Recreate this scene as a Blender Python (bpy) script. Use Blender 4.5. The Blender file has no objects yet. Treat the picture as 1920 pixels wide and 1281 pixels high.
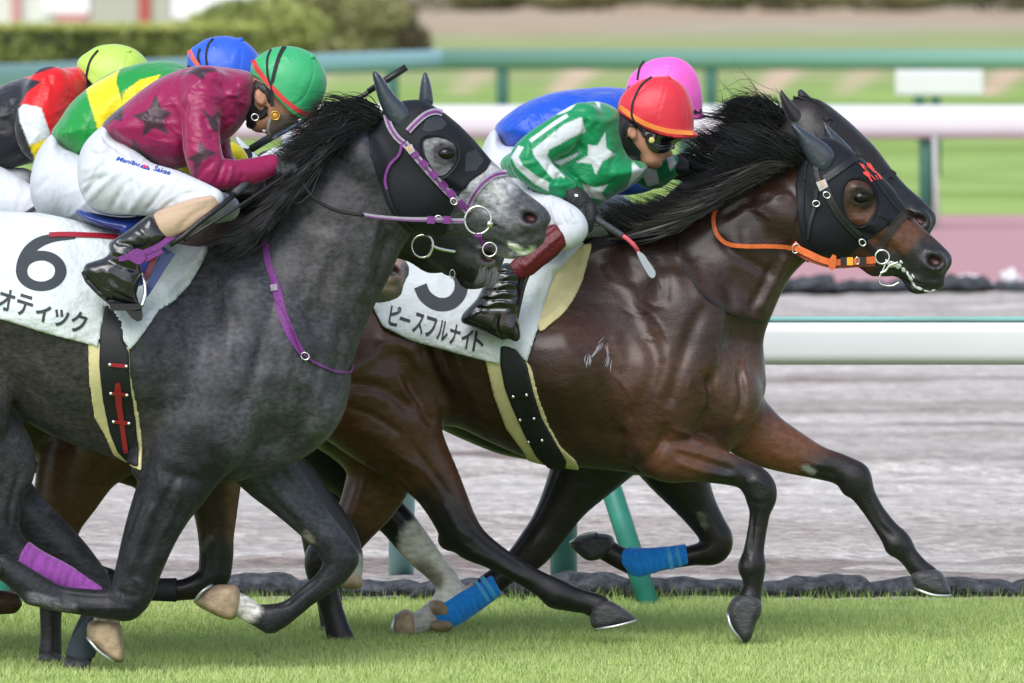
import bpy, math, random
import numpy as np
from mathutils import Vector, Matrix
from mathutils.bvhtree import BVHTree
from mathutils.geometry import delaunay_2d_cdt

# ------------------------------------------------------------------ camera, world, sun, exposure
SC = bpy.context.scene
FPX = 23158.0                      # focal length in photo pixels (1920 wide)
TH = math.atan(750.5 / FPX)        # the lens looks slightly down
CT, ST = math.cos(TH), math.sin(TH)
_v = (640.5 - 1190) / FPX
CAMH = 44.0 * (ST - _v * CT) / (CT + _v * ST)

cam_d = bpy.data.cameras.new('camera')
cam = bpy.data.objects.new('camera', cam_d)
SC.collection.objects.link(cam)
cam.location = (0, 0, CAMH)
cam.rotation_euler = (math.pi / 2 - TH, 0, 0)
cam_d.sensor_width = 36.0
cam_d.lens = 36.0 * FPX / 1920
cam_d.clip_start = 1.0
cam_d.clip_end = 1500
cam_d.dof.use_dof = True
cam_d.dof.focus_distance = 42.4
cam_d.dof.aperture_fstop = 8.8
SC.camera = cam

SUN_EL, SUN_AZ = math.radians(46), math.radians(205)
world = bpy.data.worlds.new("World")
SC.world = world
world.use_nodes = True
wn = world.node_tree
wn.nodes.clear()
w_out = wn.nodes.new('ShaderNodeOutputWorld')
w_bg = wn.nodes.new('ShaderNodeBackground')
w_sky = wn.nodes.new('ShaderNodeTexSky')
w_sky.sky_type = 'NISHITA'
w_sky.sun_disc = False
w_sky.sun_elevation = SUN_EL
w_sky.sun_rotation = math.radians(205)
w_sky.air_density = 1.0
w_sky.dust_density = 1.5
w_sky.ozone_density = 1.0
w_hs = wn.nodes.new('ShaderNodeHueSaturation')
w_hs.inputs['Saturation'].default_value = 0.62
wn.links.new(w_sky.outputs[0], w_hs.inputs['Color'])
wn.links.new(w_hs.outputs[0], w_bg.inputs['Color'])
w_bg.inputs['Strength'].default_value = 0.15
wn.links.new(w_bg.outputs[0], w_out.inputs['Surface'])

sun_d = bpy.data.lights.new('sun', 'SUN')
sun = bpy.data.objects.new('sun', sun_d)
SC.collection.objects.link(sun)
sun_d.energy = 1.5
sun_d.angle = math.radians(45)
sun_d.color = (1.0, 0.975, 0.95)
# from behind the camera, upper left
_sd = Vector((-0.30, -0.75, 0)).normalized() * math.cos(SUN_EL) + Vector((0, 0, math.sin(SUN_EL)))
sun.rotation_euler = _sd.to_track_quat('Z', 'Y').to_euler()
w_sky.sun_rotation = math.atan2(_sd.x, _sd.y)

SC.view_settings.view_transform = 'Standard'
SC.view_settings.look = 'None'
SC.view_settings.exposure = 0.66
SC.view_settings.gamma = 1.0
SC.view_settings.use_curve_mapping = False

# ------------------------------------------------------------------ toolkit
F32 = np.float32

def P(px, py, Y):
    """the place at depth Y that the photograph shows at (px, py)"""
    u = (px - 960.0) / FPX
    v = (640.5 - py) / FPX
    dy = CT + v * ST
    t = Y / dy
    return (u * t, Y, CAMH + t * (-ST + v * CT))

def PX(x, y, z):
    """inverse of P for arrays"""
    zc = z - CAMH
    d = y * CT - zc * ST
    return 960.0 + FPX * x / d, 640.5 - FPX * (y * ST + zc * CT) / d

def MPP(Y):
    return Y / FPX

def s2l(c):
    return tuple(((x / 255.0) / 12.92 if x <= 10.31 else ((x / 255.0 + 0.055) / 1.055) ** 2.4) for x in c)

def catmull(pts, n=5, closed=False):
    pts = np.array(pts, float)
    m = len(pts)
    out = []
    if m < 3:
        for i in range(n * (m - 1) + 1):
            t = i / n
            j = min(int(t), m - 2)
            out.append(pts[j] * (1 - (t - j)) + pts[j + 1] * (t - j))
        return np.array(out)
    rng = range(m) if closed else range(m - 1)
    for i in rng:
        if closed:
            p0, p1, p2, p3 = pts[i - 1], pts[i], pts[(i + 1) % m], pts[(i + 2) % m]
        else:
            p0, p1, p2, p3 = pts[max(i - 1, 0)], pts[i], pts[i + 1], pts[min(i + 2, m - 1)]
        for k in range(n):
            t = k / n
            out.append(0.5 * (2 * p1 + (p2 - p0) * t + (2 * p0 - 5 * p1 + 4 * p2 - p3) * t * t + (3 * p1 - p0 - 3 * p2 + p3) * t ** 3))
    if not closed:
        out.append(pts[-1])
    return np.array(out)

def poly_sd(px, py, poly):
    """signed distance in px, positive inside"""
    sh = px.shape
    x = px.ravel().astype(F32); y = py.ravel().astype(F32)
    d2 = np.full(x.shape, 1e12, F32)
    ins = np.zeros(x.shape, bool)
    n = len(poly)
    for i in range(n):
        ax, ay = poly[i]; bx, by = poly[(i + 1) % n]
        ex, ey = bx - ax, by - ay
        L = ex * ex + ey * ey
        if L < 1e-9:
            continue
        t = np.clip(((x - ax) * ex + (y - ay) * ey) / L, 0, 1)
        d2 = np.minimum(d2, (x - ax - t * ex) ** 2 + (y - ay - t * ey) ** 2)
        c = (ay > y) != (by > y)
        if abs(ey) > 1e-9:
            ins ^= c & (x < ex * (y - ay) / ey + ax)
    d = np.sqrt(d2)
    return np.where(ins, d, -d).reshape(sh)

def line_dist(px, py, pts):
    d2 = np.full(px.shape, 1e12, F32)
    tt = np.zeros(px.shape, F32)
    n = len(pts) - 1
    for i in range(n):
        ax, ay = pts[i][:2]; bx, by = pts[i + 1][:2]
        ex, ey = bx - ax, by - ay
        L = max(ex * ex + ey * ey, 1e-9)
        t = np.clip(((px - ax) * ex + (py - ay) * ey) / L, 0, 1)
        q = (px - ax - t * ex) ** 2 + (py - ay - t * ey) ** 2
        m = q < d2
        d2 = np.where(m, q, d2)
        tt = np.where(m, (i + t) / n, tt)
    return np.sqrt(d2), tt

def smin(a, b, k):
    if k <= 0:
        return np.minimum(a, b)
    h = np.clip(0.5 + 0.5 * (b - a) / k, 0, 1)
    return b + (a - b) * h - k * h * (1 - h)

def blur2(a, n=2):
    for _ in range(n):
        b = np.pad(a, 1, mode='edge')
        a = (b[1:-1, 1:-1] * 4 + b[:-2, 1:-1] * 2 + b[2:, 1:-1] * 2 + b[1:-1, :-2] * 2 + b[1:-1, 2:] * 2 + b[:-2, :-2] + b[2:, 2:] + b[:-2, 2:] + b[2:, :-2]) / 16
    return a

class Grid:
    """a smooth solid in a voxel box; px box in photo pixels at depth Y, thickness +-dy"""
    def __init__(s, box, Y, dy, h):
        a = P(box[0], box[3], Y); b = P(box[2], box[1], Y)
        s.Y, s.h = Y, h
        s.o = np.array([a[0], Y - dy, a[2]])
        s.n = [int((b[0] - a[0]) / h) + 2, int(2 * dy / h) + 2, int((b[2] - a[2]) / h) + 2]
        s.x = (s.o[0] + h * np.arange(s.n[0])).astype(F32)
        s.y = (s.o[1] + h * np.arange(s.n[1])).astype(F32)
        s.z = (s.o[2] + h * np.arange(s.n[2])).astype(F32)
        s.D = np.full(s.n, 1.0, F32)
        X2, Z2 = np.meshgrid(s.x, s.z, indexing='ij')
        s.X2, s.Z2 = X2, Z2
        s.px2, s.py2 = PX(X2, np.full_like(X2, Y), Z2)
    def sl(s, lo, hi):
        r = []
        for i, ax in enumerate((s.x, s.y, s.z)):
            a = max(0, int((lo[i] - s.o[i]) / s.h)); b = min(s.n[i], int((hi[i] - s.o[i]) / s.h) + 2)
            if b <= a:
                return None
            r.append(slice(a, b))
        return tuple(r)
    def apply(s, sl, d, k, op):
        if op == 'u':
            s.D[sl] = smin(s.D[sl], d, k)
        elif op == 's':
            s.D[sl] = -smin(-s.D[sl], d, k)
    def chain(s, pts, wr=1.0, k=0.03, sub=3, op='u', Y=None, raw=False):
        """pts: (px, py, radius_px[, depth offset])"""
        Y = Y or s.Y
        q = [(p + (0.0,))[:4] if len(p) == 3 else p[:4] for p in pts]
        q = catmull(q, sub) if len(q) > 1 else np.array(q + q, float)
        c = []
        for p in q:
            yy = Y + p[3]
            c.append(P(p[0], p[1], yy) + (max(p[2], 1) * MPP(yy),))
        c = np.array(c)
        m = k + 0.02
        lo = (c[:, :3] - c[:, 3:] * max(1, wr)).min(0) - m; hi = (c[:, :3] + c[:, 3:] * max(1, wr)).max(0) + m
        sl = s.sl(lo, hi)
        if sl is None:
            return
        loc = np.full([a.stop - a.start for a in sl], 1.0, F32)
        for i in range(len(c) - 1):
            a, b = c[i], c[i + 1]
            R = max(a[3], b[3]) * max(1, wr) + m
            s2 = s.sl(np.minimum(a, b)[:3] - R, np.maximum(a, b)[:3] + R)
            if s2 is None:
                continue
            s2 = tuple(slice(max(u.start, v.start), min(u.stop, v.stop)) for u, v in zip(s2, sl))
            if any(u.stop <= u.start for u in s2):
                continue
            X = s.x[s2[0], None, None]; Yy = s.y[None, s2[1], None]; Z = s.z[None, None, s2[2]]
            e = (b - a)[:3]; L = max(float(e @ e), 1e-12)
            t = np.clip(((X - a[0]) * e[0] + (Yy - a[1]) * e[1] + (Z - a[2]) * e[2]) / L, 0, 1).astype(F32)
            r = a[3] + t * (b[3] - a[3])
            sx = X - a[0] - t * e[0]; sz = Z - a[2] - t * e[2]; sy = Yy - a[1] - t * e[1]
            side = sx * sx + sz * sz; dep = sy * sy
            if wr == 1.0:
                d = np.sqrt(side + dep) - r
            else:
                w = r * wr
                k0 = np.sqrt(side / (r * r) + dep / (w * w)); k1 = np.sqrt(side / r ** 4 + dep / w ** 4) + 1e-9
                d = k0 * (k0 - 1) / k1
            l2 = tuple(slice(u.start - v.start, u.stop - v.start) for u, v in zip(s2, sl))
            loc[l2] = np.minimum(loc[l2], d)
        if raw:
            return sl, loc
        s.apply(sl, loc, k, op)
    def ell(s, px, py, rx, ry, dy=0.0, w=None, ang=0.0, k=0.03, op='u'):
        """ellipsoid, radii in px in the side view, w = half depth in m"""
        c = P(px, py, s.Y + dy)
        m = MPP(s.Y)
        a, b = rx * m, ry * m
        w = w or min(a, b)
        R = max(a, b) + k + 0.02
        sl = s.sl((c[0] - R, c[1] - w - k - 0.02, c[2] - R), (c[0] + R, c[1] + w + k + 0.02, c[2] + R))
        if sl is None:
            return
        X = s.x[sl[0], None, None] - c[0]; Yy = s.y[None, sl[1], None] - c[1]; Z = s.z[None, None, sl[2]] - c[2]
        ca, sa = math.cos(math.radians(ang)), math.sin(math.radians(ang))   # angle clockwise in the picture
        U = X * ca - Z * sa; V = X * sa + Z * ca
        k0 = np.sqrt((U / a) ** 2 + (V / b) ** 2 + (Yy / w) ** 2); k1 = np.sqrt((U / a ** 2) ** 2 + (V / b ** 2) ** 2 + (Yy / w ** 2) ** 2) + 1e-9
        s.apply(sl, (k0 * (k0 - 1) / k1).astype(F32), k, op)
    def domed(s, poly, S, W, k=0.03, op='u', dy=0.0, blur=3, smooth=5, raw=False):
        """side-view outline grown into a rounded solid. S px: how far in the dome rises, W: half depth (m) or list (px, py, w)"""
        if smooth:
            poly = catmull(poly, smooth, True)
        Sm = S * MPP(s.Y)
        mg = 0.03 / MPP(s.Y) + 10
        p = np.array(poly)
        a = P(p[:, 0].min() - mg, p[:, 1].max() + mg, s.Y); b = P(p[:, 0].max() + mg, p[:, 1].min() - mg, s.Y)
        wm = W if not isinstance(W, (list, tuple)) else max(q[2] for q in W)
        sl = s.sl((a[0], s.Y + dy - wm - 0.05, a[2]), (b[0], s.Y + dy + wm + 0.05, b[2]))
        if sl is None:
            return
        px = s.px2[sl[0], sl[2]]; py = s.py2[sl[0], sl[2]]
        sd = poly_sd(px, py, poly)
        if blur:
            sd = blur2(sd, blur)
        if isinstance(W, (list, tuple)):
            num = 0; den = 0
            for (qx, qy, qw) in W:
                g = 1.0 / ((px - qx) ** 2 + (py - qy) ** 2 + 400.0) ** 1.5
                num = num + g * qw; den = den + g
            Wd = (num / den)[:, None, :]
        else:
            Wd = W
        u = (np.maximum(S - sd, 0) * MPP(s.Y))[:, None, :]
        Yy = s.y[None, sl[1], None] - (s.Y + dy)
        k0 = np.sqrt((u / Sm) ** 2 + (Yy / Wd) ** 2); k1 = np.sqrt((u / Sm ** 2) ** 2 + (Yy / Wd ** 2) ** 2) + 1e-6
        d = (k0 * (k0 - 1) / k1).astype(F32)
        if raw:
            return sl, d
        s.apply(sl, d, k, op)
    def fill(s, d):
        s.D = d.astype(F32)
    def region(s, poly, smooth=0):
        """2-D signed distance (m), negative inside, broadcast over depth"""
        if smooth:
            poly = catmull(poly, smooth, True)
        return (-poly_sd(s.px2, s.py2, poly) * MPP(s.Y))[:, None, :].astype(F32)
    def mesh(s, relax=2):
        return nets(s.D, s.o, s.h, relax)

def nets(D, o, h, relax=2):
    D = np.pad(D, 1, constant_values=1.0)
    o = np.array(o) - h
    ins = D < 0
    nx, ny, nz = D.shape
    c = ins[:-1, :-1, :-1].astype(np.int8)
    for dx in (0, 1):
        for dy in (0, 1):
            for dz in (0, 1):
                if dx or dy or dz:
                    c = c + ins[dx:nx - 1 + dx, dy:ny - 1 + dy, dz:nz - 1 + dz]
    act = (c > 0) & (c < 8)
    idx = -np.ones(act.shape, np.int32)
    I, J, K = np.nonzero(act)
    idx[I, J, K] = np.arange(len(I))
    cor = {}
    for a in (0, 1):
        for b in (0, 1):
            for e in (0, 1):
                cor[a, b, e] = D[I + a, J + b, K + e]
    acc = np.zeros((len(I), 3)); cnt = np.zeros(len(I))
    for a in list(cor):
        for ax in range(3):
            if a[ax] == 0:
                b = list(a); b[ax] = 1; b = tuple(b)
                va, vb = cor[a], cor[b]
                m = (va < 0) != (vb < 0)
                t = np.where(m, va / np.where(m, va - vb, 1), 0)
                for q in range(3):
                    acc[:, q] += np.where(m, a[q] + (t if q == ax else 0), 0)
                cnt += m
    V = np.stack([I, J, K], 1) + acc / cnt[:, None]
    quads = []
    for ax in range(3):
        sl0 = [slice(None)] * 3; sl1 = [slice(None)] * 3
        sl0[ax] = slice(0, -1); sl1[ax] = slice(1, None)
        A = ins[tuple(sl0)]; B = ins[tuple(sl1)]
        E = np.nonzero(A != B)
        i, j, k = E
        u, v = (ax + 1) % 3, (ax + 2) % 3
        ok = (E[u] > 0) & (E[v] > 0) & (E[u] < D.shape[u] - 1) & (E[v] < D.shape[v] - 1)
        E = [e[ok] for e in E]
        q = []
        for (du, dv) in ((-1, -1), (0, -1), (0, 0), (-1, 0)):
            p = [e.copy() for e in E]
            p[u] += du; p[v] += dv
            q.append(idx[p[0], p[1], p[2]])
        q = np.stack(q, 1)
        flip = ~A[E[0], E[1], E[2]]
        q[flip] = q[flip][:, ::-1]
        quads.append(q)
    Q = np.concatenate(quads)
    Q = Q[(Q >= 0).all(1)]
    V = V * h + o
    if relax:
        e = np.concatenate([Q[:, [0, 1]], Q[:, [1, 2]], Q[:, [2, 3]], Q[:, [3, 0]]])
        e = np.concatenate([e, e[:, ::-1]])
        deg = np.maximum(np.bincount(e[:, 0], minlength=len(V)), 1)
        for it in range(relax):
            for lam in ((0.5, -0.52) if relax > 1 else (0.5,)):
                M = np.stack([np.bincount(e[:, 0], weights=V[e[:, 1], q], minlength=len(V)) for q in range(3)], 1) / deg[:, None]
                V = V + lam * (M - V)
    return V, Q

def vnormals(V, Q):
    n = np.cross(V[Q[:, 2]] - V[Q[:, 0]], V[Q[:, 3]] - V[Q[:, 1]])
    N = np.zeros_like(V)
    for k in range(4):
        for q in range(3):
            N[:, q] += np.bincount(Q[:, k], weights=n[:, q], minlength=len(V))
    return N / np.maximum(np.linalg.norm(N, axis=1, keepdims=True), 1e-12)

def ridges(V, N, items, yr=None, both=False, amp=1.0):
    """items: (pts_px, height m, width px[, taper]); raises (or sinks) the side that faces the camera along a line"""
    px, py = PX(V[:, 0], V[:, 1], V[:, 2])
    face = np.abs(N[:, 1]) if both else np.clip(-N[:, 1] * 1.4 + 0.1, 0, 1)
    if yr:
        face = face * ((V[:, 1] > yr[0]) & (V[:, 1] < yr[1]))
    D = np.zeros(len(V))
    for it in items:
        pts = catmull(it[0], 4)
        w = it[2]
        lo, hi = pts.min(0) - 3 * w, pts.max(0) + 3 * w
        m = np.nonzero((px > lo[0]) & (px < hi[0]) & (py > lo[1]) & (py < hi[1]))[0]
        if len(m) == 0:
            continue
        d, t = line_dist(px[m], py[m], pts)
        e = np.exp(-(d / w) ** 2)
        if len(it) < 4 or it[3]:
            e = e * np.clip(np.sin(math.pi * np.clip(t, 0.02, 0.98)) * 1.8, 0, 1)
        D[m] += it[1] * e * amp
    return V + N * (D * face)[:, None]

# ------------------------------------------------------------------ objects
def link(o, parent=None, name=None):
    SC.collection.objects.link(o)
    if parent:
        o.parent = parent
        o.matrix_parent_inverse = Matrix.Translation(-Vector(parent.location))
    return o

def mk(name, V, faces, mat, parent=None, smooth=True, col=None):
    me = bpy.data.meshes.new(name)
    V = np.asarray(V, float)
    if isinstance(faces, np.ndarray):
        k = faces.shape[1]
        me.vertices.add(len(V)); me.vertices.foreach_set('co', V.ravel())
        me.loops.add(faces.size); me.loops.foreach_set('vertex_index', faces.ravel().astype(np.int32))
        me.polygons.add(len(faces)); me.polygons.foreach_set('loop_start', np.arange(0, faces.size, k, dtype=np.int32))
        me.update(calc_edges=True)
    else:
        me.from_pydata(V.tolist(), [], [list(f) for f in faces])
    me.validate()
    if smooth:
        me.polygons.foreach_set('use_smooth', [True] * len(me.polygons))
    if col is not None:
        ca = me.color_attributes.new('col', 'FLOAT_COLOR', 'POINT')
        ca.data.foreach_set('color', np.concatenate([col, np.ones((len(col), 1))], 1).astype(F32).ravel())
    if mat:
        me.materials.append(mat)
    me.update()
    o = bpy.data.objects.new(name, me)
    return link(o, parent)

def tag(o, label=None, cat=None, group=None, kind=None):
    for k_, v_ in (('label', label), ('category', cat), ('group', group), ('kind', kind)):
        if v_:
            o[k_] = v_
    return o

def empty(name, loc, label, cat, group=None):
    o = bpy.data.objects.new(name, None)
    o.location = loc
    o.empty_display_size = 0.1
    SC.collection.objects.link(o)
    return tag(o, label, cat, group)

def bvh_of(*vq):
    V = []; Fc = []; n = 0
    for v, q in vq:
        V.extend(map(tuple, v)); Fc.extend([tuple(int(i) + n for i in f) for f in q]); n += len(v)
    return BVHTree.FromPolygons(V, Fc)

def hit(bvh, px, py, far=48.0, near=41.0):
    if bvh is None:
        return None, None
    o = Vector((0, 0, CAMH)); d = (Vector(P(px, py, 40)) - o).normalized()
    s0 = o + d * (near - 6)
    r = bvh.ray_cast(s0, d, far - near + 12)
    return r[0], r[1]

def ribbon(name, bvh, pts, width, mat, parent=None, off=0.004, thick=0.003, m=3, n=6, flat=True, Yd=None, smooth_y=True, raw=False):
    """a strap laid on a surface; pts (px, py[, width px[, depth]])"""
    pts = [tuple(p) + (width,) * (3 - len(p)) if len(p) < 3 else p for p in pts]
    fixed = [p[3] if len(p) > 3 else None for p in pts]
    q = catmull([p[:3] for p in pts], n)
    N = len(q)
    fy = None
    if all(f is not None for f in fixed):
        fy = catmull([(f,) for f in fixed], n)[:, 0]
    tan = np.gradient(q[:, :2], axis=0)
    tan /= np.maximum(np.linalg.norm(tan, axis=1, keepdims=True), 1e-9)
    nor = np.stack([-tan[:, 1], tan[:, 0]], 1)
    grid = np.zeros((N, m, 3)); ys = np.full((N, m), np.nan)
    for i in range(N):
        for j in range(m):
            s = (j / (m - 1) - 0.5) * q[i, 2]
            a, b = q[i, 0] + nor[i, 0] * s, q[i, 1] + nor[i, 1] * s
            if fy is not None:
                ys[i, j] = fy[i]
            elif bvh is not None:
                h, nn = hit(bvh, a, b)
                if h is not None:
                    ys[i, j] = h.y - off
            grid[i, j] = (a, b, 0)
    flaty = ys[~np.isnan(ys)]
    dflt = Yd if Yd is not None else (np.median(flaty) if len(flaty) else 43.0)
    # fill misses along the strap from the nearest hits
    for j in range(m):
        col = ys[:, j]; ok = ~np.isnan(col)
        col[:] = np.interp(np.arange(N), np.nonzero(ok)[0], col[ok]) if ok.any() else dflt
    if smooth_y and fy is None:
        for _ in range(3):
            y2 = ys.copy(); y2[1:-1] = np.minimum((ys[:-2] + ys[1:-1] * 2 + ys[2:]) / 4, ys[1:-1] + 0.004); ys = y2
    V = []
    for lay in (0.0, thick):
        for i in range(N):
            for j in range(m):
                V.append(P(grid[i, j, 0], grid[i, j, 1], ys[i, j] - 0.0 + lay if lay else ys[i, j]))
    Fc = []
    o2 = N * m
    for i in range(N - 1):
        for j in range(m - 1):
            a = i * m + j
            Fc.append((a, a + m, a + m + 1, a + 1))
            Fc.append((o2 + a, o2 + a + 1, o2 + a + m + 1, o2 + a + m))
        for j, sgn in ((0, 1), (m - 1, -1)):
            a = i * m + j
            f = (a, o2 + a, o2 + a + m, a + m)
            Fc.append(f if sgn > 0 else f[::-1])
    for i in (0, N - 1):
        for j in range(m - 1):
            a = i * m + j
            Fc.append((a, a + 1, o2 + a + 1, o2 + a))
    if raw:
        return V, Fc
    return mk(name, V, Fc, mat, parent, smooth=False)

def patch(name, bvh, poly, mat, parent=None, off=0.003, thick=0.002, step=8, smooth=0, raw=False, dflt=None):
    """a flat outline pressed on the surface"""
    if smooth:
        poly = [tuple(p) for p in catmull(poly, smooth, True)]
    d = []
    for i in range(len(poly)):
        a, b = np.array(poly[i][:2]), np.array(poly[(i + 1) % len(poly)][:2])
        k = max(1, int(np.linalg.norm(b - a) / step))
        for t in range(k):
            d.append(Vector(a + (b - a) * t / k))
    nb = len(d)
    arr = np.array([tuple(v) for v in d])
    gx, gy = np.meshgrid(np.arange(arr[:, 0].min(), arr[:, 0].max(), step), np.arange(arr[:, 1].min(), arr[:, 1].max(), step))
    sd = poly_sd(gx, gy, arr)
    pts = [Vector((float(a), float(b))) for a, b, s in zip(gx.ravel(), gy.ravel(), sd.ravel()) if s > step * 0.4]
    vs, es, fs, _, _, _ = delaunay_2d_cdt(d + pts, [(i, (i + 1) % nb) for i in range(nb)], [], 1, 1e-4)
    vv = np.array([tuple(v) for v in vs])
    ys = np.full(len(vv), np.nan)
    for i, (a, b) in enumerate(vv):
        h, nn = hit(bvh, a, b)
        if h is not None:
            ys[i] = h.y - off
    med = np.nanmedian(ys) if not np.isnan(ys).all() else dflt
    for i in np.nonzero(np.isnan(ys))[0]:
        dd = np.hypot(vv[:, 0] - vv[i, 0], vv[:, 1] - vv[i, 1]) + np.isnan(ys) * 1e6
        ys[i] = ys[np.argmin(dd)] if not np.isnan(ys[np.argmin(dd)]) else med
    V = [P(a, b, y) for (a, b), y in zip(vv, ys)] + [P(a, b, y + thick) for (a, b), y in zip(vv, ys)]
    n = len(vv)
    Fc = []
    from collections import Counter
    ed = Counter()
    for f in fs:
        f = list(f)
        for i in range(len(f)):
            ed[(f[i], f[(i + 1) % len(f)])] += 1
        Fc.append(f); Fc.append([i + n for i in f[::-1]])
    for (a, b) in list(ed):
        if (b, a) not in ed:
            Fc.append([b, a, a + n, b + n])
    if raw:
        return V, Fc
    return mk(name, V, Fc, mat, parent, smooth=False)

def join_raw(parts):
    V = []; Fc = []
    for v, f in parts:
        n = len(V)
        V.extend([tuple(p) for p in v]); Fc.extend([[i + n for i in q] for q in f])
    return V, Fc

def tube_raw(c, r, seg=8, caps=True):
    """c: world points, r: radius or list"""
    c = np.array(c, float); n = len(c)
    r = np.full(n, r) if np.isscalar(r) else np.array(r)
    T = np.gradient(c, axis=0); T /= np.maximum(np.linalg.norm(T, axis=1, keepdims=True), 1e-9)
    up = np.array([0, 1.0, 0.05])
    V = []
    for i in range(n):
        a = np.cross(T[i], up); a /= max(np.linalg.norm(a), 1e-9)
        b = np.cross(T[i], a)
        for k in range(seg):
            t = 2 * math.pi * k / seg
            V.append(tuple(c[i] + r[i] * (math.cos(t) * a + math.sin(t) * b)))
    Fc = []
    for i in range(n - 1):
        for k in range(seg):
            k2 = (k + 1) % seg
            Fc.append([i * seg + k, i * seg + k2, (i + 1) * seg + k2, (i + 1) * seg + k])
    if caps:
        Fc.append(list(range(seg))[::-1]); Fc.append([(n - 1) * seg + k for k in range(seg)])
    return V, Fc

def tube(name, c, r, mat, parent=None, seg=8):
    V, Fc = tube_raw(c, r, seg)
    return mk(name, V, Fc, mat, parent)

def ptube(name, pts, Y, rpx, mat, parent=None, seg=8, n=5):
    """tube from photo points (px, py[, depth offset])"""
    q = catmull([(p + (0.0,))[:3] if len(p) == 2 else p[:3] for p in pts], n)
    return tube(name, [P(a, b, Y + d) for a, b, d in q], rpx * MPP(Y), mat, parent, seg)

def ring(name, px, py, R, r, Y, mat, parent=None, sx=1.0, ang=0.0, tilt=0.0):
    c = np.array(P(px, py, Y)); m = MPP(Y)
    V = []; Fc = []
    A, B = 40, 8
    ca, sa = math.cos(math.radians(ang)), math.sin(math.radians(ang))
    for i in range(A):
        t = 2 * math.pi * i / A
        for j in range(B):
            s = 2 * math.pi * j / B
            q = (R + r * math.cos(s))
            x, z, y = q * math.cos(t) * sx, q * math.sin(t), r * math.sin(s) + tilt * math.cos(t) * R
            V.append((c[0] + m * (x * ca + z * sa), c[1] + m * y, c[2] + m * (-x * sa + z * ca)))
            Fc.append((i * B + j, ((i + 1) % A) * B + j, ((i + 1) % A) * B + (j + 1) % B, i * B + (j + 1) % B))
    return mk(name, V, Fc, mat, parent)

def ball(name, c, r, mat, parent=None, sc=(1, 1, 1), seg=20):
    V = []; Fc = []
    for i in range(seg // 2 + 1):
        p = math.pi * i / (seg // 2)
        for k in range(seg):
            t = 2 * math.pi * k / seg
            V.append((c[0] + r * sc[0] * math.sin(p) * math.cos(t), c[1] + r * sc[1] * math.sin(p) * math.sin(t), c[2] + r * sc[2] * math.cos(p)))
    for i in range(seg // 2):
        for k in range(seg):
            k2 = (k + 1) % seg
            Fc.append((i * seg + k, (i + 1) * seg + k, (i + 1) * seg + k2, i * seg + k2))
    return mk(name, V, Fc, mat, parent)

def boxm(name, lo, hi, mat, parent=None, bev=0.0):
    x0, y0, z0 = lo; x1, y1, z1 = hi
    V = [(x0, y0, z0), (x1, y0, z0), (x1, y1, z0), (x0, y1, z0), (x0, y0, z1), (x1, y0, z1), (x1, y1, z1), (x0, y1, z1)]
    Fc = [(0, 3, 2, 1), (4, 5, 6, 7), (0, 1, 5, 4), (1, 2, 6, 5), (2, 3, 7, 6), (3, 0, 4, 7)]
    o = mk(name, V, Fc, mat, parent, smooth=False)
    if bev:
        b = o.modifiers.new('bevel', 'BEVEL'); b.width = bev; b.segments = 3
    return o

def strands(name, guides, n, mat, parent, r=0.0012, seg=9, jit=0.012, curl=0.0, seed=1, spread=1.0, cl=5):
    """hair: guides = list of (root..tip) lists of world points; strands are blends of neighbouring guides"""
    rg = np.random.RandomState(seed)
    G = [catmull(g, 4) for g in guides]
    G = [g[np.linspace(0, len(g) - 1, seg).astype(int)] for g in G]
    V = np.zeros((n, seg, 2, 3))
    nl = max(6, int(cl * (len(G) - 1)) * 2)
    locks = []
    for q in range(nl):
        locks.append((rg.rand() * (len(G) - 1), 0.60 + 0.45 * rg.rand(), rg.randn(3) * jit * 2.6, rg.rand() * 6.28, 4 + 4 * rg.rand(), curl * (0.5 + 1.1 * rg.rand()), rg.rand() * 6.28))
    for i in range(n):
        u, cut, loff, ph, fr, ca, ph2 = locks[rg.randint(nl)]
        loose = rg.rand() < 0.12
        u = min(max(u + rg.randn() * 0.16 * (2.5 if loose else 1), 0), len(G) - 1.001)
        cut = cut * (0.75 + 0.3 * rg.rand())
        a = int(u); t = u - a
        c = G[a] * (1 - t) + G[min(a + 1, len(G) - 1)] * t
        s = np.linspace(0, cut, seg)
        s0 = np.linspace(0, 1, seg)
        c2 = np.stack([np.interp(np.minimum(s, 1), s0, c[:, q]) for q in range(3)], 1)
        c2 += (c[-1] - c[-2])[None] * np.maximum(s - 1, 0)[:, None] * seg
        own = rg.randn(3) * jit * ((0.9 - 0.45 * s[:, None]) if not loose else (0.8 + 1.8 * s[:, None])) * spread
        off = own + loff * (s[:, None] ** 1.3)
        wv = ca * s[:, None] * np.stack([np.sin(s * fr + ph) * 0.6, np.cos(s * fr + ph2) * 0.3, np.sin(s * fr * 1.15 + ph2)], 1)
        c2 = c2 + off + wv
        rr = r * (0.6 + rg.rand() * 0.8) * (1 - (s0 ** 2) * 0.93)
        T = np.gradient(c2, axis=0); T /= np.maximum(np.linalg.norm(T, axis=1, keepdims=True), 1e-9)
        tw = rg.randn() * 0.7
        A = np.cross(T, [math.sin(tw), math.cos(tw), 0.1]); A /= np.maximum(np.linalg.norm(A, axis=1, keepdims=True), 1e-9)
        V[i, :, 0] = c2 + rr[:, None] * A; V[i, :, 1] = c2 - rr[:, None] * A
    base = ((np.arange(n) * seg * 2)[:, None] + (np.arange(seg - 1) * 2)[None, :]).ravel()
    Q = np.stack([base, base + 1, base + 3, base + 2], 1)
    return mk(name, V.reshape(-1, 3), Q, mat, parent)

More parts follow.
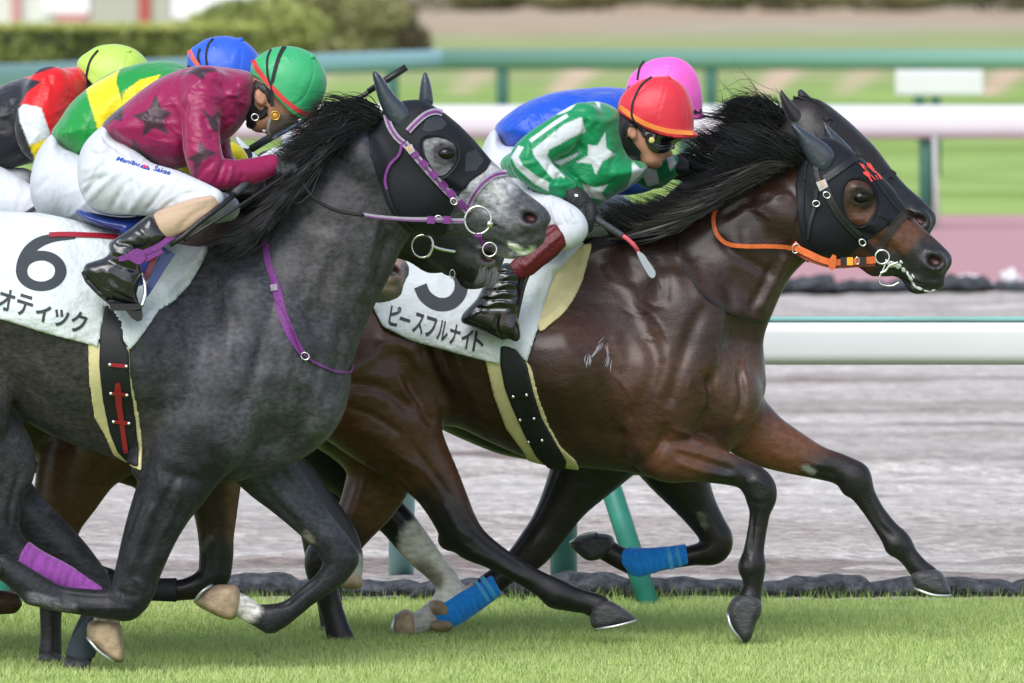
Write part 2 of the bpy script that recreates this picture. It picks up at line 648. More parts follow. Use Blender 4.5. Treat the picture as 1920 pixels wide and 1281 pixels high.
# ------------------------------------------------------------------ materials
MATS = {}
def mat(name, col=(0.5, 0.5, 0.5), rough=0.6, metal=0.0, spec=0.5, vcol=False, var=0.0, vscale=40.0, bump=0.0, bscale=200.0, stretch=(1, 1, 1), coat=0.0, sheen=0.0, alpha=1.0, trans=0.0, var2=0.0, v2scale=5.0, ior=1.45, detail=6.0, crough=0.1, bump2=0.0, b2scale=20.0, veins=0.0, veinscale=8.0, rvar=0.0):
    if name in MATS:
        return MATS[name]
    m = bpy.data.materials.new(name)
    m.use_nodes = True
    nt = m.node_tree
    b = nt.nodes['Principled BSDF']
    b.inputs['Roughness'].default_value = rough
    b.inputs['Metallic'].default_value = metal
    b.inputs['Specular IOR Level'].default_value = spec
    b.inputs['Coat Weight'].default_value = coat
    b.inputs['Coat Roughness'].default_value = crough
    b.inputs['Sheen Weight'].default_value = sheen
    b.inputs['Sheen Roughness'].default_value = 0.4
    b.inputs['Transmission Weight'].default_value = trans
    b.inputs['Alpha'].default_value = alpha
    b.inputs['IOR'].default_value = ior
    tc = nt.nodes.new('ShaderNodeTexCoord')
    mp = nt.nodes.new('ShaderNodeMapping'); mp.inputs['Scale'].default_value = stretch
    nt.links.new(tc.outputs['Object'], mp.inputs['Vector'])
    if vcol:
        src = nt.nodes.new('ShaderNodeAttribute'); src.attribute_name = 'col'; src = src.outputs['Color']
    else:
        rgb = nt.nodes.new('ShaderNodeRGB'); rgb.outputs[0].default_value = (*col, 1); src = rgb.outputs[0]
    def vary(src, amt, scale):
        n = nt.nodes.new('ShaderNodeTexNoise'); n.inputs['Scale'].default_value = scale; n.inputs['Detail'].default_value = detail
        nt.links.new(mp.outputs[0], n.inputs['Vector'])
        r = nt.nodes.new('ShaderNodeMapRange'); r.inputs['From Min'].default_value = 0.3; r.inputs['From Max'].default_value = 0.7
        r.inputs['To Min'].default_value = 1 - amt; r.inputs['To Max'].default_value = 1 + amt
        nt.links.new(n.outputs['Fac'], r.inputs['Value'])
        x = nt.nodes.new('ShaderNodeMixRGB'); x.blend_type = 'MULTIPLY'; x.inputs['Fac'].default_value = 1
        nt.links.new(src, x.inputs[1]); nt.links.new(r.outputs[0], x.inputs[2])
        return x.outputs[0]
    if var:
        src = vary(src, var, vscale)
    if var2:
        src = vary(src, var2, v2scale)
    nt.links.new(src, b.inputs['Base Color'])
    prev = None
    for amt, sc_ in ((bump, bscale), (bump2, b2scale)):
        if amt:
            n = nt.nodes.new('ShaderNodeTexNoise'); n.inputs['Scale'].default_value = sc_; n.inputs['Detail'].default_value = 4
            nt.links.new(mp.outputs[0], n.inputs['Vector'])
            bp = nt.nodes.new('ShaderNodeBump'); bp.inputs['Strength'].default_value = min(1, amt); bp.inputs['Distance'].default_value = 1.0 / sc_
            nt.links.new(n.outputs['Fac'], bp.inputs['Height'])
            if prev:
                nt.links.new(prev, bp.inputs['Normal'])
            prev = bp.outputs[0]
    if veins:
        n = nt.nodes.new('ShaderNodeTexNoise'); n.noise_type = 'RIDGED_MULTIFRACTAL'; n.inputs['Scale'].default_value = veinscale; n.inputs['Detail'].default_value = 3
        n.inputs['Distortion'].default_value = 0.6
        nt.links.new(mp.outputs[0], n.inputs['Vector'])
        bp = nt.nodes.new('ShaderNodeBump'); bp.inputs['Strength'].default_value = veins; bp.inputs['Distance'].default_value = 0.02
        nt.links.new(n.outputs['Fac'], bp.inputs['Height'])
        if prev:
            nt.links.new(prev, bp.inputs['Normal'])
        prev = bp.outputs[0]
    if rvar:
        n = nt.nodes.new('ShaderNodeTexNoise'); n.inputs['Scale'].default_value = 9; n.inputs['Detail'].default_value = 5
        nt.links.new(tc.outputs['Object'], n.inputs['Vector'])
        r = nt.nodes.new('ShaderNodeMapRange'); r.inputs['From Min'].default_value = 0.3; r.inputs['From Max'].default_value = 0.7
        r.inputs['To Min'].default_value = rough - rvar; r.inputs['To Max'].default_value = rough + rvar
        nt.links.new(n.outputs['Fac'], r.inputs['Value']); nt.links.new(r.outputs[0], b.inputs['Roughness'])
    if prev:
        nt.links.new(prev, b.inputs['Normal'])
    MATS[name] = m
    return m
# ------------------------------------------------------------------ setting
def YG(py):
    v = (640.5 - py) / FPX
    t = CAMH / (ST - v * CT)
    return t * (CT + v * ST)

def GX(px, py):
    return P(px, py, YG(py))[0]

def noise1(x, seed, octs=4):
    rg = np.random.RandomState(seed)
    o = 0
    for k in range(octs):
        o = o + np.sin(x * (1.7 ** k) + rg.rand() * 6.28) * 0.6 ** k
    return o

def vnoise(x, y, seed=0):
    """cheap 2-D value noise"""
    xi = np.floor(x).astype(np.int64); yi = np.floor(y).astype(np.int64)
    fx, fy = x - xi, y - yi
    fx = fx * fx * (3 - 2 * fx); fy = fy * fy * (3 - 2 * fy)
    def hsh(a, b):
        h = (a * 374761393 + b * 668265263 + seed * 974634777) & 0x7fffffff
        h = ((h ^ (h >> 13)) * 1274126177) & 0x7fffffff
        return ((h ^ (h >> 16)) & 0xffff) / 65535.0
    return (hsh(xi, yi) * (1 - fx) + hsh(xi + 1, yi) * fx) * (1 - fy) + (hsh(xi, yi + 1) * (1 - fx) + hsh(xi + 1, yi + 1) * fx) * fy

def sheet(name, x0, x1, ys, nx, zf, colf, m, label=None):
    xs = np.linspace(x0, x1, nx)
    X, Y = np.meshgrid(xs, np.array(ys))
    Z = zf(X, Y)
    V = np.stack([X, Y, Z], -1).reshape(-1, 3)
    ny = len(ys)
    a = (np.arange(ny - 1)[:, None] * nx + np.arange(nx - 1)[None, :]).ravel()
    Q = np.stack([a, a + 1, a + nx + 1, a + nx], 1)
    c = None
    if colf:
        c = colf(X, Y).reshape(-1, 3)
    o = mk(name, V, Q, m, None, True, c)
    o['kind'] = 'structure'
    return o

def mixc(a, b, t):
    return np.array(a) * (1 - t[..., None]) + np.array(b) * t[..., None]

def mixc2(g, c, m):
    return g * (1 - m[..., None]) + np.array(c) * m[..., None]

Y_T, Y_D, Y_K, Y_L = YG(1127), YG(548), YG(404), YG(150)
m_turf = mat('turf soil', (0.20, 0.31, 0.06), 0.9, vcol=False, var=0.35, vscale=6, bump=0.6, bscale=30)
m_dirt = mat('track dirt', rough=0.95, spec=0.2, vcol=True, var=0.30, vscale=26.0, bump=1.0, bscale=24, stretch=(0.45, 1, 1), var2=0.22, v2scale=90, bump2=0.8, b2scale=60)
m_pink = mat('pink rubber', (0.46, 0.24, 0.26), 0.85, var=0.06, vscale=2)
m_lawn = mat('lawn', rough=0.9, spec=0.2, vcol=True, var=0.22, vscale=0.8, stretch=(0.5, 1, 1), var2=0.2, v2scale=9)
m_ground = mat('base ground', (0.12, 0.16, 0.05), 0.95)

o = sheet('ground', -300, 300, [20, 120, 500, 900], 4, lambda X, Y: X * 0 - 0.06, None, m_ground)
o = sheet('turf_course', -12, 12, np.linspace(34, Y_T, 60), 90, lambda X, Y: 0.012 * (vnoise(X * 2, Y * 2, 3) - 0.5), None, m_turf)

dz_cache = {}
def dirt_z(X, Y):
    w = Y + 0.12 * (vnoise(X * 0.25, Y * 0.5, 5) - 0.5) + 0.06 * (vnoise(X * 1.3, Y * 1.5, 6) - 0.5)
    r = np.sin(w * 2 * math.pi / 1.55) * 0.5 + 0.5 * np.sin(w * 2 * math.pi / 0.62 + 1.0)
    r = r * (0.35 + 0.65 * vnoise(X * 0.3, Y * 0.8, 8))
    fine = 0.6 * (vnoise(X * 1.1, Y * 3.6, 9) - 0.5) + 0.4 * (vnoise(X * 5, Y * 8, 10) - 0.5)
    f = np.clip((Y - Y_T) / 0.6, 0, 1)
    return f * (0.026 * r + 0.070 * fine * (0.4 + vnoise(X * 0.15, Y * 0.4, 12))) - 0.01
def dirt_c(X, Y):
    n = vnoise(X * 0.07, Y * 1.9, 20) * 0.35 + vnoise(X * 0.35, Y * 6.5, 21) * 0.35 + vnoise(X * 1.6, Y * 9.0, 27) * 0.3
    n2 = vnoise(X * 0.04, Y * 0.5, 22)
    t = np.clip((n * 0.65 + n2 * 0.35 - 0.30) * 2.0, 0, 1)
    c = mixc((0.38, 0.34, 0.315), (0.61, 0.575, 0.55), t)
    w = Y + 0.12 * (vnoise(X * 0.2, Y * 0.5, 5) - 0.5) + 0.08 * (vnoise(X * 1.3, Y * 1.5, 6) - 0.5)
    ln = np.clip((vnoise(X * 0.10, w * 3.6, 25) - 0.58) * 4, 0, 1) * np.clip((vnoise(X * 0.5, w * 1.1, 26) - 0.2) * 2, 0, 1)  # dark lines painted in for the shading that the low furrow relief lacks
    return mixc2(c, (0.17, 0.13, 0.115), ln * 0.8)
ys = []
y = Y_T
while y < Y_D:
    ys.append(y); y += max(0.04, (y - 40) * 0.0024 + 0.034)
ys.append(Y_D)
sheet('dirt_track', -9, 9, ys, 240, dirt_z, dirt_c, m_dirt)
sheet('dirt_track_outer', -60, -9.0, np.linspace(Y_T, Y_D, 120), 60, dirt_z, dirt_c, m_dirt)
sheet('dirt_track_outer', 9.0, 60, np.linspace(Y_T, Y_D, 120), 60, dirt_z, dirt_c, m_dirt)
sheet('pink_path', -60, 60, np.linspace(Y_D, Y_K, 6), 8, lambda X, Y: X * 0 + 0.004, None, m_pink)

def lawn_z(X, Y):
    return 0.010 + 0.05 * (vnoise(X * 0.5, Y * 0.5, 31) - 0.5)
def lawn_c(X, Y):
    n = vnoise(X * 0.10, Y * 0.30, 33) * 0.6 + vnoise(X * 0.5, Y * 1.2, 34) * 0.4
    g = mixc((0.19, 0.29, 0.05), (0.34, 0.48, 0.14), np.clip((n - 0.25) * 2, 0, 1))
    far = np.clip((Y - 205) / 20, 0, 1)
    g = g * (1 - far[..., None]) + mixc((0.24, 0.29, 0.10), (0.36, 0.40, 0.18), n) * far[..., None]
    px, py = PX(X, Y, X * 0)
    # worn bare strips that cross the grass between the two far rails
    for x0 in (1105, 1490, 1640, 1910, 920, 620, 2100):
        c = x0 - (py - 120) * 1.05
        w = 38 - (py - 120) * 0.25
        m = np.clip(1.4 - np.abs(px - c) / np.maximum(w, 4), 0, 1) * ((py > 108) & (py < 178)) * (0.95 if x0 in (1490, 1910, 1105) else 0.55)
        g = mixc2(g, (0.60, 0.43, 0.31), m)
    b = np.clip((70 - py + 22 * (vnoise(X * 0.07, Y * 0.015, 37) - 0.5)) / 22, 0, 1)
    bn = vnoise(X * 0.12, Y * 0.02, 38)[..., None]
    g = g * (1 - b[..., None]) + (np.array((0.42, 0.30, 0.20)) * (1 - bn) + np.array((0.40, 0.36, 0.27)) * bn) * b[..., None]
    return g
sheet('infield_outer', -90, -24, list(np.linspace(Y_K, 700, 60)), 20, lawn_z, lawn_c, m_lawn)
sheet('infield_outer', 24, 90, list(np.linspace(Y_K, 700, 60)), 20, lawn_z, lawn_c, m_lawn)
sheet('infield_grass', -24, 24, list(np.linspace(Y_K, 170, 30)) + list(np.linspace(171, 300, 70)) + list(np.linspace(304, 700, 60)), 230, lawn_z, lawn_c, m_lawn)

# ---- near turf blades (uncountable)
rg = np.random.RandomState(4)
def blades(name, n, x0, x1, y0, y1, h0, h1, w, cols, dens=None, seed=1, lean=0.5):
    rg = np.random.RandomState(seed)
    x = rg.uniform(x0, x1, n); y = rg.uniform(y0, y1, n)
    hh = rg.uniform(h0, h1, n) * (0.6 + 0.8 * vnoise(x * 2.5, y * 2.5, seed + 3))
    a = rg.uniform(0, 2 * math.pi, n)
    lx, ly = rg.randn(n) * lean * hh, rg.randn(n) * lean * hh
    wx, wy = np.cos(a) * w / 2, np.sin(a) * w / 2
    V = np.zeros((n, 3, 3))
    V[:, 0] = np.stack([x - wx, y - wy, x * 0 - 0.004], 1)
    V[:, 1] = np.stack([x + wx, y + wy, x * 0 - 0.004], 1)
    V[:, 2] = np.stack([x + lx, y + ly, hh], 1)
    T = (np.arange(n) * 3)[:, None] + np.array([[0, 1, 2]])
    t = rg.rand(n) * 0.6 + 0.4 * vnoise(x * 0.8, y * 1.2, seed + 9)
    t = np.clip(t, 0, 1)
    c = mixc(cols[0], cols[1], t)
    dry = rg.rand(n) < 0.05
    c[dry] = cols[2]
    C = np.repeat(c, 3, axis=0)
    o = mk(name, V.reshape(-1, 3), T, mat('grass blade', rough=0.55, spec=0.25, vcol=True), None, False, C)
    return o
gc = ((0.30, 0.42, 0.10), (0.52, 0.60, 0.25), (0.55, 0.56, 0.30))
o = blades('turf_grass', 270000, -2.7, 2.7, 39.2, Y_T + 0.05, 0.008, 0.027, 0.0042, gc, seed=2)
tag(o, kind='stuff', label='short bright green racing turf in the foreground', cat='grass')
o = blades('rough_grass', 6000, -6, 6, Y_T - 0.25, Y_T + 0.1, 0.02, 0.06, 0.003, ((0.20, 0.33, 0.06), (0.36, 0.50, 0.14), (0.52, 0.48, 0.26)), seed=7, lean=0.35)
tag(o, kind='stuff', label='longer seeding grass along the edge of the turf', cat='grass')

# ---- dark rounded kerb cushions between turf and dirt
def lump(name, xa, xb, Y, H, D, m, seed, group, label):
    nx, nt = 26, 12
    rg = np.random.RandomState(seed)
    V = []; Fc = []
    a0, a1, a2 = rg.uniform(-0.18, 0.18, 3)
    for i in range(nx):
        u = i / (nx - 1)
        prof = max(0.02, 1 - abs(2 * u - 1) ** 5) ** 0.5
        hh = H * prof * (1 + a0 * math.sin(u * 5 + a1 * 9) + 0.06 * math.sin(u * 23 + seed))
        for j in range(nt):
            t = math.pi * 2 * j / nt
            k = 1 + 0.07 * math.sin(t * 3 + u * 11 + seed) + 0.05 * rg.randn() * 0.4
            V.append((xa + (xb - xa) * u, Y + D * math.cos(t) * k * (0.5 + 0.5 * prof), max(-0.02, hh * 0.5 + hh * 0.5 * math.sin(t) * k)))
    for i in range(nx - 1):
        for j in range(nt):
            j2 = (j + 1) % nt
            Fc.append((i * nt + j, (i + 1) * nt + j, (i + 1) * nt + j2, i * nt + j2))
    Fc.append(tuple(range(nt))); Fc.append(tuple((nx - 1) * nt + j for j in range(nt))[::-1])
    o = mk(name, V, Fc, m)
    return tag(o, label, 'kerb cushion', group)
m_lump = mat('dark cushion', (0.050, 0.056, 0.066), 0.9, var=0.7, vscale=22, bump=0.8, bscale=25, var2=0.25, v2scale=60)
ORD = ['first', 'second', 'third', 'fourth', 'fifth', 'sixth', 'seventh', 'eighth', 'ninth', 'tenth', 'eleventh', 'twelfth', 'thirteenth', 'fourteenth', 'fifteenth', 'sixteenth', 'seventeenth', 'eighteenth', 'nineteenth', 'twentieth'] + ['far-right %s' % w for w in ('first', 'second', 'third', 'fourth', 'fifth', 'sixth', 'seventh', 'eighth', 'ninth', 'tenth')]
FI = 0
edges = [-560, -330, -90, 120, 300, 560, 790, 960, 1190, 1430, 1620, 1905, 2150, 2420]
for i in range(len(edges) - 1):
    Yl = YG(1121) + 0.05 * (i % 3)
    H = 0.070 + 0.016 * ((i * 7) % 5) / 4
    lump('kerb_cushion', P(edges[i] - 22, 1108, Yl)[0], P(edges[i + 1] + 22, 1108, Yl)[0], Yl, H, 0.10, m_lump, i + 3,
         'dark cushions along the turf edge', '%s dark kerb cushion from the left in the row between turf and dirt' % ORD[i])
Yl = YG(548)
for i in range(16):
    a = 1180 + i * 98 - 60 * 0
    lump('kerb_cushion', P(a - 1400, 548, Yl)[0] + 0.0, P(a - 1400 + 106, 548, Yl)[0], Yl, 0.10, 0.14, m_lump, i + 40,
         'dark cushions along the far edge of the dirt', '%s dark kerb cushion from the left in the blurred row' % ORD[FI])
    FI += 1
for i in range(14):
    a = 1268 + i * 98
    lump('kerb_cushion', P(a, 548, Yl)[0], P(a + 106, 548, Yl)[0], Yl, 0.085 + 0.02 * (i % 3), 0.14, m_lump, i + 60,
         'dark cushions along the far edge of the dirt', '%s dark kerb cushion from the left in the blurred row' % ORD[FI])
    FI += 1
# white flower clumps on the pink strip
m_fl = mat('white petals', (0.8, 0.78, 0.8), 0.8)
def flower_clump(px, py, w, h, label):
    Yc = YG(py)
    c = P(px, py, Yc); k = MPP(Yc)
    rg = np.random.RandomState(int(px))
    V = []; Fc = []
    for i in range(160):
        a = rg.rand() * 6.28; r = math.sqrt(rg.rand())
        x, y, z = c[0] + w / 2 * k * r * math.cos(a), Yc + 0.15 * rg.randn(), abs(h * k * (1 - r * r) * rg.rand()) + 0.01
        s = 0.02 + 0.02 * rg.rand()
        u = rg.randn(3); u /= np.linalg.norm(u); v = np.cross(u, rg.randn(3)); v /= np.linalg.norm(v)
        b = len(V); p = np.array((x, y, z))
        V += [tuple(p + u * s), tuple(p + v * s), tuple(p - u * s), tuple(p - v * s)]
        Fc.append((b, b + 1, b + 2, b + 3))
    return tag(mk('flower_clump', V, Fc, m_fl, None, False), label, 'flowers', kind='stuff')
flower_clump(1820, 543, 110, 26, 'white flower clump by the pink strip, low and wide beside the horse muzzle')
flower_clump(1893, 545, 46, 42, 'white flower clump by the pink strip, tall one at the right edge')

# ---- rails
m_white = mat('white plastic', (0.62, 0.63, 0.645), 0.35, spec=0.5, var=0.02, vscale=3)
m_teal = mat('teal paint', (0.025, 0.21, 0.155), 0.45, var=0.2, vscale=8)
m_tealpale = mat('weathered teal paint', (0.20, 0.42, 0.40), 0.45, var=0.1, vscale=2)
m_tealdk = mat('dark green paint', (0.03, 0.12, 0.085), 0.5, var=0.1, vscale=4)
def beam_raw(pts, prof):
    """pts: world centre line, prof: list of (dy, dz)"""
    V = []; Fc = []
    n = len(prof)
    for p in pts:
        for (dy, dz) in prof:
            V.append((p[0], p[1] + dy, p[2] + dz))
    for i in range(len(pts) - 1):
        for k in range(n):
            k2 = (k + 1) % n
            Fc.append((i * n + k, i * n + k2, (i + 1) * n + k2, (i + 1) * n + k))
    Fc.append(tuple(range(n))); Fc.append(tuple((len(pts) - 1) * n + k for k in range(n))[::-1])
    return V, Fc
def rprof(w, h, r, n=6):
    out = []
    for cx, cz, a0 in ((w / 2 - r, h / 2 - r, 0), (-w / 2 + r, h / 2 - r, 90), (-w / 2 + r, -h / 2 + r, 180), (w / 2 - r, -h / 2 + r, 270)):
        for i in range(n):
            a = math.radians(a0 + 90 * i / (n - 1))
            out.append((cx + r * math.cos(a), cz + r * math.sin(a)))
    return out
Yn = YG(1128) + 0.25
ra = empty('running_rail', (0, Yn, 0), 'white running rail with teal cap on green posts, nearest one behind the horses', 'rail')
zt, zb = P(960, 602, Yn)[2], P(960, 684, Yn)[2]
V, Fc = beam_raw([(-14, Yn, (zt + zb) / 2), (14, Yn, (zt + zb) / 2)], rprof(0.13, zt - zb, 0.045))
mk('rail_beam', V, Fc, m_white, ra)
V, Fc = beam_raw([(-14, Yn, zt + 0.008), (14, Yn, zt + 0.008)], rprof(0.09, 0.016, 0.006))
mk('rail_cap', V, Fc, m_tealpale, ra)
def post_line(a, b, r, m, parent, name='post'):
    return tube(name, [a, tuple((np.array(a) + np.array(b)) / 2), b], r, m, parent, 16)
for (xt, xb_, pyb, m, r) in ((1060, 1222, 1136, m_teal, 0.040), (1057, 1057, 1092, m_teal, 0.052), (757, 752, 1076, m_tealpale, 0.050), (-150, 12, 1136, m_teal, 0.040), (1900 + 370, 1900 + 532, 1136, m_teal, 0.040), (1900 + 370, 2270, 1092, m_teal, 0.052)):
    yb = YG(pyb)
    b = P(xb_, pyb, yb); t = P(xt, 650, Yn + 0.09)
    post_line((b[0], b[1], -0.03), (t[0], t[1], t[2]), r, m, ra)
# far white rail
Yf = YG(430)
rb = empty('running_rail', (0, Yf, 0), 'broad white rail on green posts, out of focus behind the helmets', 'rail')
zt, zb = P(960, 197, Yf)[2], P(960, 260, Yf)[2]
V, Fc = beam_raw([(-45, Yf, (zt + zb) / 2), (45, Yf, (zt + zb) / 2)], rprof(0.25, zt - zb, 0.11))
mk('rail_beam', V, Fc, m_white, rb)
for x in (-515, -65, 385, 835, 1285, 1737, 2185, 2635):
    a = P(x, 430, Yf)
    po = post_line((a[0], Yf + 0.05, -0.02), (a[0], Yf + 0.05, (zt + zb) / 2), 0.062, m_tealdk, rb)
a = P(1757, 440, Yf - 0.15)
po = post_line((a[0], a[1], -0.02), (a[0] - 0.02, a[1] + 0.05, zb + 0.02), 0.022, mat('grey pipe', (0.45, 0.45, 0.44), 0.5), rb, 'drain_pipe')
# green rail
Yr = YG(262)
rc = empty('tubular_rail', (0, Yr, 0), 'pale green tubular rail bending nearer at the left, farthest of the three', 'rail')
zc = P(960, 112, Yr)[2]
pl = []
for x, yy in ((3200, Yr), (830, Yr), (0, YG(262) * 3.13 / 3.56), (-900, YG(262) * 2.7 / 3.56)):
    kx = P(x, 300, yy)
    pl.append((kx[0], yy, zc))
V, Fc = beam_raw([pl[0], pl[1]][::-1], rprof(0.25, 0.25, 0.11))
mk('rail_tube', V, Fc, mat('grey green paint', (0.17, 0.33, 0.27), 0.5), rc)
V, Fc = beam_raw([pl[1], pl[2], pl[3]][::-1], rprof(0.25, 0.25, 0.11))
mk('rail_tube', V, Fc, mat('pale blue green paint', (0.24, 0.42, 0.47), 0.5), rc)
for x in (2115, 1724, 1333, 942):
    a = P(x, 200, Yr)
    post_line((a[0], Yr, 0), (a[0], Yr, zc), 0.078, m_tealdk, rc)
for x, yy in ((735, 155.0), (551, 150.5), (300, 145), (60, 139.5)):
    a = P(x, 200, yy * Yr / 157.0)
    post_line((a[0], a[1], 0), (a[0], a[1], zc), 0.078, m_tealdk, rc)
# white box on a post
Yw = YG(330)
sg = empty('marker_box', P(1760, 330, Yw), 'white rounded box on a dark post above the far rail', 'marker')
a, b = P(1679, 181, Yw), P(1842, 131, Yw)
V, Fc = beam_raw([(a[0], Yw, (a[2] + b[2]) / 2), (b[0], Yw, (a[2] + b[2]) / 2)], rprof(0.2, b[2] - a[2], 0.04))
mk('box', V, Fc, m_white, sg, smooth=False)
a = P(1754, 330, Yw)
post_line((a[0], Yw, 0), (a[0], Yw, P(1754, 182, Yw)[2]), 0.055, m_tealdk, sg)

# ---- hedge, shrubs, trees, building
def leafmass(name, boxes, n, size, cols, m, parent=None, seed=1):
    """leaf faces through the outer part of ellipsoidal clumps: boxes (x, y, z, rx, ry, rz)"""
    rg = np.random.RandomState(seed)
    B = np.array(boxes)
    k = rg.choice(len(B), n, p=(B[:, 3] * B[:, 5]) / (B[:, 3] * B[:, 5]).sum())
    d = rg.randn(n, 3); d /= np.linalg.norm(d, axis=1, keepdims=True)
    r = 1 - 0.35 * rg.rand(n) ** 2 + 0.10 * rg.randn(n) * 0.6
    c = B[k, :3] + d * B[k, 3:] * r[:, None]
    c[:, 2] = np.maximum(c[:, 2], 0.02)
    s = size * (0.5 + rg.rand(n))
    u = rg.randn(n, 3); u /= np.linalg.norm(u, axis=1, keepdims=True)
    v = np.cross(u, rg.randn(n, 3)); v /= np.linalg.norm(v, axis=1, keepdims=True)
    V = np.stack([c + u * s[:, None], c + v * s[:, None] * .5, c - u * s[:, None], c - v * s[:, None] * .5], 1).reshape(-1, 3)
    Q = (np.arange(n) * 4)[:, None] + np.arange(4)[None]
    t = np.clip(rg.rand(n) * 0.5 + 0.5 * (rg.rand(len(B))[k]), 0, 1)
    C = np.repeat(mixc(cols[0], cols[1], t), 4, axis=0)
    return mk(name, V, Q, m, parent, False, C)
m_leaf = mat('leaves', rough=0.6, spec=0.2, vcol=True)
m_bark = mat('bark', (0.10, 0.07, 0.05), 0.9, bump=0.5, bscale=20)
Yh = YG(128)
kh = MPP(Yh)
def hedge():
    x0, x1 = P(-700, 128, Yh)[0], P(470, 128, Yh)[0]
    H = P(0, 48, Yh)[2]
    h = empty('clipped_hedge', ((x0 + x1) / 2, Yh, 0), 'long clipped hedge with a top coloured as if sunlit behind the left riders', 'hedge')
    bx = []
    rg = np.random.RandomState(3)
    n = int((x1 - x0) / 0.55)
    for i in range(n):
        for z in (0.25, 0.55):
            bx.append((x0 + (x1 - x0) * (i + .5) / n, Yh + 0.4 * rg.rand(), z * H, 0.55, 0.5, 0.42 * H))
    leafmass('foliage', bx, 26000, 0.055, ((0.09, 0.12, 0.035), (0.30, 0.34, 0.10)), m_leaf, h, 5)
    V, Fc = beam_raw([(x0, Yh + .2, H * .42), (x1, Yh + .2, H * .42)], rprof(0.5, H * 0.75, 0.1))
    mk('branches', V, Fc, mat('hedge core', (0.03, 0.045, 0.015), 0.9), h)
    top = []
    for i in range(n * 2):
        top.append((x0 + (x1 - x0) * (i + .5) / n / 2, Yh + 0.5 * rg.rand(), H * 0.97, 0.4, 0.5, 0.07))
    leafmass('sun_tinted_leaves', top, 12000, 0.05, ((0.34, 0.40, 0.10), (0.58, 0.60, 0.20)), m_leaf, h, 6)  # brighter leaf colours put the sunlight on the hedge top
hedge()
def shrub(px, base, w, h, cols, label, seed, name='shrub', group=None, n=9000, cat='shrub'):
    Ys = YG(base); k = MPP(Ys)
    x = P(px, base, Ys)[0]
    e = empty(name, (x, Ys, 0), label, cat, group)
    rg = np.random.RandomState(seed)
    bx = []
    W, H = w * k, h * k
    for i in range(16):
        a = rg.uniform(-1, 1); zz = rg.uniform(0.15, 0.8) * (1 - 0.45 * abs(a))
        bx.append((x + a * W * 0.36, Ys + rg.uniform(-.3, .3) * W * .3, H * zz, W * rg.uniform(.14, .26), W * .2, H * rg.uniform(.14, .26)))
    leafmass('crown', bx, n, 0.07, cols, m_leaf, e, seed)
    for q in range(4):
        a = rg.uniform(-.3, .3) * W
        tube('trunk', [(x + a * .2, Ys, 0), (x + a * .6, Ys + .05, H * .35), (x + a, Ys, H * .7)], [0.05, 0.035, 0.015], m_bark, e, 6)
shrub(470, 124, 300, 150, ((0.17, 0.21, 0.06), (0.42, 0.46, 0.15)), 'bright olive shrub at the right end of the hedge', 11, n=11000)
shrub(590, 118, 330, 210, ((0.15, 0.16, 0.065), (0.34, 0.34, 0.15)), 'wide olive shrub behind the blue and green helmets', 12, n=12000)
shrub(705, 116, 180, 250, ((0.08, 0.075, 0.05), (0.20, 0.17, 0.10)), 'dark brownish shrub above the bend of the green rail', 13, n=9000)
for i, (px, w, c) in enumerate(((900, 300, 0), (1130, 260, 1), (1390, 300, 0), (1620, 260, 1), (1860, 320, 0), (2150, 300, 1), (650, 300, 0))):
    shrub(px, 22, w * 1.0, 56, (((0.06, 0.065, 0.03), (0.17, 0.17, 0.07)), ((0.10, 0.10, 0.045), (0.26, 0.23, 0.11)))[c],
          '%s low scrub bush from the left along the top edge of the photo' % ORD[(1, 2, 3, 4, 5, 6, 0)[i]], 20 + i, 'shrub', 'scrub bushes along the top edge', 5000)
# pale building far behind the hedge
Yb = YG(60)
bd = empty('building', P(180, 60, Yb)[:2] + (0,), 'pale low building with brick red columns behind the hedge', 'building')
kb = MPP(Yb)
def bx_(name, x0, x1, y0, y1, m, d0=0.0, d1=0.4):
    a, b = P(x0, y0, Yb), P(x1, y1, Yb)
    return boxm(name, (a[0], Yb + d0, b[2]), (b[0], Yb + d1, a[2]), m, bd)
m_pale = mat('pale render', (0.62, 0.64, 0.60), 0.8)
m_wht = mat('white panel', (0.85, 0.86, 0.9), 0.7)
m_gry = mat('grey louvre', (0.40, 0.40, 0.34), 0.8)
m_brk = mat('brick red paint', (0.40, 0.09, 0.07), 0.8)
m_pnk = mat('dull pink paint', (0.50, 0.25, 0.25), 0.8)
bx_('wall', -500, 470, -140, 62, m_pale, 0.4, 6)
bx_('column', 20, 38, -120, 62, m_pnk, 0.2, 0.38)
bx_('panel', 82, 166, -120, 24, m_wht, 0.2, 0.38)
bx_('plinth', 105, 166, 25, 62, m_pnk, 0.2, 0.38)
bx_('louvre', 170, 259, -120, 62, m_gry, 0.2, 0.38)
bx_('column', 260, 281, -120, 62, m_brk, 0.1, 0.38)
bx_('louvre', 283, 320, -120, 62, m_gry, 0.2, 0.38)
bx_('panel', 322, 440, -120, 34, m_wht, 0.2, 0.38)
bx_('roof', -540, 500, -160, -141, m_gry, -0.6, 7)
# ------------------------------------------------------------------ lettering
def glyph_mesh(s, bold=0.0, shear=0.0):
    cu = bpy.data.curves.new('glyph', 'FONT')
    cu.body = s; cu.size = 1.0; cu.offset = bold; cu.resolution_u = 3; cu.shear = shear
    cu.fill_mode = 'FRONT'
    o = bpy.data.objects.new('glyph', cu)
    SC.collection.objects.link(o)
    dg = bpy.context.evaluated_depsgraph_get()
    me = bpy.data.meshes.new_from_object(o.evaluated_get(dg))
    V = [tuple(v.co)[:2] for v in me.vertices]; Fc = [list(p.vertices) for p in me.polygons]
    bpy.data.objects.remove(o); bpy.data.curves.remove(cu); bpy.data.meshes.remove(me)
    return np.array(V).reshape(-1, 2), Fc

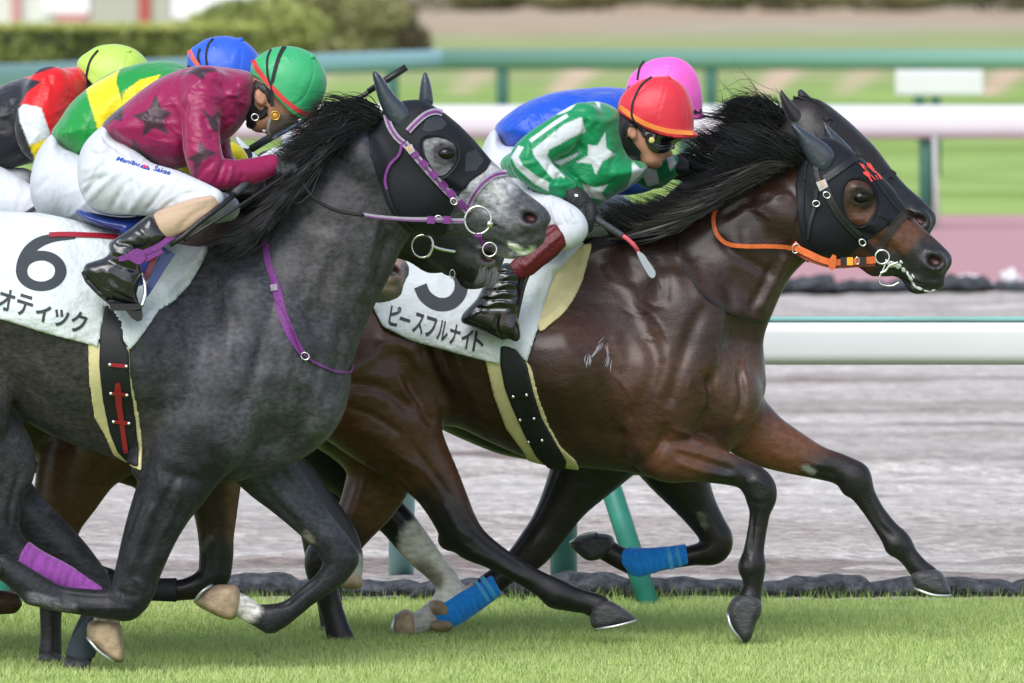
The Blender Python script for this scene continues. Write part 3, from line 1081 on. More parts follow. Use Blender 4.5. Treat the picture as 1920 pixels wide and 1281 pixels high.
def text_on(parent, bvh, s, a, b, height, m, off=0.005, name='lettering', bold=0.0, shear=0.0, wscale=None, cap=0.73):
    """text whose baseline runs from a to b (px) at the given px height, pressed on the surface"""
    V, Fc = glyph_mesh(s, bold, shear)
    if len(V) == 0:
        return None
    x0, x1 = V[:, 0].min(), V[:, 0].max()
    y0 = V[:, 1].min() if wscale == 'box' else 0.0
    hh = (V[:, 1].max() - y0) if wscale == 'box' else cap
    ax = np.array(b, float) - np.array(a, float)
    up = np.array([ax[1], -ax[0]]) / max(np.linalg.norm(ax), 1e-6) * height
    up = np.array([up[0] * 0.6, -height])
    out = []
    for (x, y) in V:
        p = np.array(a) + ax * (x - x0) / max(x1 - x0, 1e-6) + up * (y - y0) / hh
        h, _ = hit(bvh, p[0], p[1])
        out.append((p, h.y - off if h is not None else None))
    ys = [o[1] for o in out if o[1] is not None]
    med = float(np.median(ys)) if ys else 43.0
    W = [P(p[0], p[1], y if y is not None else med) for p, y in out]
    return mk(name, W, Fc, m, parent, smooth=False)

def kana(parent, bvh, s, line, w, h, slant=0.1):
    """each character is a piece of its own, along a sloping baseline"""
    (x0, y0), (x1, y1) = line
    n = len(s)
    for i, ch in enumerate(s):
        a = i / n; b = (i + 0.86) / n
        pa = (x0 + (x1 - x0) * a, y0 + (y1 - y0) * a); pb = (x0 + (x1 - x0) * b, y0 + (y1 - y0) * b)
        if ch == 'ー':
            ribbon('character', bvh, [(pa[0], pa[1] - h * .5), (pb[0], pb[1] - h * .5)], h * 0.15, m_clothd, parent, off=0.003, thick=0.001, m=3)
        elif ch in 'ィッ':
            sc = 0.82
            text_on(parent, bvh, ch, (pa[0] + 2, pa[1]), (pb[0], pb[1]), h * sc, m_clothd, 0.003, 'character', bold=0.022, wscale='box')
        else:
            text_on(parent, bvh, ch, pa, pb, h, m_clothd, 0.003, 'character', bold=0.022, wscale='box')
# ------------------------------------------------------------------ animal materials
m_coat_bay = mat('bay coat', rough=0.45, spec=0.3, vcol=True, var=0.26, vscale=55, bump=0.4, bscale=240, stretch=(0.5, 1, 1), var2=0.25, v2scale=6, coat=0.34, crough=0.24, sheen=0.05, bump2=0.14, b2scale=15, veins=0.28, veinscale=7, rvar=0.10)
m_coat_grey = mat('grey coat', rough=0.52, spec=0.25, vcol=True, var=0.45, vscale=70, bump=0.6, bscale=240, stretch=(0.7, 1, 1), var2=0.36, v2scale=12, sheen=0.06, coat=0.16, crough=0.22, bump2=0.15, b2scale=14, veins=0.16, veinscale=7, rvar=0.10)
m_hair = mat('black hair', (0.009, 0.009, 0.011), 0.40, spec=0.28, var=0.3, vscale=30)
m_hairg = mat('grey black hair', (0.022, 0.022, 0.026), 0.42, spec=0.3, var=0.8, vscale=22)
m_hoof = mat('dark hoof', (0.045, 0.045, 0.05), 0.45, var=0.5, vscale=30, bump=0.4, bscale=80, stretch=(1, 1, 3))
m_hooft = mat('tan hoof', (0.36, 0.26, 0.17), 0.5, var=0.55, vscale=18, bump=0.3, bscale=80)
m_shoe = mat('horseshoe metal', (0.62, 0.64, 0.66), 0.35, metal=0.8)
m_eye = mat('eye', (0.006, 0.004, 0.003), 0.12, coat=0.25, spec=0.3, crough=0.05)
m_hood = mat('black lycra', (0.006, 0.008, 0.012), 0.6, spec=0.3, sheen=0.08, var=0.2, vscale=150, bump=0.25, bscale=700)
m_earc = mat('ear cover', (0.03, 0.04, 0.055), 0.28, coat=0.3, bump=0.15, bscale=60)
m_steel = mat('steel', (0.75, 0.76, 0.76), 0.22, metal=1.0)
m_blackl = mat('black leather', (0.012, 0.012, 0.014), 0.35, bump=0.3, bscale=200)
m_purple = mat('purple webbing', (0.16, 0.028, 0.19), 0.6, var=0.25, vscale=120, bump=0.4, bscale=400)
m_lilac = mat('lilac grey webbing', (0.30, 0.27, 0.33), 0.6, var=0.2, vscale=90, bump=0.4, bscale=400)
m_orange = mat('orange rubber', (0.60, 0.12, 0.02), 0.5, var=0.2, vscale=60, bump=0.4, bscale=300)
m_cloth = mat('white cloth', (0.58, 0.63, 0.64), 0.75, var=0.07, vscale=7, bump=0.4, bscale=7, bump2=0.3, b2scale=500)
m_clothd = mat('cloth print', (0.028, 0.036, 0.045), 0.7)
m_yellow = mat('pale yellow pad', (0.62, 0.55, 0.29), 0.85, bump=0.4, bscale=200, var=0.08, vscale=20)
m_girth = mat('black girth', (0.009, 0.010, 0.013), 0.6, bump=0.3, bscale=500)
m_redl = mat('red leather', (0.30, 0.012, 0.025), 0.4, coat=0.3)
m_bluewrap = mat('blue bandage', (0.012, 0.28, 0.90), 0.8, sheen=0.3, bump=0.7, bscale=220, var=0.12, vscale=60)
m_bluetape = mat('pale blue tape', (0.08, 0.42, 0.85), 0.5)
m_purpwrap = mat('purple bandage', (0.22, 0.045, 0.27), 0.8, sheen=0.3, bump=0.7, bscale=220, var=0.15, vscale=60)
m_blackwrap = mat('black boot wrap', (0.012, 0.014, 0.018), 0.6, bump=0.3, bscale=200)
m_greywrap = mat('slate tendon boot', (0.035, 0.05, 0.07), 0.55, bump=0.3, bscale=200, var=0.2, vscale=20)
m_foam = mat('foam', (0.62, 0.68, 0.62), 0.4, bump=0.6, bscale=120)
m_sweat = mat('dried sweat', (0.55, 0.55, 0.62), 0.6)

def paint(V, N, base, items):
    """coat colours and painted light from above; items: (kind, geometry, radius, soft, colour[, strength, (y0, y1)])"""
    px, py = PX(V[:, 0], V[:, 1], V[:, 2])
    C = np.tile(np.array(base), (len(V), 1)).astype(float) * 1.0
    wob = 5 * (vnoise(px * 0.12, py * 0.12, 5) - 0.5) + 4 * (vnoise(px * 0.4, py * 0.4, 6) - 0.5)
    for it in items:
        kind, g, r, soft, col = it[:5]
        st = it[5] if len(it) > 5 else 1.0
        if kind == 'line':
            d, _ = line_dist(px, py, g)
            m = 1 - (d + wob - r) / soft
        elif kind == 'poly':
            m = 1 + (poly_sd(px, py, g) + wob - r) / soft
        elif kind == 'top':
            m = (N[:, 2] - r) / soft
        m = np.clip(m, 0, 1) * st
        if len(it) > 6 and it[6]:
            m = m * ((V[:, 1] > it[6][0]) & (V[:, 1] < it[6][1]))
        C += (np.array(col) - C) * m[:, None]
    return C

def sh(pts, dx=0, dy=0):
    return [(p[0] + dx, p[1] + dy) + tuple(p[2:]) for p in pts]

def shell(name, G, D0, region, off, mat_, parent, inner=0.006, relax=2, dispf=None, cutY=None):
    """a worn layer: the solid grown by off, kept inside region, hollow"""
    D = np.maximum(D0 - off, region)
    D = np.maximum(D, -(D0 + inner))
    if cutY is not None:
        D = np.maximum(D, cutY)
    V, Q = nets(D, G.o, G.h, relax)
    if dispf:
        V = dispf(V, vnormals(V, Q))
    return mk(name, V, Q, mat_, parent), (V, Q)

def crop(G, poly, pad=12, dep=None):
    """sub-grid round a polygon, resampled finer"""
    p = np.array(poly)
    return (p[:, 0].min() - pad, p[:, 1].min() - pad, p[:, 0].max() + pad, p[:, 1].max() + pad)

def fine_shell(name, G, poly, off, mat_, parent, h=0.005, dy=0.2, yc=0.0, smooth=0, inner=0.005, dispf=None, relax=2, extra=None, soft=0.0):
    """like shell, on a finer grid that samples the coarse solid"""
    g = Grid(crop(G, poly), G.Y, 0.01, h)
    # rebuild box with the wanted depth span
    y0, y1 = G.Y + yc - dy, G.Y + yc + dy
    g.o[1] = y0; g.y = np.arange(y0, y1, h).astype(F32); g.n[1] = len(g.y)
    def ax(a, o, n):
        t = (a - o) / G.h
        i = np.clip(t.astype(int), 0, n - 2)
        return i, np.clip(t - i, 0, 1).astype(F32)
    ix, fx = ax(g.x, G.o[0], G.n[0]); iy, fy = ax(g.y, G.o[1], G.n[1]); iz, fz = ax(g.z, G.o[2], G.n[2])
    A = G.D
    B = A[ix] * (1 - fx)[:, None, None] + A[ix + 1] * fx[:, None, None]
    B = B[:, iy] * (1 - fy)[None, :, None] + B[:, iy + 1] * fy[None, :, None]
    B = B[:, :, iz] * (1 - fz)[None, None, :] + B[:, :, iz + 1] * fz[None, None, :]
    R = g.region(poly, smooth)
    D = np.maximum(B - off, R)
    D = np.maximum(D, -(B + inner))
    if extra is not None:
        D = np.maximum(D, extra(g))
    D[:, 0, :] = np.maximum(D[:, 0, :], 0.001); D[:, -1, :] = np.maximum(D[:, -1, :], 0.001)
    V, Q = nets(D, g.o, g.h, relax)
    i3 = np.clip(((V - g.o) / g.h + 0.5).astype(int), 0, np.array(B.shape) - 1)
    bv_ = B[i3[:, 0], i3[:, 1], i3[:, 2]]
    keep = (bv_[Q] > -inner * 0.55).any(1)
    Q = Q[keep]
    used = np.unique(Q); mp_ = -np.ones(len(V), int); mp_[used] = np.arange(len(used))
    V = V[used]; Q = mp_[Q].astype(np.int32)
    if dispf:
        V = dispf(V, vnormals(V, Q))
    if mat_ is None:
        return V, Q
    o = mk(name, V, Q, mat_, parent)
    return o, (V, Q)

def hoof(parent, poly, Y, mat_, shoe=None, W=0.058, name='hoof', h=0.006):
    g = Grid(crop(None, poly, 14), Y, W + 0.03, h)
    g.domed(poly, 14, W, k=0.0, blur=1, smooth=3)
    V, Q = g.mesh(2)
    o = mk(name, V, Q, mat_, parent)
    if shoe:
        q = catmull(shoe, 4)
        parts = []
        cen = np.array(poly).mean(0)
        L = []; R_ = []
        n = len(q)
        for i, (a, b) in enumerate(q):
            wv = W * 0.92 * math.sqrt(max(0.12, 1 - (2 * i / (n - 1) - 1.0) ** 2 * 0.75)) if n > 1 else W
            L.append(P(a, b, Y - wv)); R_.append(P(a, b, Y + wv))
        V2, F2 = tube_raw(L + R_[::-1] + [L[0]], 0.0055, 6)
        mk('horseshoe', V2, F2, m_shoe, o)
    return o

def ear(parent, poly, Y, mat_, W=0.022, name='ear', hollow=True, h=0.005):
    g = Grid(crop(None, poly, 12), Y, W + 0.03, h)
    g.domed(poly, 16, W, k=0.0, blur=1, smooth=4)
    if hollow:
        V, Q = g.mesh(2)
    V, Q = g.mesh(2)
    return mk(name, V, Q, mat_, parent)

def leg(G, pts, dy0, dy1=None, wr=0.82, k=0.035, sub=4):
    dy1 = dy0 if dy1 is None else dy1
    n = len(pts)
    G.chain([(p[0], p[1], p[2], dy0 + (dy1 - dy0) * min(1, i / 2.0)) for i, p in enumerate(pts)], wr=wr, k=k, sub=sub)

# common trunk shape of the bay, also used (shifted) for the horses that are mostly hidden
BAY_TRUNK = [(1500, 300), (1430, 318), (1350, 358), (1250, 425), (1130, 458), (1020, 478), (900, 482), (780, 474), (690, 474), (600, 505), (545, 580), (530, 670), (560, 750), (625, 800), (700, 830),
             (780, 806), (850, 800), (920, 830), (1000, 862), (1080, 876), (1180, 886), (1260, 902), (1330, 880), (1385, 828), (1418, 780), (1436, 730), (1434, 680), (1432, 635), (1450, 585), (1482, 520), (1530, 470), (1580, 400), (1560, 320)]
BAY_W = [(1530, 370, .085), (1450, 400, .095), (1330, 440, .115), (1400, 520, .115), (1200, 480, .16), (1330, 600, .19), (1380, 720, .19), (1250, 700, .25), (1050, 680, .30), (900, 650, .30), (760, 640, .27), (620, 640, .25), (700, 520, .20), (560, 650, .16), (1300, 860, .14), (1120, 460, .07), (1000, 500, .2), (1050, 850, .22), (1410, 640, .12)]
BAY_HEAD = [(1487, 300), (1500, 268), (1530, 262), (1562, 262), (1600, 287), (1640, 322), (1670, 352), (1700, 392), (1728, 425), (1760, 453), (1783, 477), (1786, 492), (1778, 508), (1770, 516), (1774, 528), (1768, 540), (1748, 547),
            (1728, 552), (1706, 550), (1698, 540), (1692, 528), (1676, 518), (1655, 522), (1632, 518), (1610, 502), (1580, 492), (1545, 484), (1512, 480), (1490, 470), (1478, 430), (1476, 360)]
BAY_HW = [(1530, 290, .10), (1560, 370, .115), (1520, 420, .10), (1600, 330, .115), (1640, 400, .085), (1700, 450, .062), (1750, 500, .062), (1700, 530, .04), (1620, 480, .055)]

def head_features(G, eye, nostril, mouth, sc=1.0, jaw=None, crest=None):
    Y = G.Y
    ex, ey = eye
    for s in (-1, 1):
        G.ell(ex - 2, ey - 8, 24 * sc, 10 * sc, dy=s * 0.080 * sc, w=0.020, ang=20, k=0.03)
        nx, ny = nostril
        G.ell(nx, ny + 3, 24 * sc, 20 * sc, dy=s * 0.045 * sc, w=0.022, ang=15, k=0.02)
        G.ell(nx, ny, 18 * sc, 11.5 * sc, dy=s * 0.075 * sc, w=0.036, ang=18, k=0.010, op='s')
        if jaw:
            G.ell(jaw[0], jaw[1], jaw[2], jaw[3], dy=s * 0.055, w=0.042, ang=10, k=0.05)

def nose_mark(V, C, nostril, sc=1.0, col=(0.12, 0.035, 0.035)):
    px, py = PX(V[:, 0], V[:, 1], V[:, 2])
    c, s = math.cos(math.radians(18)), math.sin(math.radians(18))
    u = (px - nostril[0]) * c + (py - nostril[1]) * s; v = -(px - nostril[0]) * s + (py - nostril[1]) * c
    d = np.sqrt((u / (17 * sc)) ** 2 + (v / (11.5 * sc)) ** 2)
    m = np.clip((1.15 - d) / 0.4, 0, 1)
    C += (np.array((0.015, 0.006, 0.006)) - C) * m[:, None]
    m = np.clip((0.8 - np.sqrt(((u - 2) / (10 * sc)) ** 2 + ((v + 0) / (6 * sc)) ** 2)) / 0.4, 0, 1)
    C += (np.array(col) - C) * (m * 0.8)[:, None]

def put_eye(parent, px, py, Y, bvh, r=0.019, mat_=None):
    h, n = hit(bvh, px, py)
    if h is None:
        h = Vector(P(px, py, Y - 0.09))
    ball('eye', (h.x, h.y + r * 0.30, h.z), r, mat_ or m_eye, parent, (1.1, 0.8, 0.78))
# ------------------------------------------------------------------ the bay horse, number 3
YB = 43.5
FACE_VEINS = [
    ([(1640, 400), (1665, 412), (1690, 440), (1712, 452)], .0035, 2.2), ([(1655, 440), (1682, 452), (1700, 470), (1722, 480)], .003, 2.2), ([(1690, 418), (1712, 440), (1740, 458)], .003, 2.2), ([(1630, 455), (1655, 468), (1690, 490)], -.003, 3),
    ([(1676, 400), (1690, 430), (1692, 455)], .0025, 2.2), ([(1596, 395), (1610, 402), (1628, 398)], -.0025, 2), ([(1592, 404), (1608, 413), (1626, 408)], .002, 2), ([(1730, 462), (1745, 462), (1762, 470)], -.003, 3), ([(1760, 515), (1750, 525), (1730, 522)], -.003, 4),
    ([(1706, 548), (1700, 536), (1690, 526)], -.004, 3), ([(1745, 508), (1720, 512), (1700, 506)], -.002, 3),
    ([(1180, 560), (1230, 600), (1260, 650)], .002, 3), ([(1205, 628), (1218, 636), (1232, 634)], .003, 2.5), ([(1160, 575), (1195, 590), (1220, 588)], -.002, 3), ([(1150, 700), (1180, 740), (1190, 790)], .0025, 3), ([(1300, 700), (1290, 740), (1300, 780)], .003, 3),
    ([(1340, 640), (1350, 700), (1338, 740)], .003, 4), ([(1400, 640), (1396, 690), (1404, 740)], .004, 5), ([(1240, 800), (1290, 812), (1340, 840), (1390, 872)], .0028, 2.6), ([(1262, 840), (1310, 850), (1360, 870)], .0025, 2.4), ([(1230, 780), (1246, 800), (1260, 830)], .003, 3),
    ([(700, 820), (740, 850), (790, 880), (830, 930)], .003, 3), ([(640, 760), (700, 780), (760, 820)], -.004, 6), ([(740, 690), (762, 740), (800, 770)], .004, 5), ([(800, 600), (812, 660), (838, 720)], .003, 4), ([(812, 590), (826, 650), (850, 710)], -.003, 3), ([(826, 585), (842, 640), (866, 700)], .0025, 3),
    ([(900, 700), (940, 760), (960, 800)], -.003, 12), ([(860, 690), (890, 750), (905, 800)], .003, 10), ([(1090, 640), (1120, 720), (1150, 800)], -.003, 14), ([(1150, 620), (1170, 700)], .004, 12), ([(1040, 560), (1060, 640), (1080, 700)], .002, 14),
    ([(1130, 490), (1150, 520), (1200, 530)], .003, 8), ([(1220, 470), (1250, 520), (1245, 580)], -.004, 10), ([(1260, 460), (1300, 520), (1320, 580)], .004, 12), ([(1390, 420), (1400, 470), (1430, 510)], -.003, 7), ([(1500, 400), (1490, 440), (1470, 480)], -.004, 6), ([(1404, 1045), (1412, 1062), (1404, 1080)], .003, 4),
    ([(1400, 910), (1418, 900), (1440, 915)], .003, 4), ([(1402, 935), (1420, 945), (1440, 940)], -.003, 4)]
def build_bay():
    root = empty('race_horse', P(1000, 1205, YB)[:2] + (0,), 'dark bay racehorse number 3 in a black hood with orange reins, leading on the right', 'horse')
    G = Grid((505, 235, 1800, 1235), YB, 0.36, 0.009)
    G.domed(BAY_TRUNK, 190, BAY_W, blur=5)
    # muscle masses
    for s in (-1, 1):
        G.ell(1290, 640, 60, 130, dy=s * 0.14, w=0.075, ang=-18, k=0.08)      # shoulder
        G.ell(1225, 740, 75, 75, dy=s * 0.17, w=0.075, ang=0, k=0.07)         # triceps
        G.ell(1375, 745, 52, 62, dy=s * 0.075, w=0.09, ang=0, k=0.03)          # breast
        G.ell(640, 640, 110, 130, dy=s * 0.15, w=0.11, ang=10, k=0.08)         # haunch
        G.ell(740, 770, 85, 75, dy=s * 0.16, w=0.085, ang=35, k=0.06)
        G.ell(1470, 400, 60, 34, dy=s * 0.05, w=0.06, ang=35, k=0.05)
    # legs
    leg(G, [(1245, 770, 74), (1222, 815, 62), (1250, 852, 52), (1300, 862, 42), (1350, 876, 32), (1395, 890, 27), (1419, 908, 31), (1427, 932, 29), (1425, 960, 20), (1419, 1000, 18), (1413, 1035, 20), (1411, 1060, 25), (1412, 1082, 21), (1410, 1105, 19), (1404, 1128, 24)], -0.12, -0.13)
    leg(G, [(1390, 790, 60), (1430, 822, 52), (1480, 846, 42), (1530, 866, 32), (1575, 880, 29), (1602, 898, 31), (1618, 925, 23), (1640, 960, 19), (1665, 995, 21), (1684, 1018, 25), (1703, 1042, 19), (1722, 1065, 20), (1738, 1080, 22)], 0.10, 0.12)
    leg(G, [(660, 700, 130), (715, 775, 100), (770, 845, 68), (812, 900, 50), (838, 945, 42), (858, 985, 38), (882, 1016, 34), (920, 1040, 26), (960, 1064, 22), (1005, 1090, 22), (1045, 1113, 27), (1075, 1124, 24), (1100, 1130, 22), (1122, 1138, 24)], -0.12, -0.13)
    leg(G, [(630, 720, 120), (700, 800, 95), (715, 870, 68), (697, 930, 55), (662, 985, 42), (620, 1035, 40), (607, 1060, 36), (608, 1090, 27), (618, 1130, 22), (630, 1170, 23), (640, 1200, 25), (646, 1215, 24)], 0.10, 0.12)
    for (x_, y_, rx_, ry_, dy_, an_) in ((1397, 1064, 9, 13, -.13, 0), (1438, 922, 12, 20, -.13, 0), (1674, 1026, 11, 13, .12, 20), (1612, 884, 16, 12, .12, 30), (1590, 918, 10, 10, .12, 0), (836, 1018, 17, 12, -.12, 40), (872, 985, 14, 18, -.12, 30), (1036, 1128, 14, 9, -.13, 20), (590, 1046, 13, 20, .12, 0)):
        G.ell(x_, y_, rx_, ry_, dy=dy_, w=0.030, ang=an_, k=0.025)
    # head
    G.domed(BAY_HEAD, 75, BAY_HW, k=0.03, blur=3, smooth=4)
    head_features(G, (1612, 368), (1752, 490), None, jaw=(1545, 425, 52, 46))
    G.ell(1665, 525, 26, 5, w=0.03, ang=8, k=0.008, op='s')
    V, Q = G.mesh(2)
    N = vnormals(V, Q)
    near = (0, YB - 0.02)
    RL = [
        ([(1325, 560), (1290, 640), (1265, 720), (1250, 770)], -0.010, 14), ([(1200, 600), (1230, 680), (1200, 760), (1165, 800)], -0.009, 18),
        ([(1360, 520), (1372, 600), (1352, 680), (1330, 740)], -0.010, 12), ([(1325, 700), (1335, 760), (1300, 815)], -0.012, 9),
        ([(1250, 790), (1240, 830), (1200, 880)], -0.010, 10), ([(1262, 800), (1330, 838), (1400, 868)], 0.006, 10), ([(1262, 850), (1320, 866), (1380, 884)], -0.006, 7),
        ([(1270, 868), (1330, 888), (1380, 894)], 0.005, 6), ([(1385, 690), (1392, 740), (1380, 790)], -0.012, 8), ([(1160, 800), (1175, 850), (1200, 884)], -0.012, 12),
        ([(1340, 440), (1370, 470), (1420, 500), (1460, 520)], -0.007, 10), ([(1300, 480), (1360, 560), (1410, 600)], 0.006, 22), ([(1480, 470), (1450, 530), (1420, 590)], 0.008, 10), ([(1460, 480), (1430, 540), (1400, 590)], -0.008, 9),
        ([(1350, 410), (1400, 380), (1450, 370)], -0.006, 8), ([(1450, 372), (1475, 366), (1490, 380)], 0.004, 4), ([(1380, 385), (1420, 395), (1450, 415)], 0.003, 3),
        ([(790, 640), (812, 700), (845, 760)], -0.012, 14), ([(760, 700), (790, 760), (815, 800)], -0.010, 10), ([(700, 640), (760, 650), (800, 700)], 0.006, 14),
        ([(650, 800), (730, 830), (790, 900)], 0.006, 14), ([(700, 860), (760, 900), (800, 960)], -0.006, 8), ([(770, 830), (815, 890), (850, 940)], -0.005, 5), ([(640, 720), (720, 730), (780, 780)], -0.009, 12),
        ([(830, 940), (858, 990), (885, 1012)], 0.004, 6), ([(846, 985), (880, 1030), (930, 1056), (1000, 1096)], 0.003, 5), ([(868, 975), (920, 1022), (990, 1068)], -0.004, 6),
        ([(1398, 930), (1403, 980), (1400, 1040)], 0.003, 5), ([(1414, 940), (1410, 1000), (1405, 1040)], -0.004, 4),
        ([(1120, 470), (1170, 540), (1210, 620)], -0.006, 22), ([(1050, 700), (1060, 780), (1120, 840)], 0.004, 20), ([(1205, 560), (1230, 575), (1250, 570)], 0.003, 3),
        # face
        ([(1598, 355), (1612, 350), (1628, 358), (1634, 370)], 0.006, 4), ([(1598, 380), (1614, 386), (1630, 380)], 0.004, 4), ([(1600, 400), (1640, 425), (1690, 462)], 0.005, 9), ([(1590, 420), (1640, 448), (1690, 480)], -0.005, 8),
        ([(1670, 400), (1700, 440), (1735, 470)], 0.003, 8), ([(1640, 420), (1670, 455), (1700, 500)], -0.003, 5), ([(1735, 475), (1752, 472), (1768, 482)], 0.005, 5), ([(1733, 485), (1740, 500), (1756, 506), (1770, 498)], 0.005, 5),
        ([(1672, 516), (1700, 530), (1730, 541), (1756, 536)], -0.007, 4), ([(1690, 510), (1712, 522), (1735, 530)], 0.004, 5), ([(1655, 500), (1680, 510), (1700, 512)], -0.003, 4),
        ([(1660, 430), (1690, 445), (1715, 475)], 0.003, 3.5), ([(1650, 450), (1680, 465), (1700, 485)], 0.0025, 3), ([(1680, 420), (1705, 450), (1725, 462)], -0.003, 3.5),
    ] + FACE_VEINS
    V = ridges(V, N, RL, yr=(40, YB + 0.01), amp=1.5)
    V = ridges(V, N, [([(1480, 862), (1530, 880), (1570, 890)], -0.004, 6), ([(1440, 850), (1500, 868), (1560, 880)], 0.004, 8), ([(1625, 930), (1650, 985), (1680, 1010)], -0.004, 5),
                      ([(660, 900), (640, 960), (612, 1030)], -0.004, 6), ([(690, 870), (680, 930), (655, 985)], 0.005, 8)], yr=(YB + 0.01, 50), amp=1.5)
    blk = (0.010, 0.009, 0.011)
    brn = (0.105, 0.040, 0.019)
    C = 0.84 * paint(V, N, (0.058, 0.023, 0.012), [
        ('poly', [(1560, 470), (1480, 380), (1300, 440), (1120, 450), (1100, 560), (1200, 640), (1330, 640), (1430, 640)], 0, 60, (0.032, 0.017, 0.015), 0.8),
        ('line', [(640, 640), (700, 760), (760, 860)], 80, 60, (0.085, 0.032, 0.016)),
        ('line', [(880, 700), (1100, 760)], 60, 60, (0.040, 0.017, 0.011)),
        ('line', [(1230, 700), (1230, 790)], 50, 50, (0.075, 0.032, 0.018)),
        ('line', [(1390, 700), (1370, 780)], 30, 40, (0.085, 0.045, 0.030)),
        ('line', [(1250, 850), (1340, 872)], 26, 26, brn), ('line', [(1430, 830), (1500, 860)], 40, 30, (0.15, 0.058, 0.028)),
        ('line', [(700, 820), (710, 890), (690, 935)], 50, 26, (0.13, 0.055, 0.028), 1.0, (YB, 50)),
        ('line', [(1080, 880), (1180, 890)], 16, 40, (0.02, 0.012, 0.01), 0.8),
        ('line', [(1360, 905), (1425, 900), (1425, 1000), (1405, 1130)], 24, 34, blk, 1, (0, YB - .01)),
        ('line', [(1555, 900), (1610, 905), (1740, 1090)], 30, 46, blk, 1, (YB, 50)),
        ('line', [(815, 960), (850, 1000), (1000, 1090), (1130, 1150)], 24, 40, blk, 1, (0, YB - .01)),
        ('line', [(822, 905), (800, 950)], 6, 24, (0.03, 0.016, 0.012), .8, (0, YB - .01)),
        ('line', [(630, 1010), (600, 1060), (640, 1230)], 30, 36, blk, 1, (YB, 50)),
        # face
        ('poly', [(1590, 335), (1640, 340), (1700, 400), (1720, 430), (1740, 460), (1690, 500), (1600, 420)], 6, 16, (0.125, 0.050, 0.026)),
        ('poly', [(1730, 450), (1790, 470), (1780, 550), (1700, 555), (1650, 525), (1640, 470), (1700, 480)], 4, 20, (0.020, 0.019, 0.023)),
        ('line', [(1612, 368), (1620, 372)], 16, 12, (0.02, 0.011, 0.01)),
        ('line', [(1510, 878), (1522, 884)], 5, 3, (0.22, 0.24, 0.21), 1, (YB, 50)),
    ])
    nose_mark(V, C, (1752, 490))
    body = mk('body', V, Q, m_coat_bay, root, True, C)
    bv = bvh_of((V, Q))
    put_eye(root, 1614, 370, YB, bv, 0.026)
    hoof(root, [(1372, 1124), (1363, 1150), (1374, 1178), (1394, 1205), (1408, 1198), (1418, 1168), (1428, 1148), (1424, 1122), (1398, 1112)], YB - 0.13, m_hoof, [(1364, 1150), (1372, 1178), (1392, 1203)])
    hoof(root, [(1708, 1075), (1712, 1095), (1722, 1104), (1755, 1116), (1782, 1117), (1783, 1108), (1772, 1085), (1762, 1070), (1735, 1066)], YB + 0.12, m_hoof, [(1716, 1104), (1750, 1116), (1782, 1117)])
    hoof(root, [(1107, 1142), (1108, 1172), (1122, 1181), (1160, 1173), (1191, 1165), (1194, 1160), (1170, 1142), (1145, 1127), (1120, 1128)], YB - 0.13, m_hoof, [(1116, 1180), (1155, 1174), (1192, 1164)])
    hoof(root, [(622, 1200), (620, 1226), (650, 1230), (676, 1226), (664, 1198), (642, 1192)], YB + 0.12, m_hoof)
    # saddle cloth and tack
    cloth = [(660, 430), (900, 430), (1105, 436), (1108, 447), (1094, 458), (1060, 487), (1042, 505), (1022, 560), (1008, 612), (987, 676), (966, 650), (939, 643), (938, 679), (880, 664), (820, 648), (768, 633), (718, 608), (694, 560), (668, 500)]
    def cdisp(V_, N_):
        return ridges(V_, N_, [([(720, 480), (760, 540), (760, 600)], 0.004, 14), ([(930, 520), (920, 590), (930, 650)], 0.005, 10), ([(1050, 490), (1010, 530), (995, 600)], 0.012, 8), ([(1080, 470), (1035, 510)], 0.010, 8)])
    pad, pq = fine_shell('pad', G, [(1060, 440), (1108, 447), (1102, 490), (1086, 540), (1060, 580), (1032, 604), (1010, 616), (1000, 560), (1020, 500)], 0.012, m_yellow, root, 0.007, 0.33, smooth=3, dispf=lambda a, b: ridges(a, b, [([(1098, 452), (1090, 500), (1072, 545), (1040, 585), (1012, 604)], 0.006, 5, 0)]))
    pad.name = 'saddle_pad'
    sc_, cq = fine_shell('saddle_cloth', G, cloth, 0.022, m_cloth, root, 0.009, 0.345, dispf=cdisp)
    cb = bvh_of(cq)
    nv, nf = join_raw([ribbon('', cb, [(788, 536), (798, 556), (820, 570), (845, 568), (862, 550), (864, 525), (850, 505), (826, 496)], 25, None, off=0.003, thick=0.002, m=5, n=6, raw=True),
                       ribbon('', cb, [(828, 497), (848, 488), (858, 468), (846, 450), (822, 446), (800, 456)], 22, None, off=0.0035, thick=0.002, m=5, n=6, raw=True)])
    mk('numeral_three', nv, nf, m_clothd, sc_, smooth=False)
    kana(sc_, cb, 'ピースフルナイト', [(727, 608), (907, 665)], 23, 38, slant=0.12)
    girth = [(940, 640), (938, 680), (946, 722), (960, 760), (984, 815), (1006, 856), (1030, 880), (1060, 880), (1062, 862), (1040, 824), (1016, 780), (1000, 730), (988, 678), (968, 650)]
    fine_shell('girth_pad', G, [(909, 668), (926, 740), (948, 800), (980, 845), (1005, 890), (1090, 890), (1080, 862), (1052, 836), (1030, 796), (1010, 740), (996, 684), (984, 668)], 0.010, m_yellow, root, 0.007, 0.33)
    go, gq = fine_shell('girth', G, girth, 0.020, m_girth, root, 0.007, 0.335)
    gb = bvh_of(gq)
    for (a, b) in (((962, 744), (987, 741)), ((975, 788), (1001, 785)), ((991, 829), (1016, 826))):
        ribbon('keeper', gb, [a, b], 6, m_blackl, go, off=0.006, thick=0.004)
        for q in (a, b):
            h_, _ = hit(gb, *q)
            if h_:
                ball('stud', (h_.x, h_.y - 0.006, h_.z), 0.006, m_steel, go, (1, .5, 1), 10)
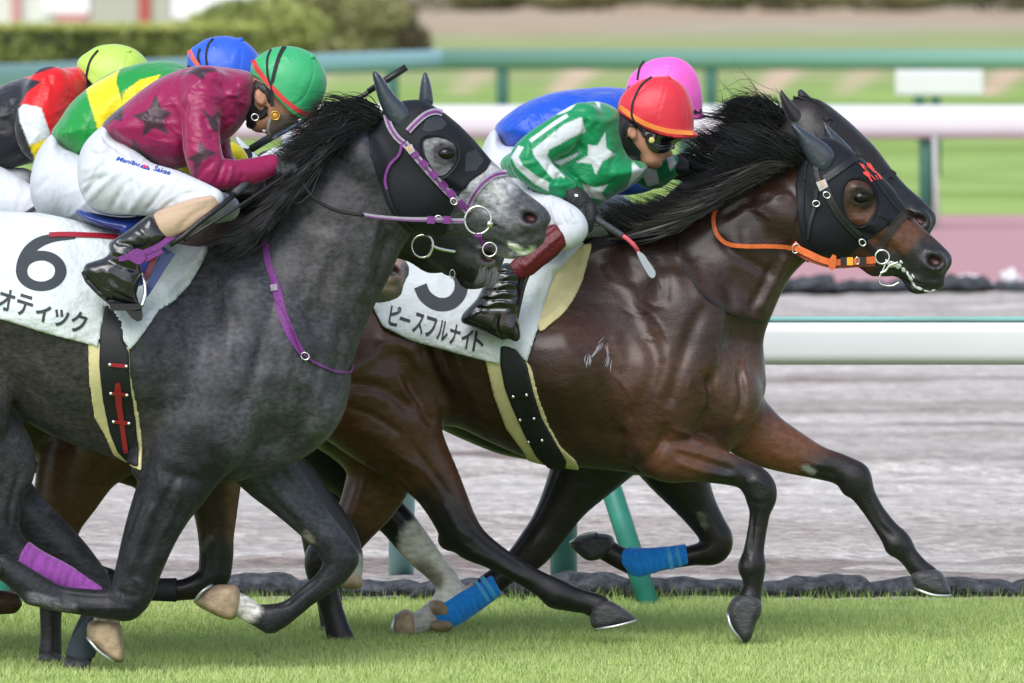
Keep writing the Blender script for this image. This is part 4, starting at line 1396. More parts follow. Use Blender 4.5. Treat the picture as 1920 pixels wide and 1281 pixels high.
    ribbon('girth_strap', gb, [(987, 770), (992, 790), (998, 812), (1005, 840), (1016, 866)], 5, m_blackl, go, off=0.005, thick=0.003)
    # hood with eye opening
    hood = [(1492, 330), (1500, 276), (1535, 256), (1562, 258), (1602, 284), (1643, 320), (1673, 350), (1700, 392), (1683, 408), (1655, 428), (1628, 448), (1600, 470), (1585, 486), (1560, 500), (1528, 496), (1510, 470), (1505, 420), (1496, 370)]
    eyeh = catmull([(1582, 350), (1592, 337), (1612, 334), (1632, 344), (1644, 368), (1643, 394), (1628, 418), (1612, 425), (1595, 418), (1582, 396), (1579, 370)], 4, True)
    eye2 = [(1655, 325), (1675, 348), (1684, 372), (1670, 372), (1660, 350)]
    ex = lambda g: np.maximum((poly_sd(g.px2, g.py2, eyeh) * MPP(g.Y))[:, None, :], -1)
    ho, hq = fine_shell('hood', G, hood, 0.0055, m_hood, root, 0.0045, 0.16, extra=ex, inner=0.004, dispf=lambda a, b: ridges(a, b, RL, yr=(40, YB + 0.01), amp=1.5))
    hb = bvh_of(hq, (V, Q))
    q = catmull([(1582, 350), (1592, 337), (1612, 334), (1632, 344), (1644, 368), (1643, 394), (1628, 418), (1612, 425), (1595, 418), (1582, 396), (1579, 370), (1582, 350)], 4)
    ribbon('eye_binding', hb, [tuple(p) for p in q], 5, m_hood, ho, off=0.005, n=1)
    ribbon('seam', hb, [(1600, 300), (1630, 322), (1655, 355), (1680, 388), (1694, 400)], 3, m_blackl, ho, off=0.004)
    fine_shell('hood_collar', G, [(1490, 345), (1502, 290), (1515, 300), (1510, 340), (1508, 400), (1514, 450), (1530, 490), (1512, 492), (1500, 450), (1494, 400)], 0.010, m_hood, ho, 0.006, 0.16)
    for nm, poly, dy in (('ear', [(1483, 232), (1500, 238), (1528, 256), (1554, 274), (1565, 292), (1561, 312), (1546, 326), (1526, 316), (1510, 294), (1498, 268)], -0.088),
                         ('ear', [(1543, 226), (1556, 240), (1580, 262), (1598, 282), (1592, 290), (1570, 286), (1552, 270), (1546, 250)], 0.06)):
        e = ear(root, poly, YB + dy, m_earc, 0.026)
    # bridle
    br = ribbon('browband', hb, [(1545, 336), (1572, 318), (1598, 300), (1614, 292)], 13, m_blackl, root, off=0.008, thick=0.004)
    br.name = 'bridle'
    ribbon('cheekpiece', hb, [(1528, 300), (1532, 330), (1542, 352), (1556, 378), (1572, 405), (1596, 432), (1620, 455), (1645, 476)], 9, m_blackl, br, off=0.009, thick=0.005)
    ribbon('cheekpiece', hb, [(1552, 352), (1566, 385), (1590, 418), (1616, 442)], 7, m_blackl, br, off=0.014, thick=0.004)
    ribbon('throat_lash', hb, [(1530, 355), (1528, 385), (1518, 420), (1514, 450)], 6, m_blackl, br, off=0.012, thick=0.003)
    ribbon('noseband', hb, [(1648, 470), (1662, 444), (1680, 418), (1700, 400), (1714, 408)], 15, mat('dark brown leather', (0.030, 0.022, 0.022), 0.45, bump=0.3, bscale=200), br, off=0.008, thick=0.005)
    bu = patch('number_tag', hb, [(1530, 342), (1547, 336), (1553, 350), (1537, 359)], mat('silver tag', (0.35, 0.35, 0.36), 0.35, metal=0.5), br, off=0.016, step=6)
    text_on(bu, hb, '3', (1537, 352), (1546, 349), 11, mat('tag gold', (0.70, 0.38, 0.08), 0.5), off=0.019, name='numeral_three')
    for (a, b, an) in ((1550, 366, 30), (1617, 455, 45), (1530, 382, 0)):
        ring('buckle', a, b, 5.5, 1.2, YB - 0.135, m_steel, br, 1.2, an)
    rp = mat('red print', (0.75, 0.07, 0.05), 0.6)
    for poly in ([(1611, 306), (1618, 308), (1626, 316), (1631, 324), (1632, 333), (1636, 339), (1638, 340), (1633, 340), (1628, 332), (1620, 327), (1618, 323), (1624, 321), (1617, 314)],
                 [(1625, 305), (1631, 306), (1637, 314), (1643, 322), (1650, 328), (1655, 336), (1650, 334), (1645, 326), (1638, 323), (1631, 316), (1626, 312)]):
        patch('emblem', hb, poly, rp, ho, off=0.0045, thick=0.001, step=3)
    for ln in ([(1633, 328), (1641, 337)], [(1641, 328), (1647, 337)], [(1645, 327), (1652, 336)], [(1631, 334), (1634, 341)]):
        ribbon('emblem', hb, ln, 1.6, rp, ho, off=0.0045, thick=0.001, m=2)
    # bit and reins
    yb_ = YB - 0.125
    bit = ring('bit_ring', 1654, 482, 13, 1.9, yb_, m_steel, root, 1.0)
    ptube('bit_shank', [(1662, 486), (1656, 505), (1648, 522), (1652, 533), (1672, 536), (1686, 529)], yb_ + 0.02, 1.8, m_steel, bit)
    ptube('bit_shank', [(1650, 512), (1660, 508), (1668, 498), (1684, 492)], yb_ + 0.02, 2.4, m_steel, bit)
    V2, F2 = [], []
    rg = np.random.RandomState(5)
    Vs = []
    for (a, b, w_, h__, an) in [(1672, 496, 9, 7, 0), (1684, 499, 9, 6, 20), (1694, 506, 6, 5, 45), (1702, 514, 7, 3, 60), (1708, 524, 8, 3, 62), (1714, 534, 8, 3, 50), (1724, 541, 8, 3, 25), (1738, 546, 8, 2, 5), (1750, 545, 5, 2, -10), (1690, 492, 4, 4, 0), (1712, 518, 5, 2, 60), (1662, 492, 4, 4, 0)]:
        ca_, sa_ = math.cos(math.radians(an)), math.sin(math.radians(an))
        poly = []
        for q_ in range(9):
            t_ = q_ / 9 * 2 * math.pi; k_ = 0.65 + 0.5 * rg.rand()
            u_, v_ = w_ * k_ * math.cos(t_), h__ * k_ * math.sin(t_)
            poly.append((a + u_ * ca_ - v_ * sa_, b + u_ * sa_ + v_ * ca_))
        Vs.append(patch('', bv, poly, None, off=0.004, thick=0.004, step=3, raw=True))
    a_, b_ = join_raw(Vs)
    fo = mk('mouth_foam', a_, b_, m_foam, root); fo['kind'] = 'stuff'
    rein = ribbon('rein', bv, [(1352, 378), (1340, 398), (1338, 418), (1346, 442), (1366, 458), (1400, 462), (1440, 462), (1475, 464), (1500, 470)], 8, m_orange, root, off=0.02, thick=0.006)
    yr_ = hit(bv, 1495, 468)[0]
    y0 = (yr_.y if yr_ else YB - .1) - 0.03
    ribbon('rein_strap', None, [(1488, 462, 12, y0), (1520, 478, 13, YB - .13), (1550, 490, 12, YB - .14), (1580, 492, 12, YB - .14), (1612, 490, 13, YB - .14), (1642, 487, 13, YB - .13)], 12, m_orange, rein, thick=0.006)
    ribbon('rein_strap', None, [(1494, 474, 6, y0 + .01), (1520, 489, 6, YB - .12), (1560, 500, 6, YB - .13), (1600, 499, 6, YB - .13), (1640, 496, 6, YB - .12)], 6, mat('dark orange leather', (0.30, 0.06, 0.02), 0.5), rein, thick=0.004)
    patch('rein_loop', None, [(1483, 462), (1492, 452), (1500, 460), (1496, 472)], m_orange, rein, dflt=y0 - .004, thick=0.004)
    patch('rein_stop', None, [(1557, 484), (1561, 477), (1568, 480), (1568, 498), (1562, 508), (1555, 505), (1553, 496)], m_orange, rein, dflt=YB - .152, thick=0.012)
    for i, (xa, xb, m_) in enumerate(((1576, 1588, m_blackl), (1588, 1599, mat('amber strap', (0.85, 0.38, 0.02), 0.5)), (1612, 1624, m_blackl))):
        ribbon('rein_keeper', None, [(xa, 490, 15, YB - .148), (xb, 490, 15, YB - .148)], 15, m_, rein, thick=0.018)
    ring('rein_buckle', 1607, 489, 6.5, 1.2, YB - .15, m_steel, rein, 0.6)
    ring('martingale_ring', 1492, 466, 9, 1.4, y0 - 0.01, m_steel, rein, 0.7, 20)
    ribbon('rein', bv, [(1366, 348), (1356, 362), (1350, 378)], 12, m_orange, root, off=0.035, thick=0.006)
    ribbon('breast_strap_or_crease', bv, [(1276, 402), (1272, 440), (1280, 490), (1310, 540), (1350, 575), (1400, 598), (1434, 606)], 5, m_blackl, root, off=0.006, thick=0.003)  # dark ribbon stands in for the shaded crease along the shoulder
    rg = np.random.RandomState(9)
    # dried sweat mark on the shoulder
    Vs = []
    for i in range(26):
        ln = [(1103, 684), (1106, 668), (1118, 656), (1130, 642)] if i % 3 else [(1140, 648), (1143, 666), (1136, 686)]
        ox_, oy_ = rg.randn() * 3.2, rg.randn() * 4
        k0 = rg.randint(0, len(ln) - 1)
        seg_ = [(x + ox_ + rg.randn() * 1.5, y + oy_ + rg.randn() * 1.5) for x, y in ln[k0:k0 + 2]]
        seg_ = [seg_[0], ((seg_[0][0] + seg_[1][0]) / 2 + rg.randn() * 1.5, (seg_[0][1] + seg_[1][1]) / 2), seg_[1]]
        w0 = rg.uniform(0.8, 2.6)
        Vs.append(ribbon('', bv, [(seg_[0][0], seg_[0][1], 0.5), (seg_[1][0], seg_[1][1], w0), (seg_[2][0], seg_[2][1], 0.4)], 1, None, off=0.0008 + i * 0.00004, thick=0.0003, m=2, n=3, raw=True))
    a_, b_ = join_raw(Vs)
    sw = mk('sweat_mark', a_, b_, mat('sweat specks', (0.28, 0.27, 0.31), 0.7), root, smooth=False); sw['kind'] = 'stuff'
    # mane
    def gp(L, Y0=YB):
        return [P(a, b, Y0 + (d[0] if d else 0)) for a, b, *d in L]
    guides = [gp([(1165, 448, -.06), (1150, 436, -.1), (1140, 422, -.12), (1128, 405, -.12)]),
              gp([(1230, 432, -.09), (1205, 425, -.13), (1170, 412, -.15), (1135, 392, -.16)]),
              gp([(1290, 412, -.10), (1250, 412, -.14), (1200, 402, -.16), (1150, 378, -.17)]),
              gp([(1340, 385, -.10), (1295, 396, -.15), (1235, 392, -.17), (1170, 372, -.18)]),
              gp([(1385, 358, -.10), (1340, 368, -.15), (1285, 372, -.17), (1225, 362, -.17)]),
              gp([(1420, 335, -.10), (1385, 340, -.14), (1335, 345, -.16), (1285, 342, -.17)]),
              gp([(1455, 318, -.09), (1425, 312, -.13), (1385, 305, -.14), (1345, 310, -.15)]),
              gp([(1485, 305, -.08), (1460, 285, -.12), (1425, 270, -.13), (1385, 272, -.13)]),
              gp([(1510, 292, -.07), (1485, 272, -.10), (1450, 258, -.11), (1415, 262, -.11)])]
    strands('mane', guides, 4000, m_hair, root, r=0.0018, jit=0.009, curl=0.018, seed=3, cl=8)
    lay = [[(p[0], p[1] + 0.06, p[2] + (0.012 if j == 0 else 0.0)) for j, p in enumerate(g)] for g in guides]
    strands('mane', lay, 2600, m_hair, root, r=0.0022, jit=0.007, curl=0.008, seed=8)
    wisps = [gp([(1420, 338, -.12), (1370, 330, -.15), (1330, 318, -.15), (1310, 322, -.15)]), gp([(1460, 300, -.12), (1400, 270, -.14), (1345, 262, -.14), (1325, 290, -.14)]), gp([(1490, 280, -.1), (1440, 245, -.11), (1390, 235, -.1), (1350, 262, -.1)])]
    strands('mane', wisps, 260, m_hair, root, r=0.0011, jit=0.016, curl=0.03, seed=15)
    low = [gp([(1300, 405, -.10), (1260, 425, -.16), (1210, 432, -.17), (1160, 428, -.17)]),
           gp([(1390, 350, -.11), (1345, 372, -.16), (1290, 396, -.18), (1215, 415, -.18)]),
           gp([(1480, 306, -.10), (1445, 312, -.15), (1400, 328, -.17), (1340, 358, -.17)])]
    strands('mane', low, 2000, mat('brown black hair', (0.020, 0.016, 0.016), 0.35, spec=0.6), root, r=0.0019, jit=0.007, curl=0.006, seed=12)
    # tail
    tg = [gp([(545, 560), (500, 580), (440, 640), (400, 740)]), gp([(545, 575, .04), (495, 600, .04), (450, 680, .05), (420, 790, .04)])]
    strands('tail', tg, 500, m_hair, root, r=0.0018, jit=0.02, seed=5)
    return root, G, bv
# ------------------------------------------------------------------ the grey horse, number 6
YGR = 41.7
GREY_TRUNK = [(735, 205), (690, 222), (620, 268), (560, 328), (500, 392), (440, 448), (385, 474), (300, 462), (200, 440), (100, 415), (0, 402), (-90, 405), (-180, 440), (-240, 520), (-260, 620), (-230, 720), (-150, 790), (-70, 800),
              (-10, 745), (33, 774), (70, 803), (140, 835), (210, 858), (262, 872), (330, 890), (400, 905), (450, 902), (520, 882), (580, 852), (622, 815), (645, 775), (657, 730), (660, 690), (675, 640), (703, 572), (730, 520), (752, 470), (775, 430), (800, 350), (790, 240)]
GREY_W = [(740, 300, .085), (680, 320, .095), (560, 420, .12), (640, 560, .12), (420, 500, .14), (540, 650, .19), (600, 740, .19), (450, 700, .25), (260, 650, .30), (100, 600, .30), (-40, 600, .27), (-180, 600, .24), (500, 860, .14), (380, 475, .07), (250, 480, .2), (250, 840, .2), (0, 430, .15)]
GREY_HEAD = [(722, 215), (745, 195), (775, 190), (795, 191), (815, 204), (836, 217), (862, 238), (888, 264), (922, 301), (952, 328), (981, 357), (1008, 377), (1025, 392), (1034, 406), (1034, 417), (1023, 428), (1026, 440), (1020, 455), (1006, 468),
             (986, 480), (958, 487), (936, 482), (918, 470), (893, 456), (868, 446), (845, 444), (820, 442), (790, 436), (762, 420), (735, 395), (712, 360), (702, 300), (706, 240)]
GREY_HW = [(760, 215, .10), (810, 290, .115), (770, 360, .105), (850, 260, .11), (890, 330, .085), (950, 390, .064), (1000, 420, .064), (950, 470, .045), (880, 420, .06)]
GREY_VEINS = [
    ([(330, 560), (350, 620), (345, 690), (370, 760)], -.004, 12), ([(420, 560), (430, 640), (420, 720)], .004, 12), ([(470, 560), (490, 640), (480, 720)], -.004, 12), ([(540, 580), (545, 650), (530, 720)], .004, 10), ([(300, 640), (310, 720), (320, 800)], -.004, 10),
    ([(600, 640), (606, 700), (590, 770)], .004, 7), ([(560, 800), (520, 830), (480, 840)], -.004, 8), ([(400, 820), (440, 850), (500, 860)], .004, 10), ([(360, 850), (380, 880), (420, 890)], -.005, 8), ([(290, 870), (300, 900), (296, 940)], .003, 4), ([(340, 900), (330, 950), (300, 1010)], .003, 3),
    ([(620, 430), (650, 470), (640, 540)], .004, 12), ([(560, 440), (580, 500), (560, 560)], -.004, 12), ([(710, 400), (700, 450), (685, 500)], .004, 6), ([(150, 700), (170, 760), (200, 810)], -.003, 10), ([(60, 660), (90, 720), (130, 780)], .003, 10), ([(20, 620), (40, 700)], -.004, 12),
    ([(270, 940), (250, 1000), (226, 1060)], .0035, 3.5), ([(310, 960), (292, 1010), (270, 1060)], -.0035, 4), ([(250, 1085), (270, 1100), (276, 1120)], .004, 5), ([(228, 1105), (230, 1125), (245, 1140)], -.004, 4), ([(900, 345), (930, 372), (950, 400)], .003, 2.4), ([(915, 335), (950, 372), (972, 392)], .003, 2.4), ([(880, 395), (915, 412), (945, 436)], -.003, 3),
    ([(960, 380), (950, 395), (955, 415)], .0025, 2.4), ([(985, 440), (970, 448), (950, 442)], -.003, 4), ([(1015, 435), (1000, 446), (985, 448)], -.0025, 3)]
def build_grey():
    root = empty('race_horse', P(200, 1262, YGR)[:2] + (0,), 'dark grey racehorse number 6 with a black hood and purple bridle', 'horse')
    G = Grid((-275, 165, 1050, 1290), YGR, 0.36, 0.009)
    G.domed(GREY_TRUNK, 190, GREY_W, blur=5)
    for s in (-1, 1):
        G.ell(500, 640, 60, 140, dy=s * 0.14, w=0.075, ang=-25, k=0.08)
        G.ell(400, 760, 80, 90, dy=s * 0.17, w=0.075, ang=0, k=0.07)
        G.ell(590, 760, 48, 62, dy=s * 0.08, w=0.08, ang=0, k=0.04)
        G.ell(-130, 600, 110, 140, dy=s * 0.15, w=0.11, ang=10, k=0.08)
        G.ell(-60, 760, 80, 80, dy=s * 0.16, w=0.085, ang=20, k=0.06)
        G.ell(690, 300, 50, 34, dy=s * 0.05, w=0.06, ang=50, k=0.05)
    leg(G, [(390, 800, 90), (350, 860, 76), (328, 905, 66), (306, 945, 58), (282, 1000, 50), (262, 1060, 44), (250, 1100, 40), (240, 1122, 38), (205, 1133, 29), (150, 1128, 25), (105, 1121, 25), (66, 1104, 29), (32, 1080, 26), (5, 1062, 24)], -0.12, -0.13)
    leg(G, [(440, 800, 70), (495, 875, 58), (535, 920, 47), (572, 962, 38), (606, 1000, 33), (632, 1035, 33), (634, 1062, 30), (612, 1090, 23), (578, 1116, 20), (545, 1143, 20), (512, 1158, 26), (478, 1152, 21), (452, 1136, 22), (430, 1128, 24)], 0.10, 0.12)
    leg(G, [(-150, 700, 120), (-90, 780, 95), (-30, 830, 80), (14, 872, 54), (6, 930, 38), (0, 985, 38), (14, 1022, 34), (50, 1050, 27), (105, 1077, 24), (155, 1098, 23), (188, 1116, 25), (200, 1142, 22), (200, 1165, 26)], -0.10, -0.035)
    leg(G, [(-160, 720, 110), (-100, 800, 90), (-30, 880, 66), (30, 950, 50), (100, 1010, 40), (150, 1060, 34), (185, 1100, 24), (176, 1150, 22), (160, 1190, 24), (150, 1225, 25), (143, 1250, 24)], 0.10, 0.12)
    for (x_, y_, rx_, ry_, dy_, an_) in ((236, 1150, 20, 12, -.13, 0), (274, 1104, 12, 18, -.13, 0), (60, 1122, 14, 10, -.13, 0), (504, 1176, 14, 10, .12, 20), (660, 1046, 12, 18, .12, 0), (616, 1020, 10, 14, .12, 0), (262, 878, 16, 20, -.13, 0)):
        G.ell(x_, y_, rx_, ry_, dy=dy_, w=0.030, ang=an_, k=0.025)
    G.domed(GREY_HEAD, 75, GREY_HW, k=0.03, blur=3, smooth=4)
    head_features(G, (832, 288), (994, 409), None, jaw=(772, 370, 48, 48))
    G.ell(905, 452, 30, 4, w=0.03, ang=12, k=0.008, op='s')
    V, Q = G.mesh(2)
    N = vnormals(V, Q)
    RL = [
        ([(520, 520), (500, 620), (470, 720), (440, 780)], -0.010, 16), ([(400, 560), (380, 640), (360, 720), (330, 800)], -0.008, 22),
        ([(575, 560), (600, 640), (590, 700)], -0.010, 14), ([(560, 720), (575, 780), (540, 850)], -0.010, 12), ([(640, 600), (635, 680), (610, 760)], -0.009, 10),
        ([(300, 880), (360, 900), (430, 900)], -0.009, 14), ([(270, 860), (285, 780), (280, 700)], 0.005, 18), ([(300, 560), (330, 620), (350, 700)], 0.005, 20),
        ([(640, 470), (610, 540), (620, 620)], -0.007, 14), ([(700, 420), (690, 500), (670, 570)], 0.008, 12), ([(735, 430), (715, 490), (695, 550)], -0.007, 8), ([(560, 380), (600, 420), (680, 420)], -0.005, 18),
        ([(340, 880), (300, 960), (265, 1060)], -0.005, 7), ([(366, 930), (330, 1000), (300, 1060)], 0.006, 8), ([(290, 940), (262, 1010), (240, 1080)], 0.006, 9), ([(268, 930), (240, 1000), (215, 1060)], -0.004, 6),
        ([(240, 1140), (180, 1142), (110, 1136)], 0.004, 5), ([(220, 1124), (150, 1120), (90, 1110)], -0.004, 4), ([(222, 1105), (240, 1118), (262, 1118)], -0.004, 6),
        ([(40, 880), (22, 940), (18, 990)], -0.006, 6), ([(0, 870), (-10, 930)], 0.006, 10),
        ([(818, 272), (832, 267), (848, 274), (855, 288)], 0.006, 4), ([(815, 300), (832, 306), (850, 300)], 0.004, 4), ([(820, 320), (870, 350), (930, 390)], 0.005, 9), ([(815, 340), (870, 368), (930, 410)], -0.005, 8),
        ([(900, 320), (945, 365), (985, 390)], 0.004, 10), ([(975, 395), (994, 390), (1012, 398)], 0.006, 5), ([(972, 404), (980, 420), (996, 426), (1012, 418)], 0.005, 5),
        ([(908, 448), (940, 462), (975, 474), (1000, 470)], -0.007, 4), ([(930, 430), (960, 445), (990, 455)], 0.004, 6), ([(925, 440), (950, 456), (975, 466)], 0.003, 3), ([(890, 375), (930, 400), (960, 425)], -0.004, 5),
        ([(905, 395), (935, 420), (960, 440)], 0.003, 4), ([(930, 370), (955, 392), (968, 410)], 0.003, 4), ([(860, 360), (885, 385), (905, 390)], 0.003, 4),
    ] + GREY_VEINS
    V = ridges(V, N, RL, yr=(38, YGR + 0.01), amp=1.5)
    V = ridges(V, N, [([(500, 900), (545, 950), (590, 1000)], 0.006, 8), ([(520, 880), (570, 930), (610, 975)], -0.005, 6), ([(480, 890), (520, 945), (565, 985)], -0.005, 6), ([(600, 1085), (560, 1115), (530, 1140)], -0.004, 4)], yr=(YGR + 0.01, 45), amp=1.5)
    gd = (0.014, 0.015, 0.019)
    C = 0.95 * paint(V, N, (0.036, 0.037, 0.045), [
        ('top', None, 0.35, 0.5, (0.070, 0.076, 0.096), 0.6),  # upward-facing coat painted lighter and bluer, as skylight from above
        ('line', [(500, 560), (440, 680), (420, 800)], 60, 80, (0.062, 0.063, 0.075), 0.7),
        ('line', [(560, 760), (600, 800)], 60, 50, (0.058, 0.062, 0.066), 0.6),
        ('line', [(640, 420), (600, 520)], 50, 60, (0.066, 0.062, 0.068), 0.8),
        ('line', [(720, 440), (690, 600), (640, 700)], 22, 60, (0.030, 0.032, 0.032), 0.8),
        ('line', [(0, 640), (150, 760), (220, 830)], 70, 60, (0.045, 0.040, 0.038), 0.7),
        ('line', [(350, 880), (290, 1000), (240, 1130), (0, 1090)], 64, 40, gd, 1.0, (0, YGR)),
        ('line', [(-40, 1000), (10, 1020), (200, 1120)], 40, 40, gd, 1, (0, YGR)),
        ('line', [(540, 900), (620, 1010)], 60, 30, (0.032, 0.036, 0.045), 0.8, (YGR, 50)),
        ('line', [(630, 1050), (540, 1150), (500, 1160)], 34, 20, gd, 1, (YGR, 50)),
        ('line', [(100, 1010), (180, 1120), (140, 1260)], 44, 20, gd, 1, (YGR, 50)),
        ('line', [(462, 1142), (440, 1130)], 20, 12, (0.55, 0.53, 0.50), 1, (YGR, 50)),
        ('line', [(203, 1160), (200, 1172)], 24, 8, (0.50, 0.48, 0.46), 1, (YGR - .082, YGR + .02)),
        ('line', [(60, 1120), (110, 1136), (135, 1140)], 6, 8, (0.16, 0.16, 0.19), 0.6, (0, YGR - .07)),
        ('line', [(575, 1003), (582, 1012)], 6, 4, (0.20, 0.18, 0.16), 1, (YGR, 50)),
        # face
        ('poly', [(800, 255), (840, 250), (890, 268), (950, 328), (1010, 378), (1000, 430), (930, 430), (880, 400), (840, 350), (800, 310)], 8, 26, (0.26, 0.265, 0.29)),
        ('line', [(940, 350), (880, 310)], 14, 22, (0.46, 0.46, 0.48), 0.8),
        ('poly', [(795, 262), (850, 262), (860, 300), (835, 335), (800, 310)], 0, 14, (0.17, 0.17, 0.185)), ('line', [(828, 286), (846, 291)], 15, 10, (0.035, 0.035, 0.04), 1),
        ('line', [(870, 430), (950, 460)], 28, 24, (0.055, 0.06, 0.062), .9),
        ('line', [(985, 385), (1022, 415), (1000, 450)], 22, 22, (0.065, 0.066, 0.075), .95),
        ('line', [(930, 480), (960, 484)], 5, 8, (0.3, 0.3, 0.3), .7),
        ('line', [(958, 462), (985, 474), (1000, 470)], 4, 5, (0.8, 0.84, 0.72), .9),
    ])
    nose_mark(V, C, (994, 409), 1.0, (0.20, 0.05, 0.06))
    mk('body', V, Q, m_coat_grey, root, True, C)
    bv = bvh_of((V, Q))
    put_eye(root, 836, 288, YGR, bv, 0.027)
    hoof(root, [(-40, 1040), (-32, 1075), (-5, 1085), (10, 1066), (2, 1046), (-20, 1036)], YGR - 0.13, m_hoof)
    hoof(root, [(394, 1100), (424, 1096), (446, 1100), (452, 1126), (441, 1160), (418, 1160), (396, 1150), (370, 1136), (366, 1124)], YGR + 0.12, m_hooft, [(396, 1098), (378, 1110), (366, 1128)])
    hoof(root, [(165, 1168), (190, 1160), (222, 1166), (230, 1186), (234, 1236), (226, 1243), (210, 1239), (192, 1224), (176, 1209), (164, 1196)], YGR - 0.035, m_hooft, [(164, 1196), (186, 1222), (214, 1241)])
    hoof(root, [(124, 1236), (118, 1262), (140, 1268), (166, 1262), (168, 1236), (146, 1228)], YGR + 0.12, m_hoof)
    # wraps
    fine_shell('bandage', G, [(54, 1014), (80, 1030), (113, 1048), (161, 1078), (193, 1100), (192, 1124), (139, 1116), (71, 1092), (34, 1062), (40, 1036)], 0.007, m_purpwrap, root, 0.006, 0.051, yc=-0.035, dispf=lambda a, b: ridges(a, b, [([(60 + 13 * q_, 1018 + 8 * q_), (50 + 13 * q_, 1044 + 8 * q_), (46 + 13 * q_, 1070 + 7 * q_)], -.0025, 2, 0) for q_ in range(11)] + [([(80, 1030), (66, 1056), (58, 1080)], -0.004, 3, 0), ([(92, 1036), (78, 1062), (70, 1088)], 0.003, 3, 0), ([(140, 1062), (128, 1088), (122, 1112)], -0.003, 3, 0), ([(165, 1078), (156, 1098)], -0.003, 3, 0)]))
    fine_shell('tendon_boot', G, [(168, 1150), (200, 1160), (186, 1200), (176, 1236), (150, 1244), (120, 1232), (128, 1206), (146, 1180)], 0.008, m_greywrap, root, 0.006, 0.10, yc=0.12)
    # tack
    cloth = [(-120, 385), (40, 398), (92, 400), (150, 405), (230, 425), (300, 432), (396, 428), (398, 440), (390, 470), (376, 500), (356, 534), (330, 562), (300, 580), (288, 600), (262, 636), (248, 652), (236, 632), (228, 600), (203, 570), (196, 610), (190, 646), (170, 640), (100, 622), (0, 592), (-60, 576), (-80, 520), (-110, 470)]
    def cdisp(V_, N_):
        return ridges(V_, N_, [([(60, 430), (40, 470), (20, 500)], 0.006, 12), ([(396, 440), (360, 500), (300, 560)], 0.012, 7), ([(380, 450), (340, 490), (290, 530)], -0.008, 8), ([(150, 440), (200, 470), (210, 540)], 0.004, 14), ([(-10, 540), (60, 560)], 0.004, 10)])
    sc_, cq = fine_shell('saddle_cloth', G, cloth, 0.020, m_cloth, root, 0.009, 0.345, dispf=cdisp)
    cb = bvh_of(cq)
    cx, cy = 77, 508
    loop = [(cx + 37 * math.cos(a), cy + 29 * math.sin(a), 22 - 4 * abs(math.sin(a))) for a in np.linspace(math.pi * 1.02, -math.pi * 0.98, 15)]
    nv, nf = join_raw([ribbon('', cb, loop, 22, None, off=0.003, thick=0.002, m=5, n=3, raw=True),
                       ribbon('', cb, [(40, 512, 21), (43, 492, 22), (54, 470, 21), (74, 454, 19), (100, 446, 15), (141, 442, 11)], 22, None, off=0.0036, thick=0.002, m=5, n=5, raw=True)])
    mk('numeral_six', nv, nf, m_clothd, sc_, smooth=False)
    kana(sc_, cb, 'オティック', [(-6, 578), (164, 630)], 30, 40)
    fine_shell('girth_pad', G, [(170, 634), (172, 712), (180, 780), (198, 812), (214, 852), (236, 866), (268, 880), (270, 830), (262, 762), (250, 700), (247, 645)], 0.010, m_yellow, root, 0.007, 0.33)
    go, gq = fine_shell('girth', G, [(204, 560), (193, 613), (191, 680), (197, 747), (208, 808), (222, 846), (240, 866), (262, 872), (262, 840), (257, 780), (249, 713), (247, 655), (236, 636), (240, 600), (262, 570)], 0.019, m_girth, root, 0.007, 0.335)
    gb = bvh_of(gq)
    for (a, b) in (((206, 684), (237, 687)), ((208, 738), (238, 741)), ((213, 791), (242, 794))):
        ribbon('keeper', gb, [a, b], 7, m_redl, go, off=0.008, thick=0.005)
        for q in (a, b):
            h_, _ = hit(gb, *q)
            if h_:
                ball('stud', (h_.x, h_.y - 0.009, h_.z), 0.006, m_steel, go, (1, .5, 1), 10)
    ribbon('girth_strap', gb, [(221, 718, 7), (221, 730, 12), (223, 760, 12), (229, 800, 9), (236, 850, 9)], 9, m_redl, go, off=0.005, thick=0.004)
    ribbon('overgirth_strap', cb, [(92, 440), (120, 439), (160, 440), (200, 442), (232, 446)], 9, m_redl, root, off=0.008, thick=0.004)
    saddle = G  # seat of the saddle: blue shell above the withers
    g = Grid((120, 375, 330, 560), YGR, 0.2, 0.006)
    g.domed([(138, 393), (150, 391), (190, 402), (240, 408), (300, 402), (330, 420), (320, 436), (250, 440), (200, 430), (160, 414)], 14, 0.13, k=0, smooth=4)
    g.domed([(225, 430), (300, 415), (320, 440), (300, 480), (290, 520), (255, 560), (240, 540), (250, 480)], 14, 0.185, k=0.01, smooth=4)
    V2, Q2 = g.mesh(2)
    sd = mk('saddle', V2, Q2, mat('blue saddle leather', (0.012, 0.035, 0.22), 0.3, coat=0.4, bump=0.1, bscale=100), root)
    ribbon('saddle_flap', None, [(318, 470, 26, YGR - .30), (300, 500, 22, YGR - .31), (285, 530, 16, YGR - .32), (272, 555, 10, YGR - .32)], 20, mat('blue saddle leather'), sd, thick=0.006)
    ribbon('billet', None, [(292, 478, 9, YGR - .325), (280, 505, 9, YGR - .33), (268, 530, 8, YGR - .33)], 9, m_redl, sd, thick=0.004)
    # hood
    hood = [(690, 250), (700, 222), (726, 204), (742, 190), (775, 186), (797, 188), (817, 201), (838, 215), (863, 236), (889, 262), (922, 302), (912, 318), (884, 338), (862, 362), (845, 400), (836, 440), (800, 446), (770, 440), (742, 412), (724, 380), (708, 330), (694, 285)]
    eyq = [(790, 268), (797, 258), (820, 254), (846, 262), (858, 276), (860, 296), (850, 316), (833, 331), (820, 332), (808, 318), (798, 300), (792, 285)]
    eyeh = catmull(eyq, 4, True)
